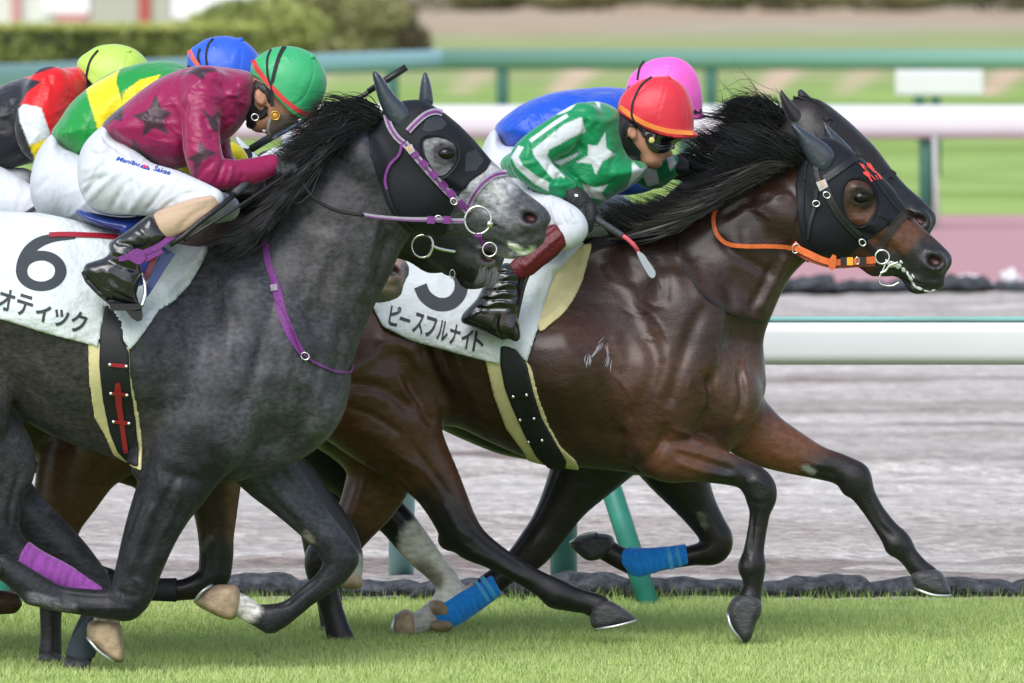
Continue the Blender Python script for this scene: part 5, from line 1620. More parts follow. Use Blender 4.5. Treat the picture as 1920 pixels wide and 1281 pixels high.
    ex = lambda g_: (poly_sd(g_.px2, g_.py2, eyeh) * MPP(g_.Y))[:, None, :]
    ho, hq = fine_shell('hood', G, hood, 0.0055, m_hood, root, 0.0045, 0.16, extra=ex, inner=0.004, dispf=lambda a, b: ridges(a, b, RL, yr=(38, YGR + 0.01), amp=1.5))
    hb = bvh_of(hq, (V, Q))
    ribbon('eye_binding', hb, [tuple(p) for p in catmull(eyq + [eyq[0]], 4)], 6, m_hood, ho, off=0.005, n=1)
    mesh_m = mat('grey mesh print', (0.022, 0.028, 0.038), 0.7, bump=1.0, bscale=420)
    patch('mesh_panel', hb, [(797, 225), (822, 212), (838, 232), (830, 242), (805, 248), (792, 245)], mesh_m, ho, off=0.002, thick=0.001, step=5)
    patch('mesh_panel', hb, [(873, 288), (893, 280), (908, 300), (893, 320), (872, 322)], mesh_m, ho, off=0.002, thick=0.001, step=5)
    e1 = ear(root, [(698, 133), (711, 138), (726, 158), (742, 180), (760, 198), (771, 215), (767, 234), (757, 247), (742, 240), (724, 220), (710, 188), (702, 158)], YGR - 0.065, m_earc, 0.030)
    e2 = ear(root, [(797, 133), (804, 145), (810, 167), (812, 196), (800, 200), (786, 194), (787, 167), (791, 145)], YGR + 0.06, m_earc, 0.024)
    def two(name, pts, w, par, off=0.010):
        o = ribbon(name, hb, pts, w, m_lilac, par, off=off, thick=0.004)
        ribbon('webbing_stripe', hb, pts, w * 0.34, m_purple, o, off=off + 0.003, thick=0.002)
        return o
    bl = two('browband', [(765, 246), (780, 230), (798, 215), (816, 209), (830, 212)], 12, root)
    bl.name = 'bridle'
    two('crownpiece', [(724, 214), (730, 235), (742, 255), (756, 268)], 12, bl)
    two('cheekpiece', [(758, 268), (782, 296), (808, 326), (836, 356), (858, 378), (880, 400)], 13, bl, 0.011)
    for t in (0.15, 0.3, 0.45, 0.6, 0.72, 0.88):
        a = (758 + 122 * t, 268 + 132 * t)
        ribbon('webbing_block', hb, [(a[0] - 5, a[1] - 5.5), (a[0] + 5, a[1] + 5.5)], 14, m_purple, bl, off=0.017, thick=0.003)
    two('noseband', [(876, 390), (888, 366), (905, 344), (928, 328), (950, 324)], 12, bl, 0.009)
    ribbon('throat_lash', hb, [(753, 270), (748, 290), (730, 310), (722, 335), (725, 355)], 5, m_purple, bl, off=0.012)
    ribbon('chin_strap', hb, [(725, 355), (735, 385), (752, 412), (775, 432)], 4, m_blackl, bl, off=0.012)
    tg_ = patch('number_tag', hb, [(760, 276), (772, 270), (778, 284), (768, 290)], mat('silver tag', (0.35, 0.35, 0.36), 0.35, metal=0.5), bl, off=0.02, step=6)
    text_on(tg_, hb, '6', (764, 285), (772, 281), 10, mat('tag gold', (0.70, 0.38, 0.08), 0.5), off=0.023, name='numeral_six')
    for (a, b, an) in ((851, 378, 45), (822, 410, 0)):
        ring('buckle', a, b, 5.5, 1.2, YGR - 0.12, m_steel, bl, 1.2, an)
    yb_ = YGR - 0.115
    bit = ring('bit_ring', 896, 413, 26, 2.2, yb_, m_steel, root, 0.94, 10)
    ball('bit_knob', P(918, 420, yb_ - .006), 0.012, m_steel, bit)
    ptube('bit_bar', [(918, 420, 0), (924, 421, .01), (930, 421, .03)], yb_, 2.5, m_blackl, bit)
    ribbon('ring_guard', None, [(890, 440, 7, yb_ - .006), (896, 442, 7, yb_ - .006), (903, 440, 7, yb_ - .006)], 7, m_purple, bit, thick=0.012)
    ribbon('curb_strap', bv, [(897, 442), (905, 455), (915, 466)], 8, m_purple, bit, off=0.008)
    ring('curb_ring', 918, 468, 13, 1.6, YGR - 0.075, m_steel, bit, 1.0)
    rein = ribbon('rein', None, [(680, 402, 6, YGR - .15), (712, 407, 7, YGR - .155), (760, 411, 8, YGR - .15), (810, 412, 9, YGR - .14), (850, 414, 9, YGR - .13), (872, 414, 9, YGR - .125)], 8, m_lilac, root, thick=0.004)
    ribbon('webbing_stripe', None, [(680, 404, 2, YGR - .151), (712, 409, 2.4, YGR - .157), (760, 413, 2.6, YGR - .152), (810, 414, 2.8, YGR - .142), (870, 416, 2.6, YGR - .127)], 2.6, m_purple, rein, thick=0.003)
    for x in (808, 838):
        ribbon('rein_keeper', None, [(x - 7, 412, 14, YGR - .148), (x + 7, 413, 14, YGR - .146)], 14, m_purple, rein, thick=0.014)
    ptube('rein', [(562, 308, -.15), (562, 330, -.17), (575, 356, -.17), (600, 380, -.165), (635, 396, -.16), (682, 404, -.15)], YGR, 3.4, m_blackl, root)
    bs = ribbon('breast_strap_or_crease', bv, [(497, 452, 13), (502, 490, 13), (512, 520, 13), (520, 550, 17), (530, 590, 17), (545, 628, 16), (568, 664, 12)], 12, m_purple, root, off=0.006, thick=0.003)
    ribbon('breast_strap_or_crease', bv, [(515, 556), (534, 585), (550, 620), (570, 664), (600, 684), (630, 696), (658, 697), (662, 684)], 3.5, m_purple, root, off=0.012, thick=0.003)
    ribbon('strap_slide', bv, [(507, 540), (520, 538)], 12, m_lilac, bs, off=0.012)
    ring('buckle', 572, 668, 6.5, 1.3, hit(bv, 572, 668)[0].y - 0.012, m_steel, bs, 1.2, 30)
    # mane
    def gp(L, Y0=YGR):
        return [P(a, b, Y0 + (d[0] if d else 0)) for a, b, *d in L]
    guides = [gp([(420, 462, -.10), (408, 470, -.16), (402, 470, -.17), (405, 455, -.17)]),
              gp([(490, 405, -.11), (470, 440, -.17), (440, 468, -.19), (402, 476, -.19)]),
              gp([(545, 345, -.11), (515, 395, -.17), (470, 440, -.19), (410, 462, -.19)]),
              gp([(590, 298, -.11), (550, 350, -.16), (500, 405, -.18), (430, 440, -.18)]),
              gp([(625, 268, -.11), (585, 305, -.15), (540, 345, -.17), (480, 385, -.17)]),
              gp([(655, 246, -.10), (615, 268, -.14), (570, 300, -.16), (515, 335, -.16)]),
              gp([(682, 230, -.09), (645, 232, -.13), (600, 248, -.15), (545, 280, -.15)]),
              gp([(700, 222, -.07), (665, 210, -.11), (625, 212, -.13), (575, 235, -.13)]),
              gp([(708, 218, -.05), (675, 198, -.08), (635, 198, -.10), (590, 212, -.10)])]
    strands('mane', guides[4:], 3000, m_hair, root, r=0.0018, jit=0.010, curl=0.024, seed=5, cl=8)
    strands('mane', guides[:5], 1800, m_hairg, root, r=0.0018, jit=0.009, curl=0.020, seed=4, cl=8)
    lay = [[(p[0], p[1] + 0.07, p[2] + (0.010 if j == 0 else 0.0)) for j, p in enumerate(g_)] for g_ in guides]
    strands('mane', lay, 2000, m_hair, root, r=0.0022, jit=0.008, curl=0.010, seed=9)
    wisps = [gp([(690, 215, -.1), (640, 190, -.11), (590, 200, -.12), (560, 225, -.12)]), gp([(660, 230, -.12), (610, 215, -.14), (560, 240, -.15), (525, 280, -.15)]), gp([(600, 280, -.14), (540, 300, -.17), (500, 340, -.17), (470, 350, -.17)])]
    strands('mane', wisps, 260, m_hair, root, r=0.0011, jit=0.014, curl=0.03, seed=15)
    low = [gp([(650, 250, -.12), (605, 285, -.17), (565, 325, -.18), (520, 375, -.19)]), gp([(590, 300, -.12), (545, 355, -.18), (500, 405, -.2), (440, 450, -.2)]), gp([(525, 370, -.12), (495, 415, -.18), (460, 450, -.2), (408, 472, -.2)])]
    strands('mane', low, 1700, m_hairg, root, r=0.0019, jit=0.007, curl=0.008, seed=14)
    return root, G, bv

# ------------------------------------------------------------------ the three horses that are mostly hidden
def plain_horse(Y, dx, dy, hx, hy, label, coat, base, items, legs, headcol=None, seed=1, h=0.011, muzzle=None, trunk=None, face=None):
    root = empty('race_horse', P(960 + dx, 1190, Y)[:2] + (0,), label, 'horse')
    T = sh(BAY_TRUNK, dx, dy)
    # neck follows the head
    T = [(x + (hx - dx) * np.clip((x - dx - 1250) / 250, 0, 1) * np.clip((560 - (y - dy)) / 150, 0, 1), y + (hy - dy) * np.clip((x - dx - 1250) / 250, 0, 1) * np.clip((560 - (y - dy)) / 150, 0, 1)) for x, y in T]
    W = [(a + dx, b + dy, c) for a, b, c in BAY_W]
    H = sh(BAY_HEAD, hx, hy)
    allx = [p[0] for p in T + H] + [p[0] for L in legs for p in L[0]]
    ally = [p[1] for p in T + H] + [p[1] for L in legs for p in L[0]]
    G = Grid((min(allx) - 60, min(ally) - 30, max(allx) + 50, max(ally) + 30), Y, 0.35, h)
    G.domed(T, 190, W, blur=4)
    for s in (-1, 1):
        G.ell(1290 + dx, 640 + dy, 60, 130, dy=s * 0.14, w=0.075, ang=-18, k=0.08)
        G.ell(640 + dx, 640 + dy, 110, 130, dy=s * 0.15, w=0.11, ang=10, k=0.08)
    for L, o_ in legs:
        leg(G, L, o_ * 0.8, o_)
    G.domed(H, 75, [(a + hx, b + hy, c) for a, b, c in BAY_HW], k=0.03, blur=3, smooth=4)
    head_features(G, (1612 + hx, 368 + hy), (1752 + hx, 490 + hy), None, jaw=(1545 + hx, 425 + hy, 52, 46))
    V, Q = G.mesh(2)
    N = vnormals(V, Q)
    V = ridges(V, N, [(sh(g_, hx, hy), a_, w_) for g_, a_, w_ in [
        ([(1735, 475), (1752, 472), (1768, 482)], 0.005, 6), ([(1733, 485), (1740, 500), (1756, 506), (1770, 498)], 0.005, 6), ([(1672, 516), (1700, 530), (1730, 541), (1756, 536)], -0.007, 5),
        ([(1600, 400), (1640, 425), (1690, 462)], 0.005, 10), ([(1598, 355), (1612, 350), (1628, 358), (1634, 370)], 0.006, 5), ([(1670, 400), (1700, 440), (1735, 470)], 0.003, 8)]])
    C = 0.85 * paint(V, N, base, items)
    nose_mark(V, C, (1752 + hx, 490 + hy))
    mk('body', V, Q, coat, root, True, C)
    bv = bvh_of((V, Q))
    put_eye(root, 1613 + hx, 370 + hy, Y, bv)
    return root, G, bv

def mane_simple(root, Y, hx, hy, n, m_, seed):
    def gp(L):
        return [P(a + hx, b + hy, Y + (d[0] if d else 0)) for a, b, *d in L]
    guides = [gp([(1330, 400, -.06), (1300, 385, -.08), (1270, 372, -.09), (1240, 365, -.09)]),
              gp([(1400, 345, -.06), (1365, 335, -.08), (1330, 325, -.09), (1300, 325, -.09)]),
              gp([(1450, 315, -.05), (1420, 298, -.07), (1385, 285, -.08), (1350, 292, -.08)]),
              gp([(1485, 300, -.04), (1455, 275, -.06), (1420, 258, -.07), (1375, 268, -.07)]),
              gp([(1505, 285, -.03), (1475, 262, -.05), (1440, 250, -.05), (1405, 262, -.05)])]
    strands('mane', guides, n, m_, root, r=0.0018, jit=0.009, curl=0.014, seed=seed)
    strands('mane', guides[2:], n // 10, m_, root, r=0.0011, jit=0.02, curl=0.04, seed=seed + 50)

def build_others():
    blk = (0.009, 0.009, 0.011)
    # horse 5: black, beyond the bay
    Y5 = 44.1
    f1 = [(1150, 800, 95), (1110, 862, 72), (1065, 930, 48), (1032, 985, 38), (1006, 1022, 36), (985, 1045, 32), (955, 1068, 24), (915, 1100, 24), (875, 1128, 25), (842, 1146, 28), (815, 1156, 22), (790, 1166, 22), (772, 1172, 22)]
    f2 = [(1230, 800, 85), (1262, 870, 62), (1300, 938, 40), (1330, 985, 31), (1345, 1012, 30), (1336, 1032, 28), (1300, 1041, 20), (1245, 1049, 20), (1200, 1056, 25), (1172, 1050, 22), (1148, 1038, 21), (1130, 1026, 22)]
    h1 = [(540, 700, 110), (600, 800, 85), (660, 880, 58), (712, 945, 38), (745, 980, 34), (785, 1030, 31), (818, 1066, 25), (838, 1090, 24), (840, 1112, 24), (830, 1132, 22), (818, 1146, 22)]
    h2 = [(540, 720, 100), (580, 820, 80), (600, 900, 55), (600, 980, 40), (610, 1060, 34), (618, 1130, 24), (626, 1185, 24)]
    root5, G5, bv5 = plain_horse(Y5, -62, -10, -29, -77, 'nearly black racehorse beyond the bay with blue foreleg bandages', m_coat_bay, (0.017, 0.013, 0.013), [
        ('line', [(640, 860), (760, 1000), (850, 1160)], 40, 20, blk), ('line', [(800, 1020), (835, 1066), (840, 1140)], 44, 14, (0.88, 0.82, 0.76)), ('line', [(790, 1066), (815, 1088)], 9, 18, (0.18, 0.15, 0.10), .8),
        ('line', [(800, 1160), (770, 1172)], 24, 10, (0.60, 0.57, 0.54)), ('line', [(1700, 345), (1740, 400)], 30, 30, (0.012, 0.013, 0.018)),
        ('line', [(1314, 968), (1322, 984)], 6, 3, (0.16, 0.15, 0.13))],
        [(f1, -0.12), (f2, 0.12), (h1, -0.12), (h2, 0.12)], h=0.011)
    for o_ in ([(737, 1192), (734, 1168), (744, 1150), (762, 1142), (776, 1152), (780, 1180), (772, 1196), (752, 1201)], ):
        hoof(root5, o_, Y5 - 0.12, m_hooft, [(742, 1196), (735, 1178), (742, 1154)])
    hoof(root5, [(1068, 1020), (1088, 1006), (1115, 1000), (1146, 1004), (1152, 1022), (1134, 1044), (1108, 1052), (1090, 1044)], Y5 + 0.12, m_hoof, [(1070, 1018), (1092, 1004), (1118, 999)])
    hoof(root5, [(804, 1128), (806, 1150), (822, 1160), (846, 1156), (848, 1132), (826, 1122)], Y5 - 0.12, m_hooft)
    hoof(root5, [(606, 1170), (604, 1192), (640, 1192), (642, 1172)], Y5 + 0.12, m_hoof)
    hoof(root5, [(812, 1160), (806, 1178), (830, 1186), (850, 1178), (844, 1160)], Y5 - 0.125, m_hooft)
    wr = lambda a, b: ridges(a, b, [([(930 - 11 * q_, 1080 + 7.5 * q_), (938 - 11 * q_, 1100 + 7.5 * q_), (944 - 11 * q_, 1122 + 7.5 * q_)], -.002, 2, 0) for q_ in range(11)] + [([(1284 - 11 * q_, 1016 + q_), (1280 - 11 * q_, 1046 + q_), (1286 - 11 * q_, 1080 + q_)], -.002, 2, 0) for q_ in range(11)] + [([(900, 1092), (912, 1112), (924, 1130)], -0.004, 2.5, 0), ([(880, 1108), (892, 1130), (900, 1150)], -0.003, 2.5, 0), ([(852, 1130), (862, 1150), (872, 1166)], -0.003, 2.5, 0), ([(1268, 1030), (1270, 1060)], -0.004, 2.5, 0), ([(1220, 1034), (1226, 1074)], -0.003, 2.5, 0), ([(1196, 1036), (1204, 1080)], -0.003, 2.5, 0)])
    b1, q1 = fine_shell('bandage', G5, [(922, 1074), (942, 1110), (912, 1138), (878, 1160), (848, 1174), (828, 1166), (816, 1150), (830, 1128), (868, 1104), (900, 1088)], 0.008, m_bluewrap, root5, 0.006, 0.11, yc=-0.12, dispf=wr)
    b2, q2 = fine_shell('bandage', G5, [(1286, 1018), (1292, 1060), (1240, 1072), (1200, 1086), (1180, 1080), (1166, 1058), (1166, 1036), (1184, 1028), (1250, 1026)], 0.008, m_bluewrap, root5, 0.006, 0.11, yc=0.12, dispf=wr)
    v1, v2 = bvh_of(q1), bvh_of(q2)
    ribbon('bandage_tape', v1, [(903, 1082), (920, 1106), (930, 1122)], 9, m_bluetape, b1, off=0.002, thick=0.001)
    ribbon('bandage_tape', v1, [(892, 1090), (908, 1114), (916, 1128)], 7, m_bluetape, b1, off=0.002, thick=0.001)
    ribbon('bandage_tape', v2, [(1252, 1026), (1257, 1050), (1260, 1068)], 8, m_bluetape, b2, off=0.002, thick=0.001)
    ribbon('bandage_tape', v2, [(1268, 1023), (1272, 1045), (1276, 1062)], 7, m_bluetape, b2, off=0.002, thick=0.001)
    ear(root5, [(1463, 166), (1472, 176), (1490, 196), (1512, 218), (1526, 236), (1512, 250), (1490, 240), (1474, 216), (1464, 190)], Y5 - 0.06, mat('black ear', (0.012, 0.012, 0.015), 0.5, sheen=0.3), 0.026)
    ear(root5, [(1496, 170), (1504, 168), (1520, 182), (1540, 202), (1552, 216), (1530, 224), (1508, 208), (1497, 188)], Y5 + 0.05, mat('black ear', (0.012, 0.012, 0.015), 0.5), 0.026)
    r5 = ribbon('browband', bv5, [(1546, 224), (1556, 219), (1566, 225), (1560, 245)], 9, m_blackl, root5, off=0.006)
    r5.name = 'bridle'
    ribbon('noseband', bv5, [(1645, 370), (1655, 340), (1668, 325), (1678, 330)], 13, m_blackl, r5, off=0.006)
    ribbon('cheekpiece', bv5, [(1530, 240), (1570, 310), (1620, 370)], 9, m_blackl, r5, off=0.006)
    mane_simple(root5, Y5, -29, -60, 2600, m_hair, 21)
    strands('forelock', [[P(1500, 185, Y5), P(1530, 195, Y5 - .03), P(1552, 215, Y5 - .05), P(1560, 230, Y5 - .06)], [P(1490, 190, Y5), P(1520, 210, Y5 - .05), P(1535, 225, Y5 - .08), P(1545, 240, Y5 - .1)]], 260, m_hair, root5, r=0.0016, jit=0.008, seed=4)
    fine_shell('saddle_cloth', G5, [(640, 430), (1040, 430), (1060, 470), (960, 600), (900, 660), (700, 600), (650, 500)], 0.02, m_cloth, root5, 0.012, 0.34)
    # horse 2: bay between the grey and the far left runner
    Y2 = 42.3
    ox = -948
    a1 = [(230, 790, 95), (160, 850, 82), (128, 918, 64), (106, 975, 49), (98, 1030, 43), (97, 1070, 36), (95, 1105, 26), (95, 1150, 21), (95, 1190, 20), (94, 1222, 22), (94, 1238, 20)]
    a2 = [(330, 800, 90), (390, 870, 62), (403, 945, 44), (405, 1005, 34), (405, 1050, 32), (396, 1086, 30), (350, 1105, 21), (290, 1106, 19), (240, 1100, 20), (200, 1088, 24), (172, 1074, 20), (150, 1062, 20)]
    b1_ = [(-380, 720, 120), (-300, 800, 90), (-240, 880, 55), (-220, 960, 40), (-180, 1040, 32), (-110, 1100, 24), (-40, 1130, 26)]
    b2_ = [(-380, 740, 110), (-340, 850, 80), (-330, 950, 48), (-350, 1050, 34), (-340, 1150, 24), (-330, 1220, 24)]
    root2, G2, bv2 = plain_horse(Y2, ox, 0, -838, -8, 'bay racehorse half hidden behind the grey, its whiskery muzzle under the grey one', m_coat_bay, (0.040, 0.020, 0.013), [
        ('line', [(200, 840), (100, 1040)], 90, 30, (0.095, 0.040, 0.020), 1, (0, Y2)), ('line', [(400, 880), (404, 1000)], 60, 30, (0.036, 0.018, 0.013), 1, (Y2, 50)), ('line', [(436, 900), (434, 1010)], 6, 10, (0.10, 0.04, 0.02), 1, (Y2, 50)),
        ('line', [(96, 1090), (95, 1240)], 26, 26, blk), ('line', [(400, 1060), (180, 1080)], 36, 26, blk, 1, (Y2, 50)), ('line', [(394, 1010), (380, 1028)], 4, 4, (0.09, 0.08, 0.07), 1, (Y2, 50)),
        ('line', [(155, 1062), (186, 1082)], 14, 8, (0.50, 0.47, 0.43), 1, (Y2, 50)), ('line', [(270, 900), (300, 890)], 40, 30, (0.075, 0.032, 0.018)),
        ('line', [(780, 440), (940, 500)], 50, 30, (0.018, 0.018, 0.020)), ('line', [(910, 505), (935, 520)], 9, 16, (0.16, 0.15, 0.10), .7), ('line', [(870, 480), (900, 495)], 8, 12, (0.12, 0.12, 0.13), .7)],
        [(a1, -0.12), (a2, 0.12), (b1_, -0.12), (b2_, 0.12)], h=0.011)
    hoof(root2, [(75, 1226), (74, 1246), (116, 1246), (114, 1226), (95, 1218)], Y2 - .12, m_hoof)
    hoof(root2, [(166, 1068), (158, 1040), (140, 1036), (118, 1046), (120, 1056), (136, 1066), (152, 1082)], Y2 + .12, m_hooft, [(158, 1038), (138, 1036), (118, 1048)])
    fine_shell('brushing_boot', G2, [(330, 1080), (330, 1132), (282, 1130), (230, 1126), (196, 1112), (190, 1076), (230, 1078), (280, 1084)], 0.007, m_blackwrap, root2, 0.006, 0.1, yc=0.12)
    bt = ring('bit_ring', 792, 462, 21, 2.0, Y2 - .12, m_steel, root2, 0.95, 0)
    ptube('bit_shank', [(796, 438, 0), (808, 448, 0), (811, 462, 0), (806, 476, 0), (800, 482, 0)], Y2 - .125, 3.0, m_steel, bt)
    ptube('bit_shank', [(808, 460, 0), (822, 466, .01), (840, 470, .02), (853, 472, .03)], Y2 - .125, 3.2, m_steel, bt)
    ribbon('curb_strap', None, [(803, 486, 10, Y2 - .12), (820, 498, 10, Y2 - .11), (838, 512, 9, Y2 - .1), (856, 514, 6, Y2 - .08)], 9, m_blackl, bt, thick=0.006)
    ring('curb_ring', 848, 514, 8, 1.2, Y2 - .115, m_steel, bt, .6)
    rg = np.random.RandomState(3)
    gd = [[P(900 + i * 9, 512 + i * 3 - 20 * (i % 2), Y2 - .06), P(896 + i * 9, 520 + i * 3, Y2 - .08), P(888 + i * 9, 534 + i * 2, Y2 - .09), P(884 + i * 9, 545, Y2 - .09)] for i in range(5)]
    strands('whiskers', gd, 160, mat('pale hair', (0.20, 0.20, 0.20), 0.5), root2, r=0.0006, jit=0.006, seed=3)
    mane_simple(root2, Y2, ox + 100, 10, 1500, m_hair, 22)
    fine_shell('saddle_cloth', G2, [(-300, 430), (100, 430), (110, 470), (0, 600), (-60, 660), (-250, 600), (-290, 500)], 0.02, m_cloth, root2, 0.016, 0.34)
    # horse 3: white-hooded runner at the far left
    Y3 = 42.9
    ox3 = -1120
    c1 = [(160, 800, 90), (290, 860, 66), (305, 940, 46), (290, 1010, 34), (262, 1060, 32), (220, 1100, 24), (180, 1115, 22), (140, 1110, 22)]
    c2 = [(330, 800, 80), (450, 845, 54), (545, 890, 40), (600, 945, 30), (640, 1000, 27), (660, 1045, 22), (659, 1080, 20)]
    d1 = [(-480, 760, 110), (-420, 850, 80), (-380, 940, 45), (-300, 1030, 32), (-180, 1100, 22), (-60, 1140, 22), (-10, 1130, 24), (20, 1130, 22)]
    d2 = [(-500, 780, 100), (-480, 900, 60), (-500, 1000, 40), (-480, 1120, 24), (-470, 1200, 24)]
    root3, G3, bv3 = plain_horse(Y3, ox3, 0, -1016, 18, 'racehorse with a pink and white muzzle and white ear covers', m_coat_bay, (0.060, 0.028, 0.018), [
        ('line', [(560, 900), (640, 1000), (660, 1040)], 30, 20, (0.016, 0.014, 0.014), 1, (Y3, 50)), ('line', [(659, 1062), (658, 1090)], 24, 8, (0.50, 0.48, 0.44), 1, (Y3, 50)),
        ('line', [(690, 470), (765, 515)], 56, 16, (0.50, 0.33, 0.32)), ('line', [(740, 560), (700, 570)], 10, 14, (0.14, 0.16, 0.13), .9), ('line', [(762, 500), (768, 520)], 6, 7, (0.10, 0.11, 0.14), .9), ('line', [(740, 520), (748, 545)], 5, 7, (0.12, 0.10, 0.10), .7)],
        [(c1, -0.12), (c2, 0.12), (d1, -0.12), (d2, 0.12)], h=0.013)
    hoof(root3, [(640, 1076), (640, 1102), (678, 1102), (676, 1078)], Y3 + .12, m_hooft)
    m_we = mat('white ear cover', (0.62, 0.66, 0.70), 0.6, bump=0.2, bscale=60)
    ear(root3, [(441, 256), (452, 262), (470, 280), (488, 298), (500, 320), (486, 332), (466, 320), (452, 296)], Y3 - .06, m_we, 0.026)
    ear(root3, [(527, 250), (536, 238), (548, 246), (556, 268), (562, 290), (545, 296), (532, 280)], Y3 + .06, m_we, 0.026)
    hb, hq_ = fine_shell('hood', G3, sh([(1492, 330), (1500, 276), (1535, 256), (1562, 258), (1602, 284), (1643, 320), (1673, 350), (1700, 392), (1655, 428), (1600, 470), (1560, 500), (1528, 496), (1510, 470), (1505, 420)], -1016, 18), 0.006, mat('white lycra', (0.65, 0.68, 0.72), 0.7), root3, 0.008, 0.16)
    fine_shell('saddle_cloth', G3, [(-480, 430), (-80, 430), (-70, 470), (-180, 600), (-240, 660), (-430, 600), (-470, 500)], 0.02, m_cloth, root3, 0.018, 0.34)
    mane_simple(root3, Y3, ox3 + 100, 30, 900, m_hair, 23)
# ------------------------------------------------------------------ riders
m_skin = mat('skin', (0.44, 0.22, 0.145), 0.5, spec=0.4, vcol=False, var=0.10, vscale=40, bump=0.15, bscale=300)
m_silk = lambda n: mat(n, rough=0.36, spec=0.4, vcol=True, sheen=0.25, bump=0.14, bscale=22, stretch=(1, 1, 1.6), bump2=0.08, b2scale=8)
m_breech = mat('white breeches', (0.55, 0.58, 0.63), 0.7, bump=0.15, bscale=30, stretch=(1.5, 1, 0.6), bump2=0.08, b2scale=8, var=0.03, vscale=4)
m_boot = mat('patent black leather', (0.008, 0.008, 0.010), 0.2, coat=0.8, bump=0.15, bscale=20, bump2=0.08, b2scale=90, crough=0.06)
m_glove = mat('black glove', (0.016, 0.017, 0.020), 0.6, bump=0.5, bscale=120)
m_black = mat('black fabric', (0.010, 0.010, 0.012), 0.7, bump=0.4, bscale=200)
m_hairb = mat('dark hair', (0.012, 0.010, 0.010), 0.5)

EXT1 = (14, [(590, 240), (560, 262), (520, 255), (485, 225), (465, 185), (462, 155)])
EXT4 = (11, [(1308, 262), (1290, 295), (1250, 305), (1205, 285), (1170, 255), (1154, 225)])
def shx(e, dx, dy):
    return (e[0], sh(e[1], dx, dy))
def cap(root, Y, poly, col, seed, W=0.104, band=None, bandm=None, straps=(), button=None, seams=(), ruf=(), brim=None, cname='helmet_cover', ext=None):
    n_ = len(poly) if ext is None else ext[0]
    big = list(poly) if ext is None else list(poly[:n_]) + list(ext[1])
    g = Grid(crop(None, list(poly) + big, 14), Y, W + 0.03, 0.0055)
    g.domed(big, 74, W, k=0, blur=3, smooth=4)
    g.D = np.maximum(g.D, g.region(poly, 4) - 0.001)
    if brim:
        g.domed(brim, 8, 0.07, k=0.006, smooth=3, blur=1)
    V, Q = g.mesh(2)
    N = vnormals(V, Q)
    it = [(s_, -0.0026, 1.4, 0) for s_ in seams]
    rg = np.random.RandomState(seed)
    for (a, b, L) in ruf:
        n = 11
        for i in range(n):
            t = i / (n - 1)
            x, y = a[0] + (b[0] - a[0]) * t, a[1] + (b[1] - a[1]) * t
            an = math.atan2(b[1] - a[1], b[0] - a[0]) + 1.2 + rg.randn() * 0.25
            l = L * (0.5 + rg.rand())
            it.append(([(x - math.cos(an) * l * .4, y - math.sin(an) * l * .4), (x, y), (x + math.cos(an) * l, y + math.sin(an) * l)], 0.0016, 1.5))
    for i in range(10):
        x = rg.uniform(min(p[0] for p in poly), max(p[0] for p in poly)); y = rg.uniform(min(p[1] for p in poly), max(p[1] for p in poly))
        it.append(([(x, y), (x + rg.randn() * 18, y + rg.randn() * 18), (x + rg.randn() * 34, y + rg.randn() * 34)], 0.0007, 6))
    V = ridges(V, N, it)
    o = mk(cname, V, Q, mat(cname + str(seed), col, 0.42, sheen=0.2, bump=0.05, bscale=50, var=0.03, vscale=20), root)
    bv = bvh_of((V, Q))
    if band:
        ribbon('cap_band', bv, band, 9, bandm, o, off=0.003, thick=0.002, m=4)
    for s_ in straps:
        ribbon('strap', bv, s_, 4.2, m_black, o, off=0.003, thick=0.002)
    if button:
        h, _ = hit(bv, *button)
        if h is not None:
            ball('button', (h.x, h.y - 0.0, h.z), 0.011, mat(cname + str(seed)), o, (1.1, .8, .8))
    return o, bv

def garment(name, root, box, Y, dy, parts, m_, colf=None, folds=(), famp=1.35, h=0.0055, k=0.03, relax=2):
    """parts: ('poly', pts, S, W, dy) / ('chain', pts, wr) / ('cut', poly)"""
    g = Grid(box, Y, dy, h)
    for p in parts:
        if p[0] == 'poly':
            g.domed(p[1], p[2], p[3], k=k, dy=p[4] if len(p) > 4 else 0, smooth=4)
        elif p[0] == 'chain':
            g.chain(p[1], wr=p[2] if len(p) > 2 else 1.0, k=k, sub=4)
        elif p[0] == 'keep':
            g.D = np.maximum(g.D, g.region(p[1]))
    V, Q = g.mesh(relax)
    N = vnormals(V, Q)
    for f in folds:
        V = ridges(V, N, f[0], yr=f[1] if len(f) > 1 else None, amp=famp)
    C = None
    if colf:
        C = colf(V, N)
    o = mk(name, V, Q, m_, root, True, C)
    return o, (V, Q), g

def flat_cols(base, polys):
    def f(V, N):
        px, py = PX(V[:, 0], V[:, 1], V[:, 2])
        C = np.tile(np.array(base), (len(V), 1)).astype(float)
        for it in polys:
            sd = poly_sd(px, py, it[0])
            m = np.clip(0.5 + sd / 1.6, 0, 1)
            if len(it) > 2:
                m = m * ((V[:, 1] > it[2][0]) & (V[:, 1] < it[2][1]))
            C += (np.array(it[1]) - C) * m[:, None]
        return C
    return f

def wrinkles(poly, n, seed, amp=0.004, w=5, ang=60, spread=25, L=40):
    """loose random folds inside an outline"""
    rg = np.random.RandomState(seed)
    p = np.array(poly); out = []
    while len(out) < n:
        x = rg.uniform(p[:, 0].min(), p[:, 0].max()); y = rg.uniform(p[:, 1].min(), p[:, 1].max())
        if poly_sd(np.array([x]), np.array([y]), poly)[0] < 4:
            continue
        a = math.radians(ang + rg.randn() * spread); l = L * (0.4 + rg.rand())
        b = a + rg.randn() * 0.3
        out.append(([(x - math.cos(a) * l / 2, y - math.sin(a) * l / 2), (x, y), (x + math.cos(b) * l / 2, y + math.sin(b) * l / 2)], amp * (rg.rand() * 1.4 - 0.6), w * (0.6 + rg.rand())))
    return out

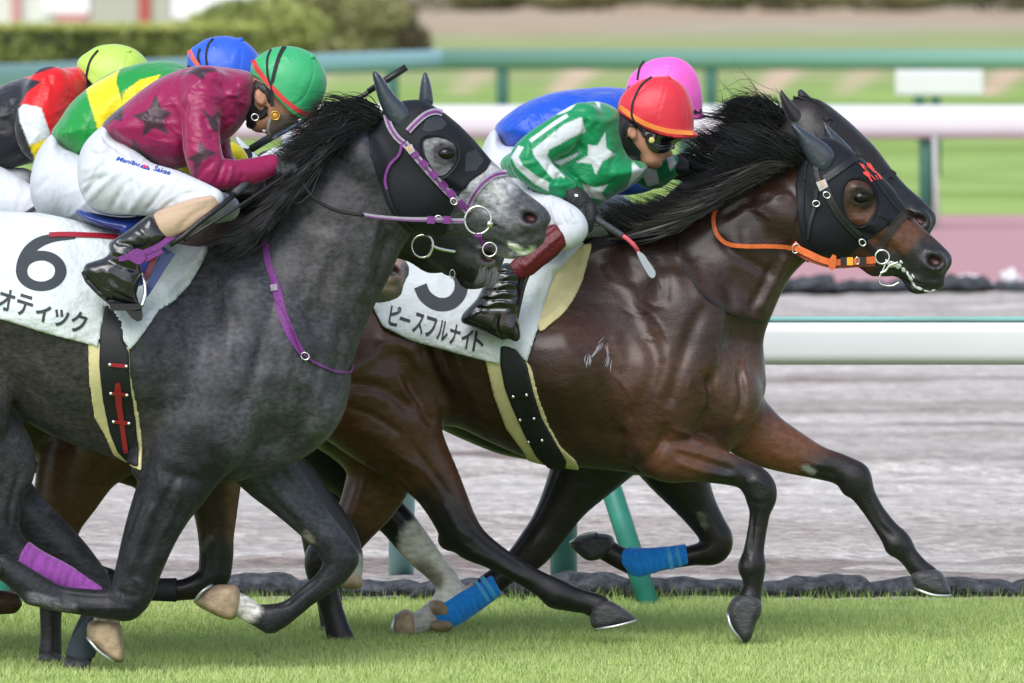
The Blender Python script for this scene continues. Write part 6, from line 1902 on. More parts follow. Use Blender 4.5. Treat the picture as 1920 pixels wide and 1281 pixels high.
def boot(root, poly, Y, dy, folds, W=0.052, name='boot'):
    g = Grid(crop(None, poly, 14), Y + dy, W + 0.03, 0.0045)
    g.domed(poly, 26, W, k=0, smooth=2, blur=2)
    V, Q = g.mesh(2)
    V = ridges(V, vnormals(V, Q), folds)
    return mk(name, V, Q, m_boot, root), bvh_of((V, Q))

def face_feats(g, ear_, nose, eye, Yn, ang=0):
    for s in (-1, 1):
        g.ell(ear_[0], ear_[1], 9, 15, dy=s * 0.078, w=0.014, ang=ang, k=0.008)
        g.ell(ear_[0] + 2, ear_[1] - 1, 4, 8, dy=s * 0.092, w=0.010, ang=ang, k=0.005, op='s')

def body_of(root, box, Y, headpoly, torso, limbs, ear_, eang, col=None, extra=None, hw=0.072, h=0.0072):
    """the rider's body: one continuous skin under the clothes"""
    g = Grid(box, Y, 0.42, h)
    g.domed(headpoly, 50, hw, k=0.02, smooth=4, blur=2)
    c = np.array(torso).mean(0)
    g.domed([tuple(c + (np.array(p) - c) * 0.86) for p in torso], 55, 0.15, k=0.03, smooth=3)
    for L in limbs:
        g.chain([(p[0], p[1], max(7, p[2] * 0.72)) + tuple(p[3:]) for p in L], k=0.02, sub=3)
    face_feats(g, ear_, None, None, Y, eang)
    if extra:
        extra(g)
    V, Q = g.mesh(2)
    return mk('body', V, Q, m_skin, root), (V, Q), g

GREEN = (0.005, 0.235, 0.085); WHITE = (0.60, 0.64, 0.66); MAROON = (0.26, 0.008, 0.072); STARK = (0.045, 0.018, 0.030)

def rider1():
    Y = YGR
    root = empty('person', P(300, 400, Y), 'jockey in maroon with black stars and a green helmet, riding the grey horse', 'person')
    torso = [(474, 140), (433, 128), (377, 123), (333, 132), (293, 150), (260, 173), (227, 200), (203, 220), (190, 240), (212, 264), (250, 290), (283, 303), (327, 317), (372, 305), (405, 280), (432, 258), (450, 240), (466, 215), (478, 185)]
    arm = [(385, 165, 42, -.13), (374, 205, 38, -.18), (376, 250, 36, -.21), (382, 292, 35, -.24), (398, 322, 33, -.24), (436, 326, 27, -.22), (474, 321, 25, -.19), (508, 310, 21, -.16)]
    arm2 = [(400, 175, 40, .14), (395, 240, 36, .2), (405, 300, 33, .2), (440, 335, 26, .14), (478, 348, 21, .08)]
    hips = [(200, 232), (160, 266), (146, 305), (148, 345), (160, 376), (185, 399), (235, 405), (290, 396), (330, 370), (330, 330), (290, 303), (245, 285), (215, 255)]
    leg1 = [(215, 335, 66, -.10), (262, 352, 52, -.18), (320, 362, 44, -.26), (370, 372, 33, -.31), (398, 374, 22, -.33)]
    leg2 = [(240, 340, 56, .12), (320, 365, 50, .2), (385, 385, 36, .27), (425, 390, 25, .29)]
    shin = [(396, 376, 23, -.335), (372, 392, 33, -.34), (345, 408, 36, -.345), (318, 420, 33, -.35), (300, 428, 26, -.35)]
    headp = [(470, 150), (474, 200), (464, 224), (468, 240), (479, 248), (490, 250), (497, 247), (502, 254), (512, 250), (530, 240), (552, 228), (572, 215), (600, 170), (590, 120), (550, 95), (500, 100)]
    bo, bq, bg = body_of(root, (130, 80, 620, 600), Y, headp, torso, [arm, arm2, leg1, leg2, shin + [(260, 470, 24, -.35), (220, 520, 22, -.35)]], (487, 184), -20,
                     extra=lambda g: (g.chain([(455, 190, 34), (500, 180, 40)], k=.02), g.ell(494, 243, 8, 3, w=.03, ang=20, k=.004, op='s'), g.ell(506, 251, 6, 6, w=.016, k=.006)))
    bb = bvh_of(bq)
    stars = [[(292, 177), (302, 203), (323, 212), (305, 227), (317, 253), (290, 240), (267, 257), (270, 230), (248, 217), (278, 207)],
             [(337, 139), (360, 132), (367, 121), (378, 128), (413, 130), (387, 138), (380, 151), (362, 139)],
             [(232, 194), (228, 228), (213, 224), (192, 243), (198, 218)], [(250, 258), (262, 280), (295, 305), (262, 294), (246, 290)],
             [(377, 203), (397, 219), (414, 208), (409, 228), (409, 249), (394, 240), (390, 226)], [(377, 261), (383, 277), (406, 287), (380, 302), (364, 330), (363, 304), (350, 298), (370, 286)]]
    folds = [([([(410, 280), (395, 250), (380, 215)], -.006, 6), ([(344, 190), (340, 240), (345, 290)], -.012, 6), ([(350, 300), (330, 310), (300, 300)], -.006, 6), ([(360, 345), (380, 320), (404, 300)], -.005, 5),
               ([(400, 350), (412, 325), (420, 300)], -.006, 4), ([(420, 352), (432, 330), (436, 306)], .004, 4), ([(445, 350), (458, 325)], -.003, 4), ([(395, 150), (420, 170), (440, 200)], -.006, 7), ([(385, 145), (360, 165), (346, 195)], .005, 6),
               ([(440, 150), (450, 180), (448, 220)], -.006, 5), ([(420, 240), (440, 225), (460, 200)], .005, 6), ([(215, 240), (250, 262), (300, 275)], .004, 6), ([(330, 150), (300, 190), (290, 240)], -.003, 10), ([(405, 255), (385, 262), (360, 262)], -.004, 4), ([(408, 240), (388, 244), (365, 240)], .003, 4)]
              + wrinkles(torso, 34, 3, 0.0055, 3.4, 35, 40, 70),)]
    jo, jq, jg = garment('jacket', root, (170, 100, 540, 380), Y, 0.34, [('poly', torso, 62, 0.185), ('chain', arm), ('chain', arm2)], m_silk('maroon silk'), flat_cols(MAROON, [(s_, STARK) for s_ in stars]), folds)
    jb = bvh_of(jq)
    ribbon('cuff', jb, [(500, 291), (505, 310), (508, 329)], 10, mat('maroon cuff', MAROON, 0.5), jo, off=0.002, thick=0.002)
    fl = [([(150, 372), (175, 345), (205, 325)], -.007, 5), ([(160, 385), (190, 350), (230, 320)], .006, 6), ([(205, 400), (225, 360), (250, 335)], -.006, 6), ([(240, 403), (262, 370), (285, 340)], .005, 6), ([(270, 400), (292, 372), (310, 345)], -.006, 4), ([(290, 398), (315, 378), (350, 362)], .005, 5),
          ([(300, 392), (340, 366), (380, 356)], -.006, 4), ([(335, 345), (370, 352), (405, 365)], -.004, 5), ([(330, 382), (365, 372), (400, 368)], .004, 4), ([(148, 320), (180, 312), (210, 290)], .004, 6), ([(165, 280), (185, 290), (225, 285)], -.005, 4), ([(190, 250), (205, 270), (240, 292)], -.005, 3), ([(150, 345), (190, 330)], -.004, 5)]
    pb, pq, pg = garment('breeches', root, (130, 215, 480, 460), Y, 0.42, [('poly', hips, 55, 0.19), ('chain', leg1), ('chain', leg2)], m_breech, None, [(fl + wrinkles(hips, 26, 8, .0045, 3.6, 120, 22, 70),)])
    pbv = bvh_of(pq)
    text_on(pb, pbv, 'Manibu', (217, 300), (262, 312), 8, mat('blue embroidery', (0.01, 0.06, 0.36), 0.6), 0.004, 'embroidery', bold=0.02, shear=0.35)
    text_on(pb, pbv, 'Šakae', (287, 319), (319, 328), 9, mat('blue embroidery'), 0.004, 'embroidery', bold=0.02, shear=0.35)
    patch('emblem', pbv, [(267, 310), (271, 308), (274, 311), (277, 309), (276, 314), (272, 315), (269, 314)], mat('pink embroidery', (0.6, 0.03, 0.12), 0.6), pb, off=.004, step=3)
    patch('emblem', pbv, [(262, 313), (267, 309), (268, 314), (276, 316), (277, 310), (281, 317), (280, 319), (268, 316)], mat('blue embroidery'), pb, off=.003, step=3)
    so, sq, sg = garment('knee_panel', root, (280, 345, 430, 470), Y, 0.45, [('chain', shin), ('keep', [(290, 396), (330, 380), (372, 366), (404, 362), (416, 378), (396, 398), (360, 425), (322, 444), (312, 440)])], mat('tan chap leather', (0.48, 0.34, 0.24), 0.65, bump=0.2, bscale=90), None,
                         [([([(300, 400), (345, 386), (400, 372)], .003, 3, 0), ([(330, 436), (360, 405), (395, 385)], -.003, 6)],)])
    bp = [(284, 402), (300, 418), (320, 443), (303, 458), (278, 470), (262, 482), (266, 505), (264, 525), (256, 552), (262, 573), (238, 570), (206, 564), (185, 546), (166, 526), (156, 508), (162, 494), (190, 486), (205, 474), (202, 460), (215, 448), (245, 428), (266, 412)]
    b_, bbv = boot(root, bp, Y, -.36, [([(215, 455), (245, 460), (262, 478)], -.008, 5), ([(205, 470), (235, 478), (262, 492)], .007, 5), ([(200, 486), (230, 500), (258, 508)], -.006, 5), ([(245, 430), (268, 445), (300, 455)], .004, 8), ([(255, 420), (272, 440), (280, 465)], -.004, 5),
                                       ([(165, 512), (190, 535), (230, 556), (258, 566)], -.006, 4), ([(200, 505), (205, 530), (215, 552)], .005, 6), ([(180, 495), (215, 515), (255, 540)], .004, 8), ([(225, 445), (215, 455), (208, 470)], .004, 4)])
    patch('boot_sole', bbv, [(157, 506), (166, 524), (186, 545), (207, 562), (238, 569), (240, 574), (205, 572), (182, 553), (160, 530), (152, 512)], mat('dark sole', (0.02, 0.022, 0.028), 0.6), b_, off=.004, thick=.01, step=5)
    # stirrup
    st = boxm('stirrup', (0, 0, 0), (1, 1, 1), m_blackl, root)
    a, c = P(207, 582, Y - .36), P(266, 569, Y - .36)
    for v, (x, y_, z) in zip(st.data.vertices, [(a[0], Y - .41, a[2]), (c[0], Y - .41, a[2]), (c[0], Y - .31, a[2]), (a[0], Y - .31, a[2]), (a[0], Y - .41, c[2]), (c[0], Y - .41, c[2]), (c[0], Y - .31, c[2]), (a[0], Y - .31, c[2])]):
        v.co = (x, y_, z)
    ptube('stirrup_side', [(266, 574, -.42), (272, 552, -.41), (271, 530, -.39), (266, 512, -.37)], Y, 3.5, m_steel, st)
    ptube('stirrup_side', [(266, 574, -.30), (272, 552, -.31), (271, 530, -.33), (266, 512, -.36)], Y, 3.5, m_blackl, st)
    patch('stirrup_tread', None, [(236, 583), (266, 580), (268, 592), (266, 600), (258, 604), (246, 596)], m_blackl, st, dflt=Y - .41, thick=.07)
    # knotted purple strap round the ankle
    kn = ribbon('ankle_strap', None, [(352, 428, 10, Y - .36), (325, 442, 11, Y - .385), (300, 460, 11, Y - .405), (270, 474, 11, Y - .42), (248, 480, 13, Y - .425), (222, 486, 9, Y - .42)], 10, m_purple, root, thick=.006)
    ribbon('ankle_strap', None, [(252, 482, 12, Y - .43), (268, 488, 11, Y - .43), (285, 480, 9, Y - .42), (305, 470, 8, Y - .41)], 10, m_purple, kn, thick=.006)
    patch('knot', None, [(240, 474), (256, 466), (270, 472), (272, 486), (262, 496), (250, 492), (238, 484)], m_purple, kn, dflt=Y - .44, thick=.02, smooth=2)
    # gloves
    gl = Grid((490, 285, 580, 350), Y, .24, .0035)
    gl.chain([(500, 312, 17, -.165), (514, 310, 17, -.16), (530, 310, 18, -.15), (544, 313, 15, -.14)], k=.01)
    for i, (x, yq) in enumerate(((520, 322), (531, 324), (542, 324), (552, 321))):
        gl.chain([(x, yq - 10, 7.5, -.175), (x + 3, yq, 7, -.19), (x + 2, yq + 7, 6, -.18), (x - 4, yq + 8, 5.5, -.16)], k=.004)
    gl.chain([(525, 300, 8, -.15), (540, 297, 7, -.13), (552, 302, 6, -.12)], k=.005)
    V, Q = gl.mesh(2); mk('glove', V, Q, m_glove, root)
    gl = Grid((430, 330, 500, 385), Y, .2, .004)
    gl.chain([(478, 348, 17, .06), (462, 352, 18, .02), (448, 354, 14, -.02)], k=.01)
    for i in range(4):
        gl.chain([(450 + i * 9, 352, 7, -.02), (448 + i * 9, 362, 6.5, -.04), (452 + i * 9, 368, 5.5, -.01)], k=.004)
    gl.chain([(470, 342, 7, 0), (456, 340, 6, -.02)], k=.004)
    V, Q = gl.mesh(2); mk('glove', V, Q, m_glove, root)
    # helmet
    cp = [(470, 138), (470, 122), (478, 110), (490, 102), (504, 93), (522, 88), (550, 87), (580, 97), (600, 116), (612, 142), (611, 170), (602, 192), (594, 208), (592, 221), (572, 224), (552, 214), (530, 194), (510, 172), (490, 150)]
    co, cv = cap(root, Y, cp, (0.035, 0.36, 0.14), 1, ext=EXT1, band=[(474, 113), (484, 132), (500, 153), (516, 170), (535, 189), (553, 203), (570, 213), (591, 218)], bandm=mat('red band', (0.55, 0.04, 0.04), 0.55),
                 straps=([(508, 92), (501, 111), (502, 142), (507, 161), (509, 189)], [(531, 87), (522, 105), (515, 128), (509, 155), (508, 170)], [(536, 87), (526, 104), (518, 128), (511, 155)]), button=(585, 107),
                 seams=([(584, 107), (555, 104), (520, 118), (500, 134)], [(586, 110), (587, 140), (572, 180), (548, 198)], [(560, 90), (580, 100)]), ruf=(((588, 130), (555, 190), 10), ((535, 108), (560, 104), 8)))
    # head gear
    fine_shell('balaclava', bg, [(468, 145), (480, 160), (478, 178), (478, 196), (486, 205), (500, 206), (504, 216), (490, 225), (474, 226), (462, 222), (462, 200), (458, 170), (462, 150)], .006, m_black, root, .0045, .12)
    hr_ = fine_shell('hair', bg, [(478, 148), (500, 160), (512, 180), (505, 196), (498, 176), (484, 165), (474, 170)], .005, m_hairb, root, .0045, .12)
    ribbon('chin_strap', bb, [(500, 200), (492, 214), (478, 222), (468, 232)], 8, m_blackl, root, off=.012)
    patch('chin_cup', bb, [(465, 222), (477, 226), (480, 234), (473, 242), (464, 240), (461, 232)], m_black, root, off=.012, thick=.02, smooth=2)
    ring('buckle', 478, 220, 6, 1.2, Y - .10, m_steel, root, 1.1, 20)
    V, Q = fine_shell('goggles', bg, [(500, 248), (502, 230), (512, 212), (530, 212), (548, 218), (562, 228), (558, 242), (540, 254), (524, 262), (508, 258)], .016, None, None, .004, .13, smooth=3)
    ml = bpy.data.materials.get('goggle lens') or mat('goggle lens', (0.55, 0.60, 0.58), 0.08, trans=0.85, ior=1.15, coat=0.5)
    go = mk('goggles', V, Q, ml, root)
    gvb = bvh_of((V, Q))
    ribbon('goggle_rim', gvb, [(514, 210), (506, 226), (502, 244), (508, 254)], 5, mat('grey rim', (0.30, 0.30, 0.28), 0.4), go, off=.004)
    h_ = hit(gvb, 516, 217)[0]
    yy = (h_.y if h_ else Y - .09)
    ball('goggle_stud', P(516, 217, yy), .0135, mat('amber stud', (0.50, 0.24, 0.03), 0.35, metal=.3), go, (1, .5, 1))
    ring('goggle_ring', 516, 217, 8, 1.4, yy - .006, mat('brass', (0.6, 0.38, 0.1), 0.3, metal=.9), go)
    ribbon('goggle_strap', cv, [(508, 170), (509, 185), (511, 200)], 8, m_black, go, off=.006)
    return root

def rider4():
    Y = YB
    root = empty('person', P(1050, 450, Y), 'jockey in green with white stars and striped sleeves, red helmet and dark goggles', 'person')
    torso = [(1160, 208), (1124, 191), (1093, 193), (1062, 208), (1030, 228), (995, 255), (966, 280), (938, 302), (944, 325), (962, 346), (986, 357), (1012, 374), (1062, 388), (1112, 390), (1142, 373), (1178, 353), (1206, 331), (1216, 314), (1204, 302), (1178, 292), (1166, 250)]
    arm = [(1092, 232, 40, -.14), (1048, 256, 38, -.19), (1008, 280, 35, -.23), (990, 302, 34, -.25), (1008, 324, 32, -.25), (1036, 342, 27, -.24), (1060, 357, 21, -.22)]
    arm2 = [(1150, 250, 38, .12), (1190, 300, 32, .2), (1222, 325, 30, .22), (1246, 318, 24, .18), (1262, 310, 20, .14)]
    hips = [(940, 318), (925, 350), (915, 390), (925, 420), (960, 440), (1010, 440), (1070, 425), (1100, 395), (1060, 375), (1010, 366), (962, 342)]
    leg1 = [(965, 388, 55, -.10), (1000, 398, 48, -.18), (1035, 406, 38, -.26), (1062, 416, 33, -.30), (1074, 430, 29, -.32), (1060, 442, 27, -.325)]
    leg2 = [(990, 390, 54, .12), (1060, 400, 48, .2), (1120, 404, 40, .25), (1148, 404, 32, .26)]
    shin = [(1070, 430, 22, -.32), (1050, 445, 30, -.325), (1020, 468, 30, -.33), (985, 496, 28, -.34), (960, 515, 24, -.345)]
    headp = [(1170, 200), (1172, 250), (1180, 285), (1197, 300), (1210, 312), (1226, 318), (1236, 314), (1241, 309), (1247, 306), (1244, 301), (1249, 297), (1250, 292), (1259, 290), (1257, 282), (1249, 272), (1262, 262), (1285, 240), (1280, 200), (1240, 160), (1190, 170)]
    bo, bq, bg = body_of(root, (900, 130, 1330, 660), Y, headp, torso, [arm, arm2, leg1, leg2, shin + [(940, 545, 24, -.35), (920, 590, 22, -.35)]], (1184, 248), -14,
                     extra=lambda g: (g.chain([(1160, 250, 34), (1200, 255, 34)], k=.02), g.ell(1240, 303, 7, 2.2, w=.03, ang=10, k=.004, op='s'), g.ell(1256, 288, 6, 6, w=.016, k=.006), g.ell(1222, 300, 16, 12, w=.05, k=.02)))
    bb = bvh_of(bq)
    P_ = [
        [(1091, 219), (1098, 247), (1062, 264), (1030, 281), (1026, 292), (1040, 312), (1060, 332), (1052, 342), (1036, 335), (1018, 314), (1001, 292), (998, 281), (1014, 268), (1036, 250), (1058, 233)],
        [(1062, 213), (1066, 219), (1040, 236), (1014, 254), (996, 268), (992, 262), (1014, 246), (1038, 228)],
        [(972, 273), (982, 276), (972, 294), (980, 310), (1006, 330), (1038, 346), (1031, 361), (1000, 344), (968, 314), (958, 294)],
        [(1135, 248), (1137, 278), (1154, 290), (1130, 302), (1117, 329), (1110, 307), (1079, 305), (1102, 292), (1103, 271), (1120, 274)],
        [(1116, 191), (1124, 190), (1126, 203), (1120, 200)], [(1050, 206), (1064, 200), (1080, 196), (1070, 206), (1058, 212), (1044, 216)],
        [(1092, 344), (1116, 352), (1140, 346), (1128, 362), (1138, 378), (1108, 370), (1096, 384), (1098, 360)], [(1186, 302), (1200, 316), (1212, 314), (1200, 330), (1176, 352), (1184, 330)], [(1036, 304), (1052, 300), (1090, 284), (1076, 296), (1050, 310)],
    ]
    cuffg = (0.004, 0.26, 0.10)
    gr2 = [(1229, 300), (1268, 292), (1272, 330), (1240, 330)]
    cf = flat_cols(GREEN, [(p_, WHITE) for p_ in P_] + [([(1030, 340), (1052, 330), (1075, 352), (1055, 378), (1028, 362)], cuffg, (0, Y - .1)), ([(1200, 318), (1216, 306), (1232, 322), (1236, 345), (1214, 350)], WHITE, (Y + .08, 50)), ([(1250, 296), (1262, 292), (1268, 306), (1256, 322)], WHITE, (Y + .08, 50))])
    folds = [([([(1100, 220), (1098, 250), (1080, 280)], -.010, 6), ([(1040, 300), (1070, 290), (1096, 270)], -.010, 6), ([(1060, 320), (1090, 345), (1110, 380)], -.008, 6), ([(1045, 310), (1080, 350), (1095, 384)], .006, 5), ([(1040, 322), (1060, 352), (1070, 382)], -.006, 5),
               ([(1010, 340), (1026, 325), (1032, 305)], -.005, 4), ([(970, 310), (990, 308), (1010, 300)], .004, 5), ([(1060, 212), (1085, 208), (1120, 214), (1150, 216)], -.004, 5), ([(1100, 222), (1130, 228), (1160, 222)], .004, 6), ([(1168, 270), (1150, 300), (1140, 340)], -.005, 6),
               ([(1200, 310), (1165, 325), (1130, 330)], .004, 7), ([(1035, 350), (1045, 335), (1050, 325)], -.003, 3), ([(1120, 240), (1098, 262)], -.004, 5), ([(1160, 340), (1130, 350), (1100, 352)], -.004, 6), ([(985, 265), (1010, 250), (1040, 226)], -.004, 5)]
              + wrinkles(torso, 34, 5, 0.0055, 3.2, 120, 40, 62),)]
    jo, jq, jg = garment('jacket', root, (920, 175, 1290, 400), Y, 0.36, [('poly', torso, 62, 0.185), ('chain', arm), ('chain', arm2)], m_silk('green silk'), cf, folds)
    fl = [([(985, 365), (990, 400), (1000, 435)], -.004, 3), ([(1000, 368), (1006, 400), (1016, 432)], .004, 3), ([(1016, 374), (1022, 402), (1030, 428)], -.004, 3), ([(1032, 378), (1038, 402), (1046, 424)], .004, 3), ([(1048, 385), (1054, 405), (1062, 422)], -.004, 3), ([(1064, 392), (1072, 408), (1078, 420)], .004, 3), ([(1100, 380), (1120, 400), (1130, 425)], -.006, 6)]
    pb, pq, pg = garment('breeches', root, (900, 300, 1200, 490), Y, 0.4, [('poly', hips, 50, 0.18), ('chain', leg1), ('chain', leg2)], m_breech, None, [(fl + wrinkles(hips, 16, 18, .0045, 3.2, 80, 20, 60),)])
    text_on(pb, bvh_of(pq), 'M', (988, 354), (1004, 362), 7, m_black, 0.006, 'embroidery', shear=0.3)
    garment('knee_panel', root, (930, 405, 1100, 540), Y, 0.42, [('chain', shin), ('keep', [(1030, 412), (1044, 418), (1058, 440), (1061, 456), (1000, 510), (975, 519), (948, 498), (975, 470)])], mat('dark red chap leather', (0.10, 0.003, 0.010), 0.45, bump=0.3, bscale=60), None,
            [([([(1040, 425), (1010, 450), (975, 485)], -.004, 3, 0), ([(1052, 440), (1020, 468), (985, 500)], .004, 4, 0), ([(1020, 440), (1000, 460)], .004, 6)],)])
    bp = [(930, 502), (952, 492), (976, 514), (974, 540), (976, 570), (970, 588), (975, 612), (976, 634), (968, 642), (953, 635), (937, 638), (907, 622), (882, 612), (866, 606), (864, 596), (873, 582), (893, 562), (904, 540), (914, 520)]
    rf = []
    for i in range(9):
        y = 508 + i * 8.5
        x0 = 928 - i * 4.2
        rf.append(([(x0 - 4, y + 2), (x0 + 16, y + 3 + 3 * (i % 2)), (x0 + 36, y - 1 + 3 * ((i + 1) % 2)), (x0 + 48 + i * 2, y + 3)], 0.0065 * (1 if i % 2 else -0.9), 3.2))
        rf.append(([(x0 + 6, y + 7), (x0 + 22, y + 5)], 0.004, 2.4))
    b_, bbv = boot(root, bp, Y, -.36, rf + [([(868, 600), (900, 612), (940, 628), (968, 632)], -.005, 3, 0), ([(935, 590), (930, 610), (938, 632)], -.006, 3), ([(960, 560), (966, 590), (955, 625)], .005, 5)])
    ptube('stirrup_leather', [(1000, 496, -.36), (984, 530, -.37), (974, 570, -.37), (968, 600, -.37)], Y, 4, m_blackl, root)
    patch('saddle_flap', None, [(1015, 470), (1060, 452), (1045, 480), (1010, 505), (988, 524), (978, 545), (972, 560), (976, 520)], m_blackl, root, dflt=Y - .365, thick=.03, smooth=2)
    # hand on the whip
    gl = Grid((1045, 345, 1135, 445), Y - .22, .14, .0032)
    gl.chain([(1056, 355, 19, 0), (1068, 364, 20, -.005), (1082, 376, 23, -.01), (1094, 388, 20, -.01)], wr=.8, k=.01)
    gl.chain([(1066, 380, 9, -.01), (1067, 395, 8.5, -.03), (1075, 407, 7.5, -.03), (1085, 408, 7, -.01)], k=.003)
    gl.chain([(1078, 388, 9, -.02), (1080, 403, 8.5, -.035), (1088, 415, 7.5, -.03), (1097, 413, 7, -.01)], k=.003)
    gl.chain([(1090, 388, 9, -.02), (1093, 405, 8.5, -.035), (1098, 418, 7.5, -.028), (1106, 413, 7, -.005)], k=.003)
    gl.chain([(1102, 380, 9.5, -.01), (1108, 395, 9, -.025), (1108, 412, 8, -.03), (1104, 430, 7, -.02)], k=.003)
    gl.chain([(1096, 372, 9, .02), (1108, 384, 8, .03), (1114, 398, 7.5, .025), (1108, 406, 7, .01)], k=.004)
    V, Q = gl.mesh(2)
    V = ridges(V, vnormals(V, Q), [([(1078, 362), (1072, 380), (1068, 392)], -.002, 2), ([(1086, 362), (1094, 372), (1100, 380)], .002, 3)])
    gm = mk('glove', V, Q, m_glove, root)
    gvb = bvh_of((V, Q))
    patch('wrist_tab', gvb, [(1064, 352), (1090, 358), (1084, 372), (1072, 384), (1066, 366)], m_glove, gm, off=.003, step=4)
    patch('glove_label', gvb, [(1077, 364), (1083, 364), (1084, 369), (1078, 369)], m_white, gm, off=.007, step=3)
    gl = Grid((1240, 290, 1290, 340), Y + .14, .12, .004)
    gl.chain([(1262, 310, 15, 0), (1272, 306, 15, 0), (1280, 308, 12, 0)], k=.01)
    for i in range(4):
        gl.chain([(1268 + i * 5, 306, 6, -.02), (1272 + i * 5, 316, 5.5, -.03), (1268 + i * 5, 322, 5, -.01)], k=.003)
    V, Q = gl.mesh(2); mk('glove', V, Q, m_glove, root)
    # helmet
    cp = [(1158, 206), (1159, 194), (1166, 178), (1182, 162), (1198, 152), (1213, 146), (1248, 143), (1276, 156), (1293, 180), (1301, 212), (1301, 246), (1306, 254), (1290, 258), (1262, 257), (1236, 251), (1212, 241), (1184, 225), (1166, 214)]
    co, cv = cap(root, Y, cp, (0.62, 0.025, 0.045), 4, ext=EXT4, band=[(1161, 200), (1184, 217), (1214, 234), (1254, 246), (1300, 249)], bandm=mat('orange band', (0.80, 0.24, 0.05), 0.5),
                 straps=([(1222, 144), (1204, 158), (1192, 178), (1185, 200), (1186, 222), (1203, 245)],), button=(1252, 147), brim=[(1285, 247), (1301, 248), (1312, 253), (1300, 259), (1280, 259), (1260, 256)],
                 seams=([(1252, 147), (1222, 155), (1192, 180), (1176, 205)], [(1252, 147), (1244, 180), (1232, 220), (1230, 236)], [(1254, 148), (1276, 170), (1290, 210), (1292, 240)]), ruf=(((1250, 155), (1236, 225), 9),))
    fine_shell('balaclava', bg, [(1150, 212), (1166, 212), (1184, 228), (1176, 240), (1172, 258), (1178, 268), (1190, 274), (1200, 288), (1198, 302), (1186, 302), (1170, 290), (1156, 262), (1148, 232)], .008, m_black, root, .0045, .13)
    hr_ = fine_shell('hair', bg, [(1170, 205), (1200, 232), (1222, 248), (1206, 258), (1196, 240), (1180, 236), (1172, 240)], .006, m_hairb, root, .0045, .12)
    ribbon('chin_strap', bb, [(1176, 258), (1184, 270), (1194, 282), (1199, 290)], 9, m_blackl, root, off=.012)
    V, Q = fine_shell('goggles', bg, [(1207, 254), (1214, 246), (1232, 250), (1254, 258), (1280, 258), (1294, 262), (1292, 272), (1276, 279), (1260, 280), (1246, 287), (1230, 286), (1216, 278)], .016, None, None, .004, .13, smooth=3)
    V = ridges(V, vnormals(V, Q), [([(1228, 256), (1224, 268), (1236, 280), (1258, 276), (1284, 270)], .004, 2.5, 0)])
    go = mk('goggles', V, Q, mat('dark goggle', (0.008, 0.008, 0.010), 0.08, coat=1.0, crough=.04), root)
    yy = hit(bvh_of((V, Q)), 1222, 263)[0].y
    ball('goggle_stud', P(1222, 263, yy), .011, mat('pale yellow stud', (0.55, 0.48, 0.16), 0.4), go, (1, .4, 1))
    ribbon('goggle_strap', bb, [(1196, 232), (1204, 248), (1214, 258)], 6, m_black, go, off=.012)
    return root

def small_rider(Y, label, torso, arms, hips, legs, headp, ear_, box, silk, cf, cappoly, capcol, seed, capkw, seedw, shoes=None, cuff=None):
    root = empty('person', P(np.mean([p[0] for p in hips]), 430, Y), label, 'person')
    bo, bq, bg = body_of(root, box, Y, headp, torso, arms + legs, ear_, -15, h=0.0105, extra=lambda g: g.chain([(ear_[0] - 25, ear_[1], 30), (ear_[0] + 8, ear_[1] - 4, 34)], k=.02))
    jo, jq, jg = garment('jacket', root, box, Y, 0.34, [('poly', torso, 62, 0.185)] + [('chain', a) for a in arms], silk, cf, [(wrinkles(torso, 34, seedw, 0.006, 4.5, 130, 40, 75),)], h=.0075)
    pb, pq, pg = garment('breeches', root, box, Y, 0.4, [('poly', hips, 55, 0.18)] + [('chain', l) for l in legs], m_breech, None, [(wrinkles(hips, 30, seedw + 5, .005, 4.5, 120, 22, 80),)], h=.0075)
    cap(root, Y, cappoly, capcol, seed, **capkw)
    hr_ = fine_shell('hair', bg, [(cappoly[0][0] - 6, cappoly[0][1] - 6), (ear_[0] + 20, ear_[1] - 10), (ear_[0] + 10, ear_[1] + 6), (ear_[0] - 20, ear_[1] + 10), (cappoly[0][0] - 8, cappoly[0][1] + 10)], .006, m_hairb, root, .006, .12)
    for a in arms:
        e = a[-1]; d = a[-2]
        ux, uy = e[0] - d[0], e[1] - d[1]; L = max(math.hypot(ux, uy), 1); ux /= L; uy /= L
        gl = Grid((e[0] - 50, e[1] - 45, e[0] + 60, e[1] + 50), Y + e[3], .1, .0055)
        gl.chain([(e[0], e[1], 16), (e[0] + 14 * ux, e[1] + 14 * uy, 17), (e[0] + 30 * ux, e[1] + 30 * uy, 14)], k=.01)
        for i in range(4):
            bx_, by_ = e[0] + (14 + 7 * i) * ux, e[1] + (14 + 7 * i) * uy + 6
            gl.chain([(bx_, by_, 7, -.02), (bx_ + 2, by_ + 9, 6.5, -.03), (bx_ - 2, by_ + 13, 5.5, -.01)], k=.003)
        gl.chain([(e[0] + 14 * ux, e[1] - 10, 7, .02), (e[0] + 28 * ux, e[1] - 10, 6, .02)], k=.003)
        V, Q = gl.mesh(2); mk('glove', V, Q, m_glove, root)
    for l in legs:
        e = l[-1]
        kx, ky, kd = e[0], e[1], e[3]
        gb = Grid((kx - 260, ky - 40, kx + 60, ky + 260), Y + kd * 1.1, .1, .0075)
        gb.chain([(kx - 10, ky + 8, 30), (kx - 70, ky + 45, 27), (kx - 110, ky + 78, 21), (kx - 125, ky + 110, 22), (kx - 115, ky + 160, 20), (kx - 100, ky + 190, 16)], k=.01)
        gb.chain([(kx - 150, ky + 105, 18), (kx - 120, ky + 150, 22), (kx - 98, ky + 188, 15)], k=.01)
        V, Q = gb.mesh(2); mk('boot', V, Q, m_boot, root)
    return root, bg

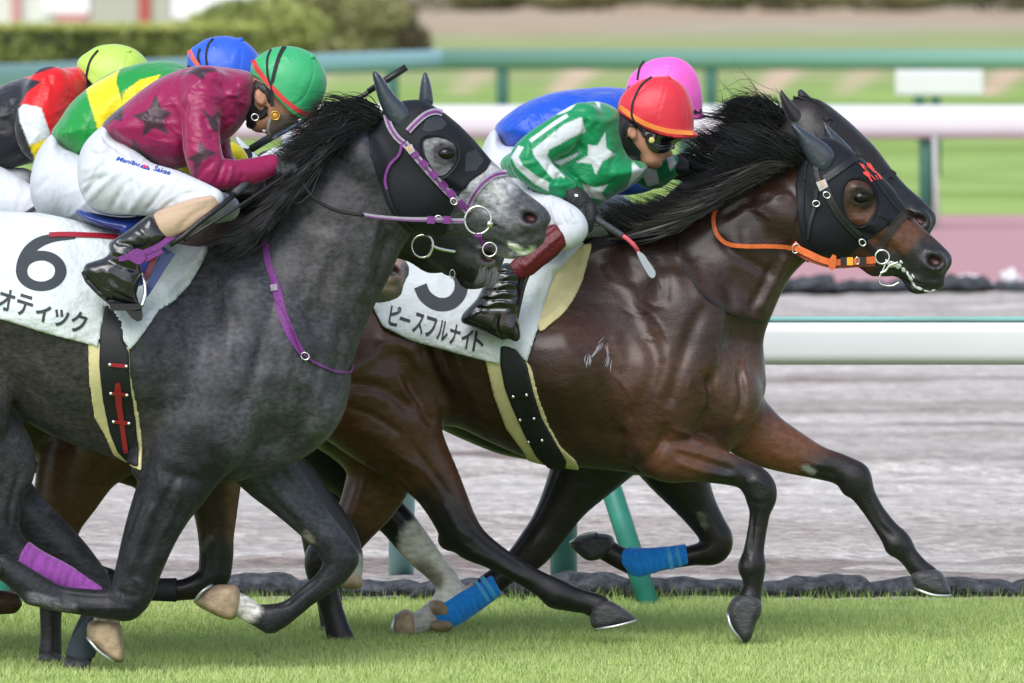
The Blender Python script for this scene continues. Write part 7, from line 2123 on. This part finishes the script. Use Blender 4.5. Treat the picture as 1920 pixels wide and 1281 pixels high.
def build_riders():
    rider1()
    rider4()
    RED = (0.62, 0.008, 0.012); BLK = (0.016, 0.016, 0.022); YEL = (0.80, 0.64, 0.012); GRN = (0.010, 0.26, 0.045); BLU = (0.008, 0.075, 0.52)
    # green and yellow
    Y = 42.3
    t2 = [(352, 126), (317, 114), (273, 117), (233, 127), (207, 137), (167, 163), (133, 193), (113, 223), (95, 253), (118, 276), (150, 298), (240, 325), (320, 320), (375, 290), (390, 240), (392, 190), (382, 150)]
    small_rider(Y, 'jockey in green and yellow with a blue helmet, between the maroon and the black jackets', t2,
                [[(320, 175, 42, -.13), (325, 240, 37, -.2), (345, 300, 32, -.22), (392, 296, 28, -.18), (432, 290, 24, -.14), (450, 308, 19, -.12), (456, 322, 16, -.12)], [(330, 190, 38, .13), (345, 250, 34, .18), (380, 300, 28, .18), (430, 295, 22, .12)]],
                [(100, 248), (68, 290), (58, 335), (60, 378), (82, 408), (140, 425), (220, 420), (270, 380), (260, 340), (150, 296), (118, 270)],
                [[(120, 345, 62, -.1), (190, 370, 52, -.2), (260, 390, 42, -.27), (310, 402, 32, -.30)], [(130, 345, 58, .1), (210, 375, 48, .2), (290, 395, 40, .27), (330, 402, 30, .29)]],
                sh([(470, 150), (474, 200), (464, 224), (468, 240), (479, 248), (490, 250), (497, 247), (502, 254), (512, 250), (530, 240), (552, 228), (572, 215), (600, 170), (590, 120), (550, 95), (500, 100)], -118, -16), (368, 166),
                (45, 60, 520, 460), m_silk('green yellow silk'), flat_cols(GRN, [([(160, 166), (224, 130), (217, 152), (231, 200), (236, 230), (184, 244), (172, 205)], YEL), ([(226, 196), (233, 172), (262, 150), (300, 140), (290, 165), (250, 190), (232, 208)], YEL), ([(300, 270), (480, 240), (480, 340), (300, 340)], YEL)]),
                sh([(470, 138), (470, 122), (478, 110), (490, 102), (504, 93), (522, 88), (550, 87), (580, 97), (600, 116), (612, 142), (611, 170), (602, 192), (594, 208), (592, 221), (572, 224), (552, 214), (530, 194), (510, 172), (490, 150)], -120, -19),
                (0.02, 0.10, 0.62), 2, dict(ext=shx(EXT1, -120, -19), band=sh([(474, 113), (484, 132), (500, 153), (516, 170), (535, 189), (553, 203), (570, 213), (591, 218)], -120, -19), bandm=mat('coral band', (0.65, 0.12, 0.10), 0.5),
                                            straps=([(400, 72), (390, 85), (386, 105), (388, 122)], [(375, 91), (371, 105), (374, 122)]), button=(450, 75), seams=([(450, 75), (452, 110), (445, 140)],), ruf=(((448, 90), (438, 125), 9), ((395, 82), (405, 90), 7))), 31)
    # black and red
    Y = 42.9
    t3 = [(158, 128), (150, 125), (117, 128), (80, 137), (40, 147), (0, 162), (-50, 200), (-90, 255), (-70, 300), (0, 317), (63, 305), (120, 290), (150, 250), (168, 190), (170, 150)]
    small_rider(Y, 'jockey in black and red with white cuffs stripe and a lime yellow helmet, leftmost rider', t3,
                [[(95, 170, 46, -.13), (72, 225, 42, -.2), (72, 268, 34, -.22), (110, 285, 28, -.18), (160, 280, 22, -.14)], [(110, 180, 42, .13), (110, 240, 36, .18), (150, 290, 28, .18), (200, 280, 22, .12)]],
                [(-75, 290), (-105, 330), (-110, 370), (-80, 405), (-20, 425), (50, 415), (70, 370), (60, 320), (0, 312)],
                [[(-60, 350, 60, -.1), (0, 368, 50, -.2), (40, 385, 42, -.27), (90, 400, 30, -.30)], [(-50, 350, 58, .1), (20, 375, 48, .2), (80, 395, 40, .27), (120, 402, 30, .29)]],
                sh([(470, 150), (474, 200), (464, 224), (468, 240), (479, 248), (490, 250), (497, 247), (502, 254), (512, 250), (530, 240), (552, 228), (572, 215), (600, 170), (590, 120), (550, 95), (500, 100)], -325, -4), (160, 172),
                (-130, 75, 300, 460), m_silk('black red silk'), flat_cols(BLK, [([(44, 146), (117, 122), (160, 118), (180, 200), (150, 270), (120, 300), (93, 255), (78, 202), (43, 195), (36, 198), (52, 172), (78, 153)], RED), ([(43, 195), (77, 202), (94, 250), (92, 258), (55, 273), (36, 225), (34, 205)], WHITE), ([(55, 273), (92, 258), (100, 290), (66, 302)], YEL)]),
                sh([(470, 138), (470, 122), (478, 110), (490, 102), (504, 93), (522, 88), (550, 87), (580, 97), (600, 116), (612, 142), (611, 170), (602, 192), (594, 208), (592, 221), (572, 224), (552, 214), (530, 194), (510, 172), (490, 150)], -326, -4),
                (0.42, 0.62, 0.10), 3, dict(ext=shx(EXT1, -326, -4), band=None, straps=([(184, 94), (170, 112), (163, 135), (162, 155), (170, 166)], [(147, 134), (152, 150), (164, 162)]), button=(240, 96),
                                            seams=([(240, 96), (205, 100), (175, 120), (160, 140)], [(240, 96), (235, 120), (228, 140)], [(242, 97), (260, 110), (270, 130)]), ruf=(((238, 104), (230, 130), 6),)), 32)
    # blue and pink
    Y = 44.1
    t5 = [(1178, 168), (1130, 163), (1108, 165), (1071, 168), (1040, 173), (1001, 185), (967, 203), (939, 225), (926, 243), (942, 264), (958, 282), (1040, 330), (1110, 350), (1170, 330), (1200, 280), (1206, 230), (1196, 190)]
    small_rider(Y, 'jockey in a plain blue jacket with a pink helmet, behind the green-starred rider', t5,
                [[(1130, 220, 40, -.13), (1130, 280, 36, -.2), (1150, 332, 30, -.22), (1200, 338, 25, -.18), (1240, 322, 21, -.14)], [(1140, 225, 38, .13), (1160, 280, 34, .18), (1200, 320, 28, .18), (1250, 310, 22, .12)]],
                [(930, 240), (908, 268), (898, 305), (900, 345), (920, 385), (970, 410), (1040, 405), (1080, 370), (1040, 320), (955, 280)],
                [[(960, 335, 60, -.1), (1030, 365, 50, -.2), (1100, 385, 40, -.27), (1146, 394, 30, -.30)], [(970, 340, 58, .1), (1050, 370, 48, .2), (1130, 390, 40, .27), (1165, 398, 28, .29)]],
                sh([(1170, 200), (1172, 250), (1180, 285), (1197, 300), (1210, 312), (1226, 318), (1236, 314), (1241, 309), (1247, 306), (1244, 301), (1249, 297), (1250, 292), (1259, 290), (1257, 282), (1249, 272), (1262, 262), (1285, 240), (1280, 200), (1240, 160), (1190, 170)], 15, -36), (1199, 212),
                (885, 95, 1340, 470), m_silk('blue silk'), flat_cols(BLU, []),
                sh([(1158, 206), (1159, 194), (1166, 178), (1182, 162), (1198, 152), (1213, 146), (1248, 143), (1276, 156), (1293, 180), (1301, 212), (1301, 246), (1306, 254), (1290, 258), (1262, 257), (1236, 251), (1212, 241), (1184, 225), (1166, 214)], 16, -36),
                (0.80, 0.11, 0.50), 5, dict(ext=shx(EXT4, 16, -36), band=sh([(1161, 198), (1184, 217), (1214, 234), (1254, 243), (1300, 243)], 16, -34), bandm=m_black, straps=([(1208, 114), (1199, 128), (1195, 150)],), button=None, brim=sh([(1285, 247), (1301, 248), (1312, 253), (1300, 259), (1280, 259), (1260, 256)], 14, -35),
                                            seams=([(1262, 107), (1225, 118), (1200, 145)], [(1264, 108), (1296, 140), (1310, 180), (1313, 210)]), ruf=(((1258, 120), (1245, 150), 10), ((1310, 170), (1316, 212), 6))), 33)
    # ---- whips: held, so things of their own
    def pc(pts, Y_):
        return [P(a, b, Y_ + d) for a, b, d in pts]
    w = empty('riding_whip', P(1110, 405, YB - .23), 'short whip with ribbed grip, red shaft and silver flap in the green jockey\'s glove', 'whip')
    Yw_ = YB - .235
    tube('shaft', pc([(1186, 455, 0), (1200, 478, 0), (1210, 496, 0)], Yw_), 3.4 * MPP(YB), mat('pinkish red shaft', (0.62, 0.10, 0.12), 0.45), w)
    tube('shaft', pc([(1164, 440, 0), (1176, 448, 0), (1187, 458, 0), (1196, 470, 0)], Yw_), 4.3 * MPP(YB), mat('pinkish red shaft'), w)
    q = catmull([(1092, 398), (1112, 408), (1135, 422), (1152, 433), (1166, 442)], 8)
    rr = [(6.4 + (0.8 if i % 2 else -0.5)) * MPP(YB) for i in range(len(q))]
    tube('grip', [P(a, b, Yw_) for a, b in q], rr, mat('grey black grip', (0.05, 0.055, 0.065), 0.5, bump=.4, bscale=100), w, 10)
    patch('flap', None, [(1194, 472), (1206, 476), (1216, 490), (1229, 510), (1226, 521), (1217, 518), (1200, 488)], mat('silver flap', (0.38, 0.42, 0.48), 0.3, metal=.4), w, dflt=Yw_ - .008, thick=.016, smooth=2)
    w = empty('riding_whip', P(480, 275, 42.3 + .1), 'long black whip slanting up behind the ears of the grey horse', 'whip')
    tube('shaft', pc([(462, 286, 0), (520, 250, 0), (600, 213, .0), (680, 180, 0), (735, 144, 0)], 42.5), [5 * MPP(42)] * 3 + [4.5 * MPP(42), 5 * MPP(42)], m_blackl, w)
    tube('flap', pc([(690, 172, 0), (728, 148, 0), (762, 126, 0)], 42.5), [5.5 * MPP(42), 7 * MPP(42), 6.5 * MPP(42)], m_blackl, w, 6)
    tube('grip', pc([(470, 280, 0), (500, 262, 0), (560, 228, 0)], 42.5), 7.5 * MPP(42), mat('grey black grip'), w)
    w = empty('riding_whip', P(440, 360, YGR - .2), 'thick black whip along the maroon jockey\'s knee', 'whip')
    tube('shaft', pc([(462, 344, -.22), (420, 382, -.36), (380, 412, -.40), (340, 446, -.41), (318, 460, -.41)], YGR), [5 * MPP(42)] * 5, m_blackl, w)
    tube('grip', pc([(470, 338, -.2), (440, 362, -.3)], YGR), [7 * MPP(42)] * 2, mat('grey black grip'), w)
    ptube('rein', [(556, 314, -.18), (500, 352, -.28), (440, 392, -.36), (385, 426, -.40), (345, 452, -.40)], YGR, 3.0, m_blackl, grey_root)
import time
_t=time.time()
bay_root, bay_G, bay_bv = build_bay()
grey_root, grey_G, grey_bv = build_grey()
build_others()
print('horses', time.time()-_t)
build_riders()
print('riders', time.time()-_t)
for o in SC.objects:
    if o.name.split('.')[0] in ('hair', 'whiskers'):
        o['kind'] = 'stuff'
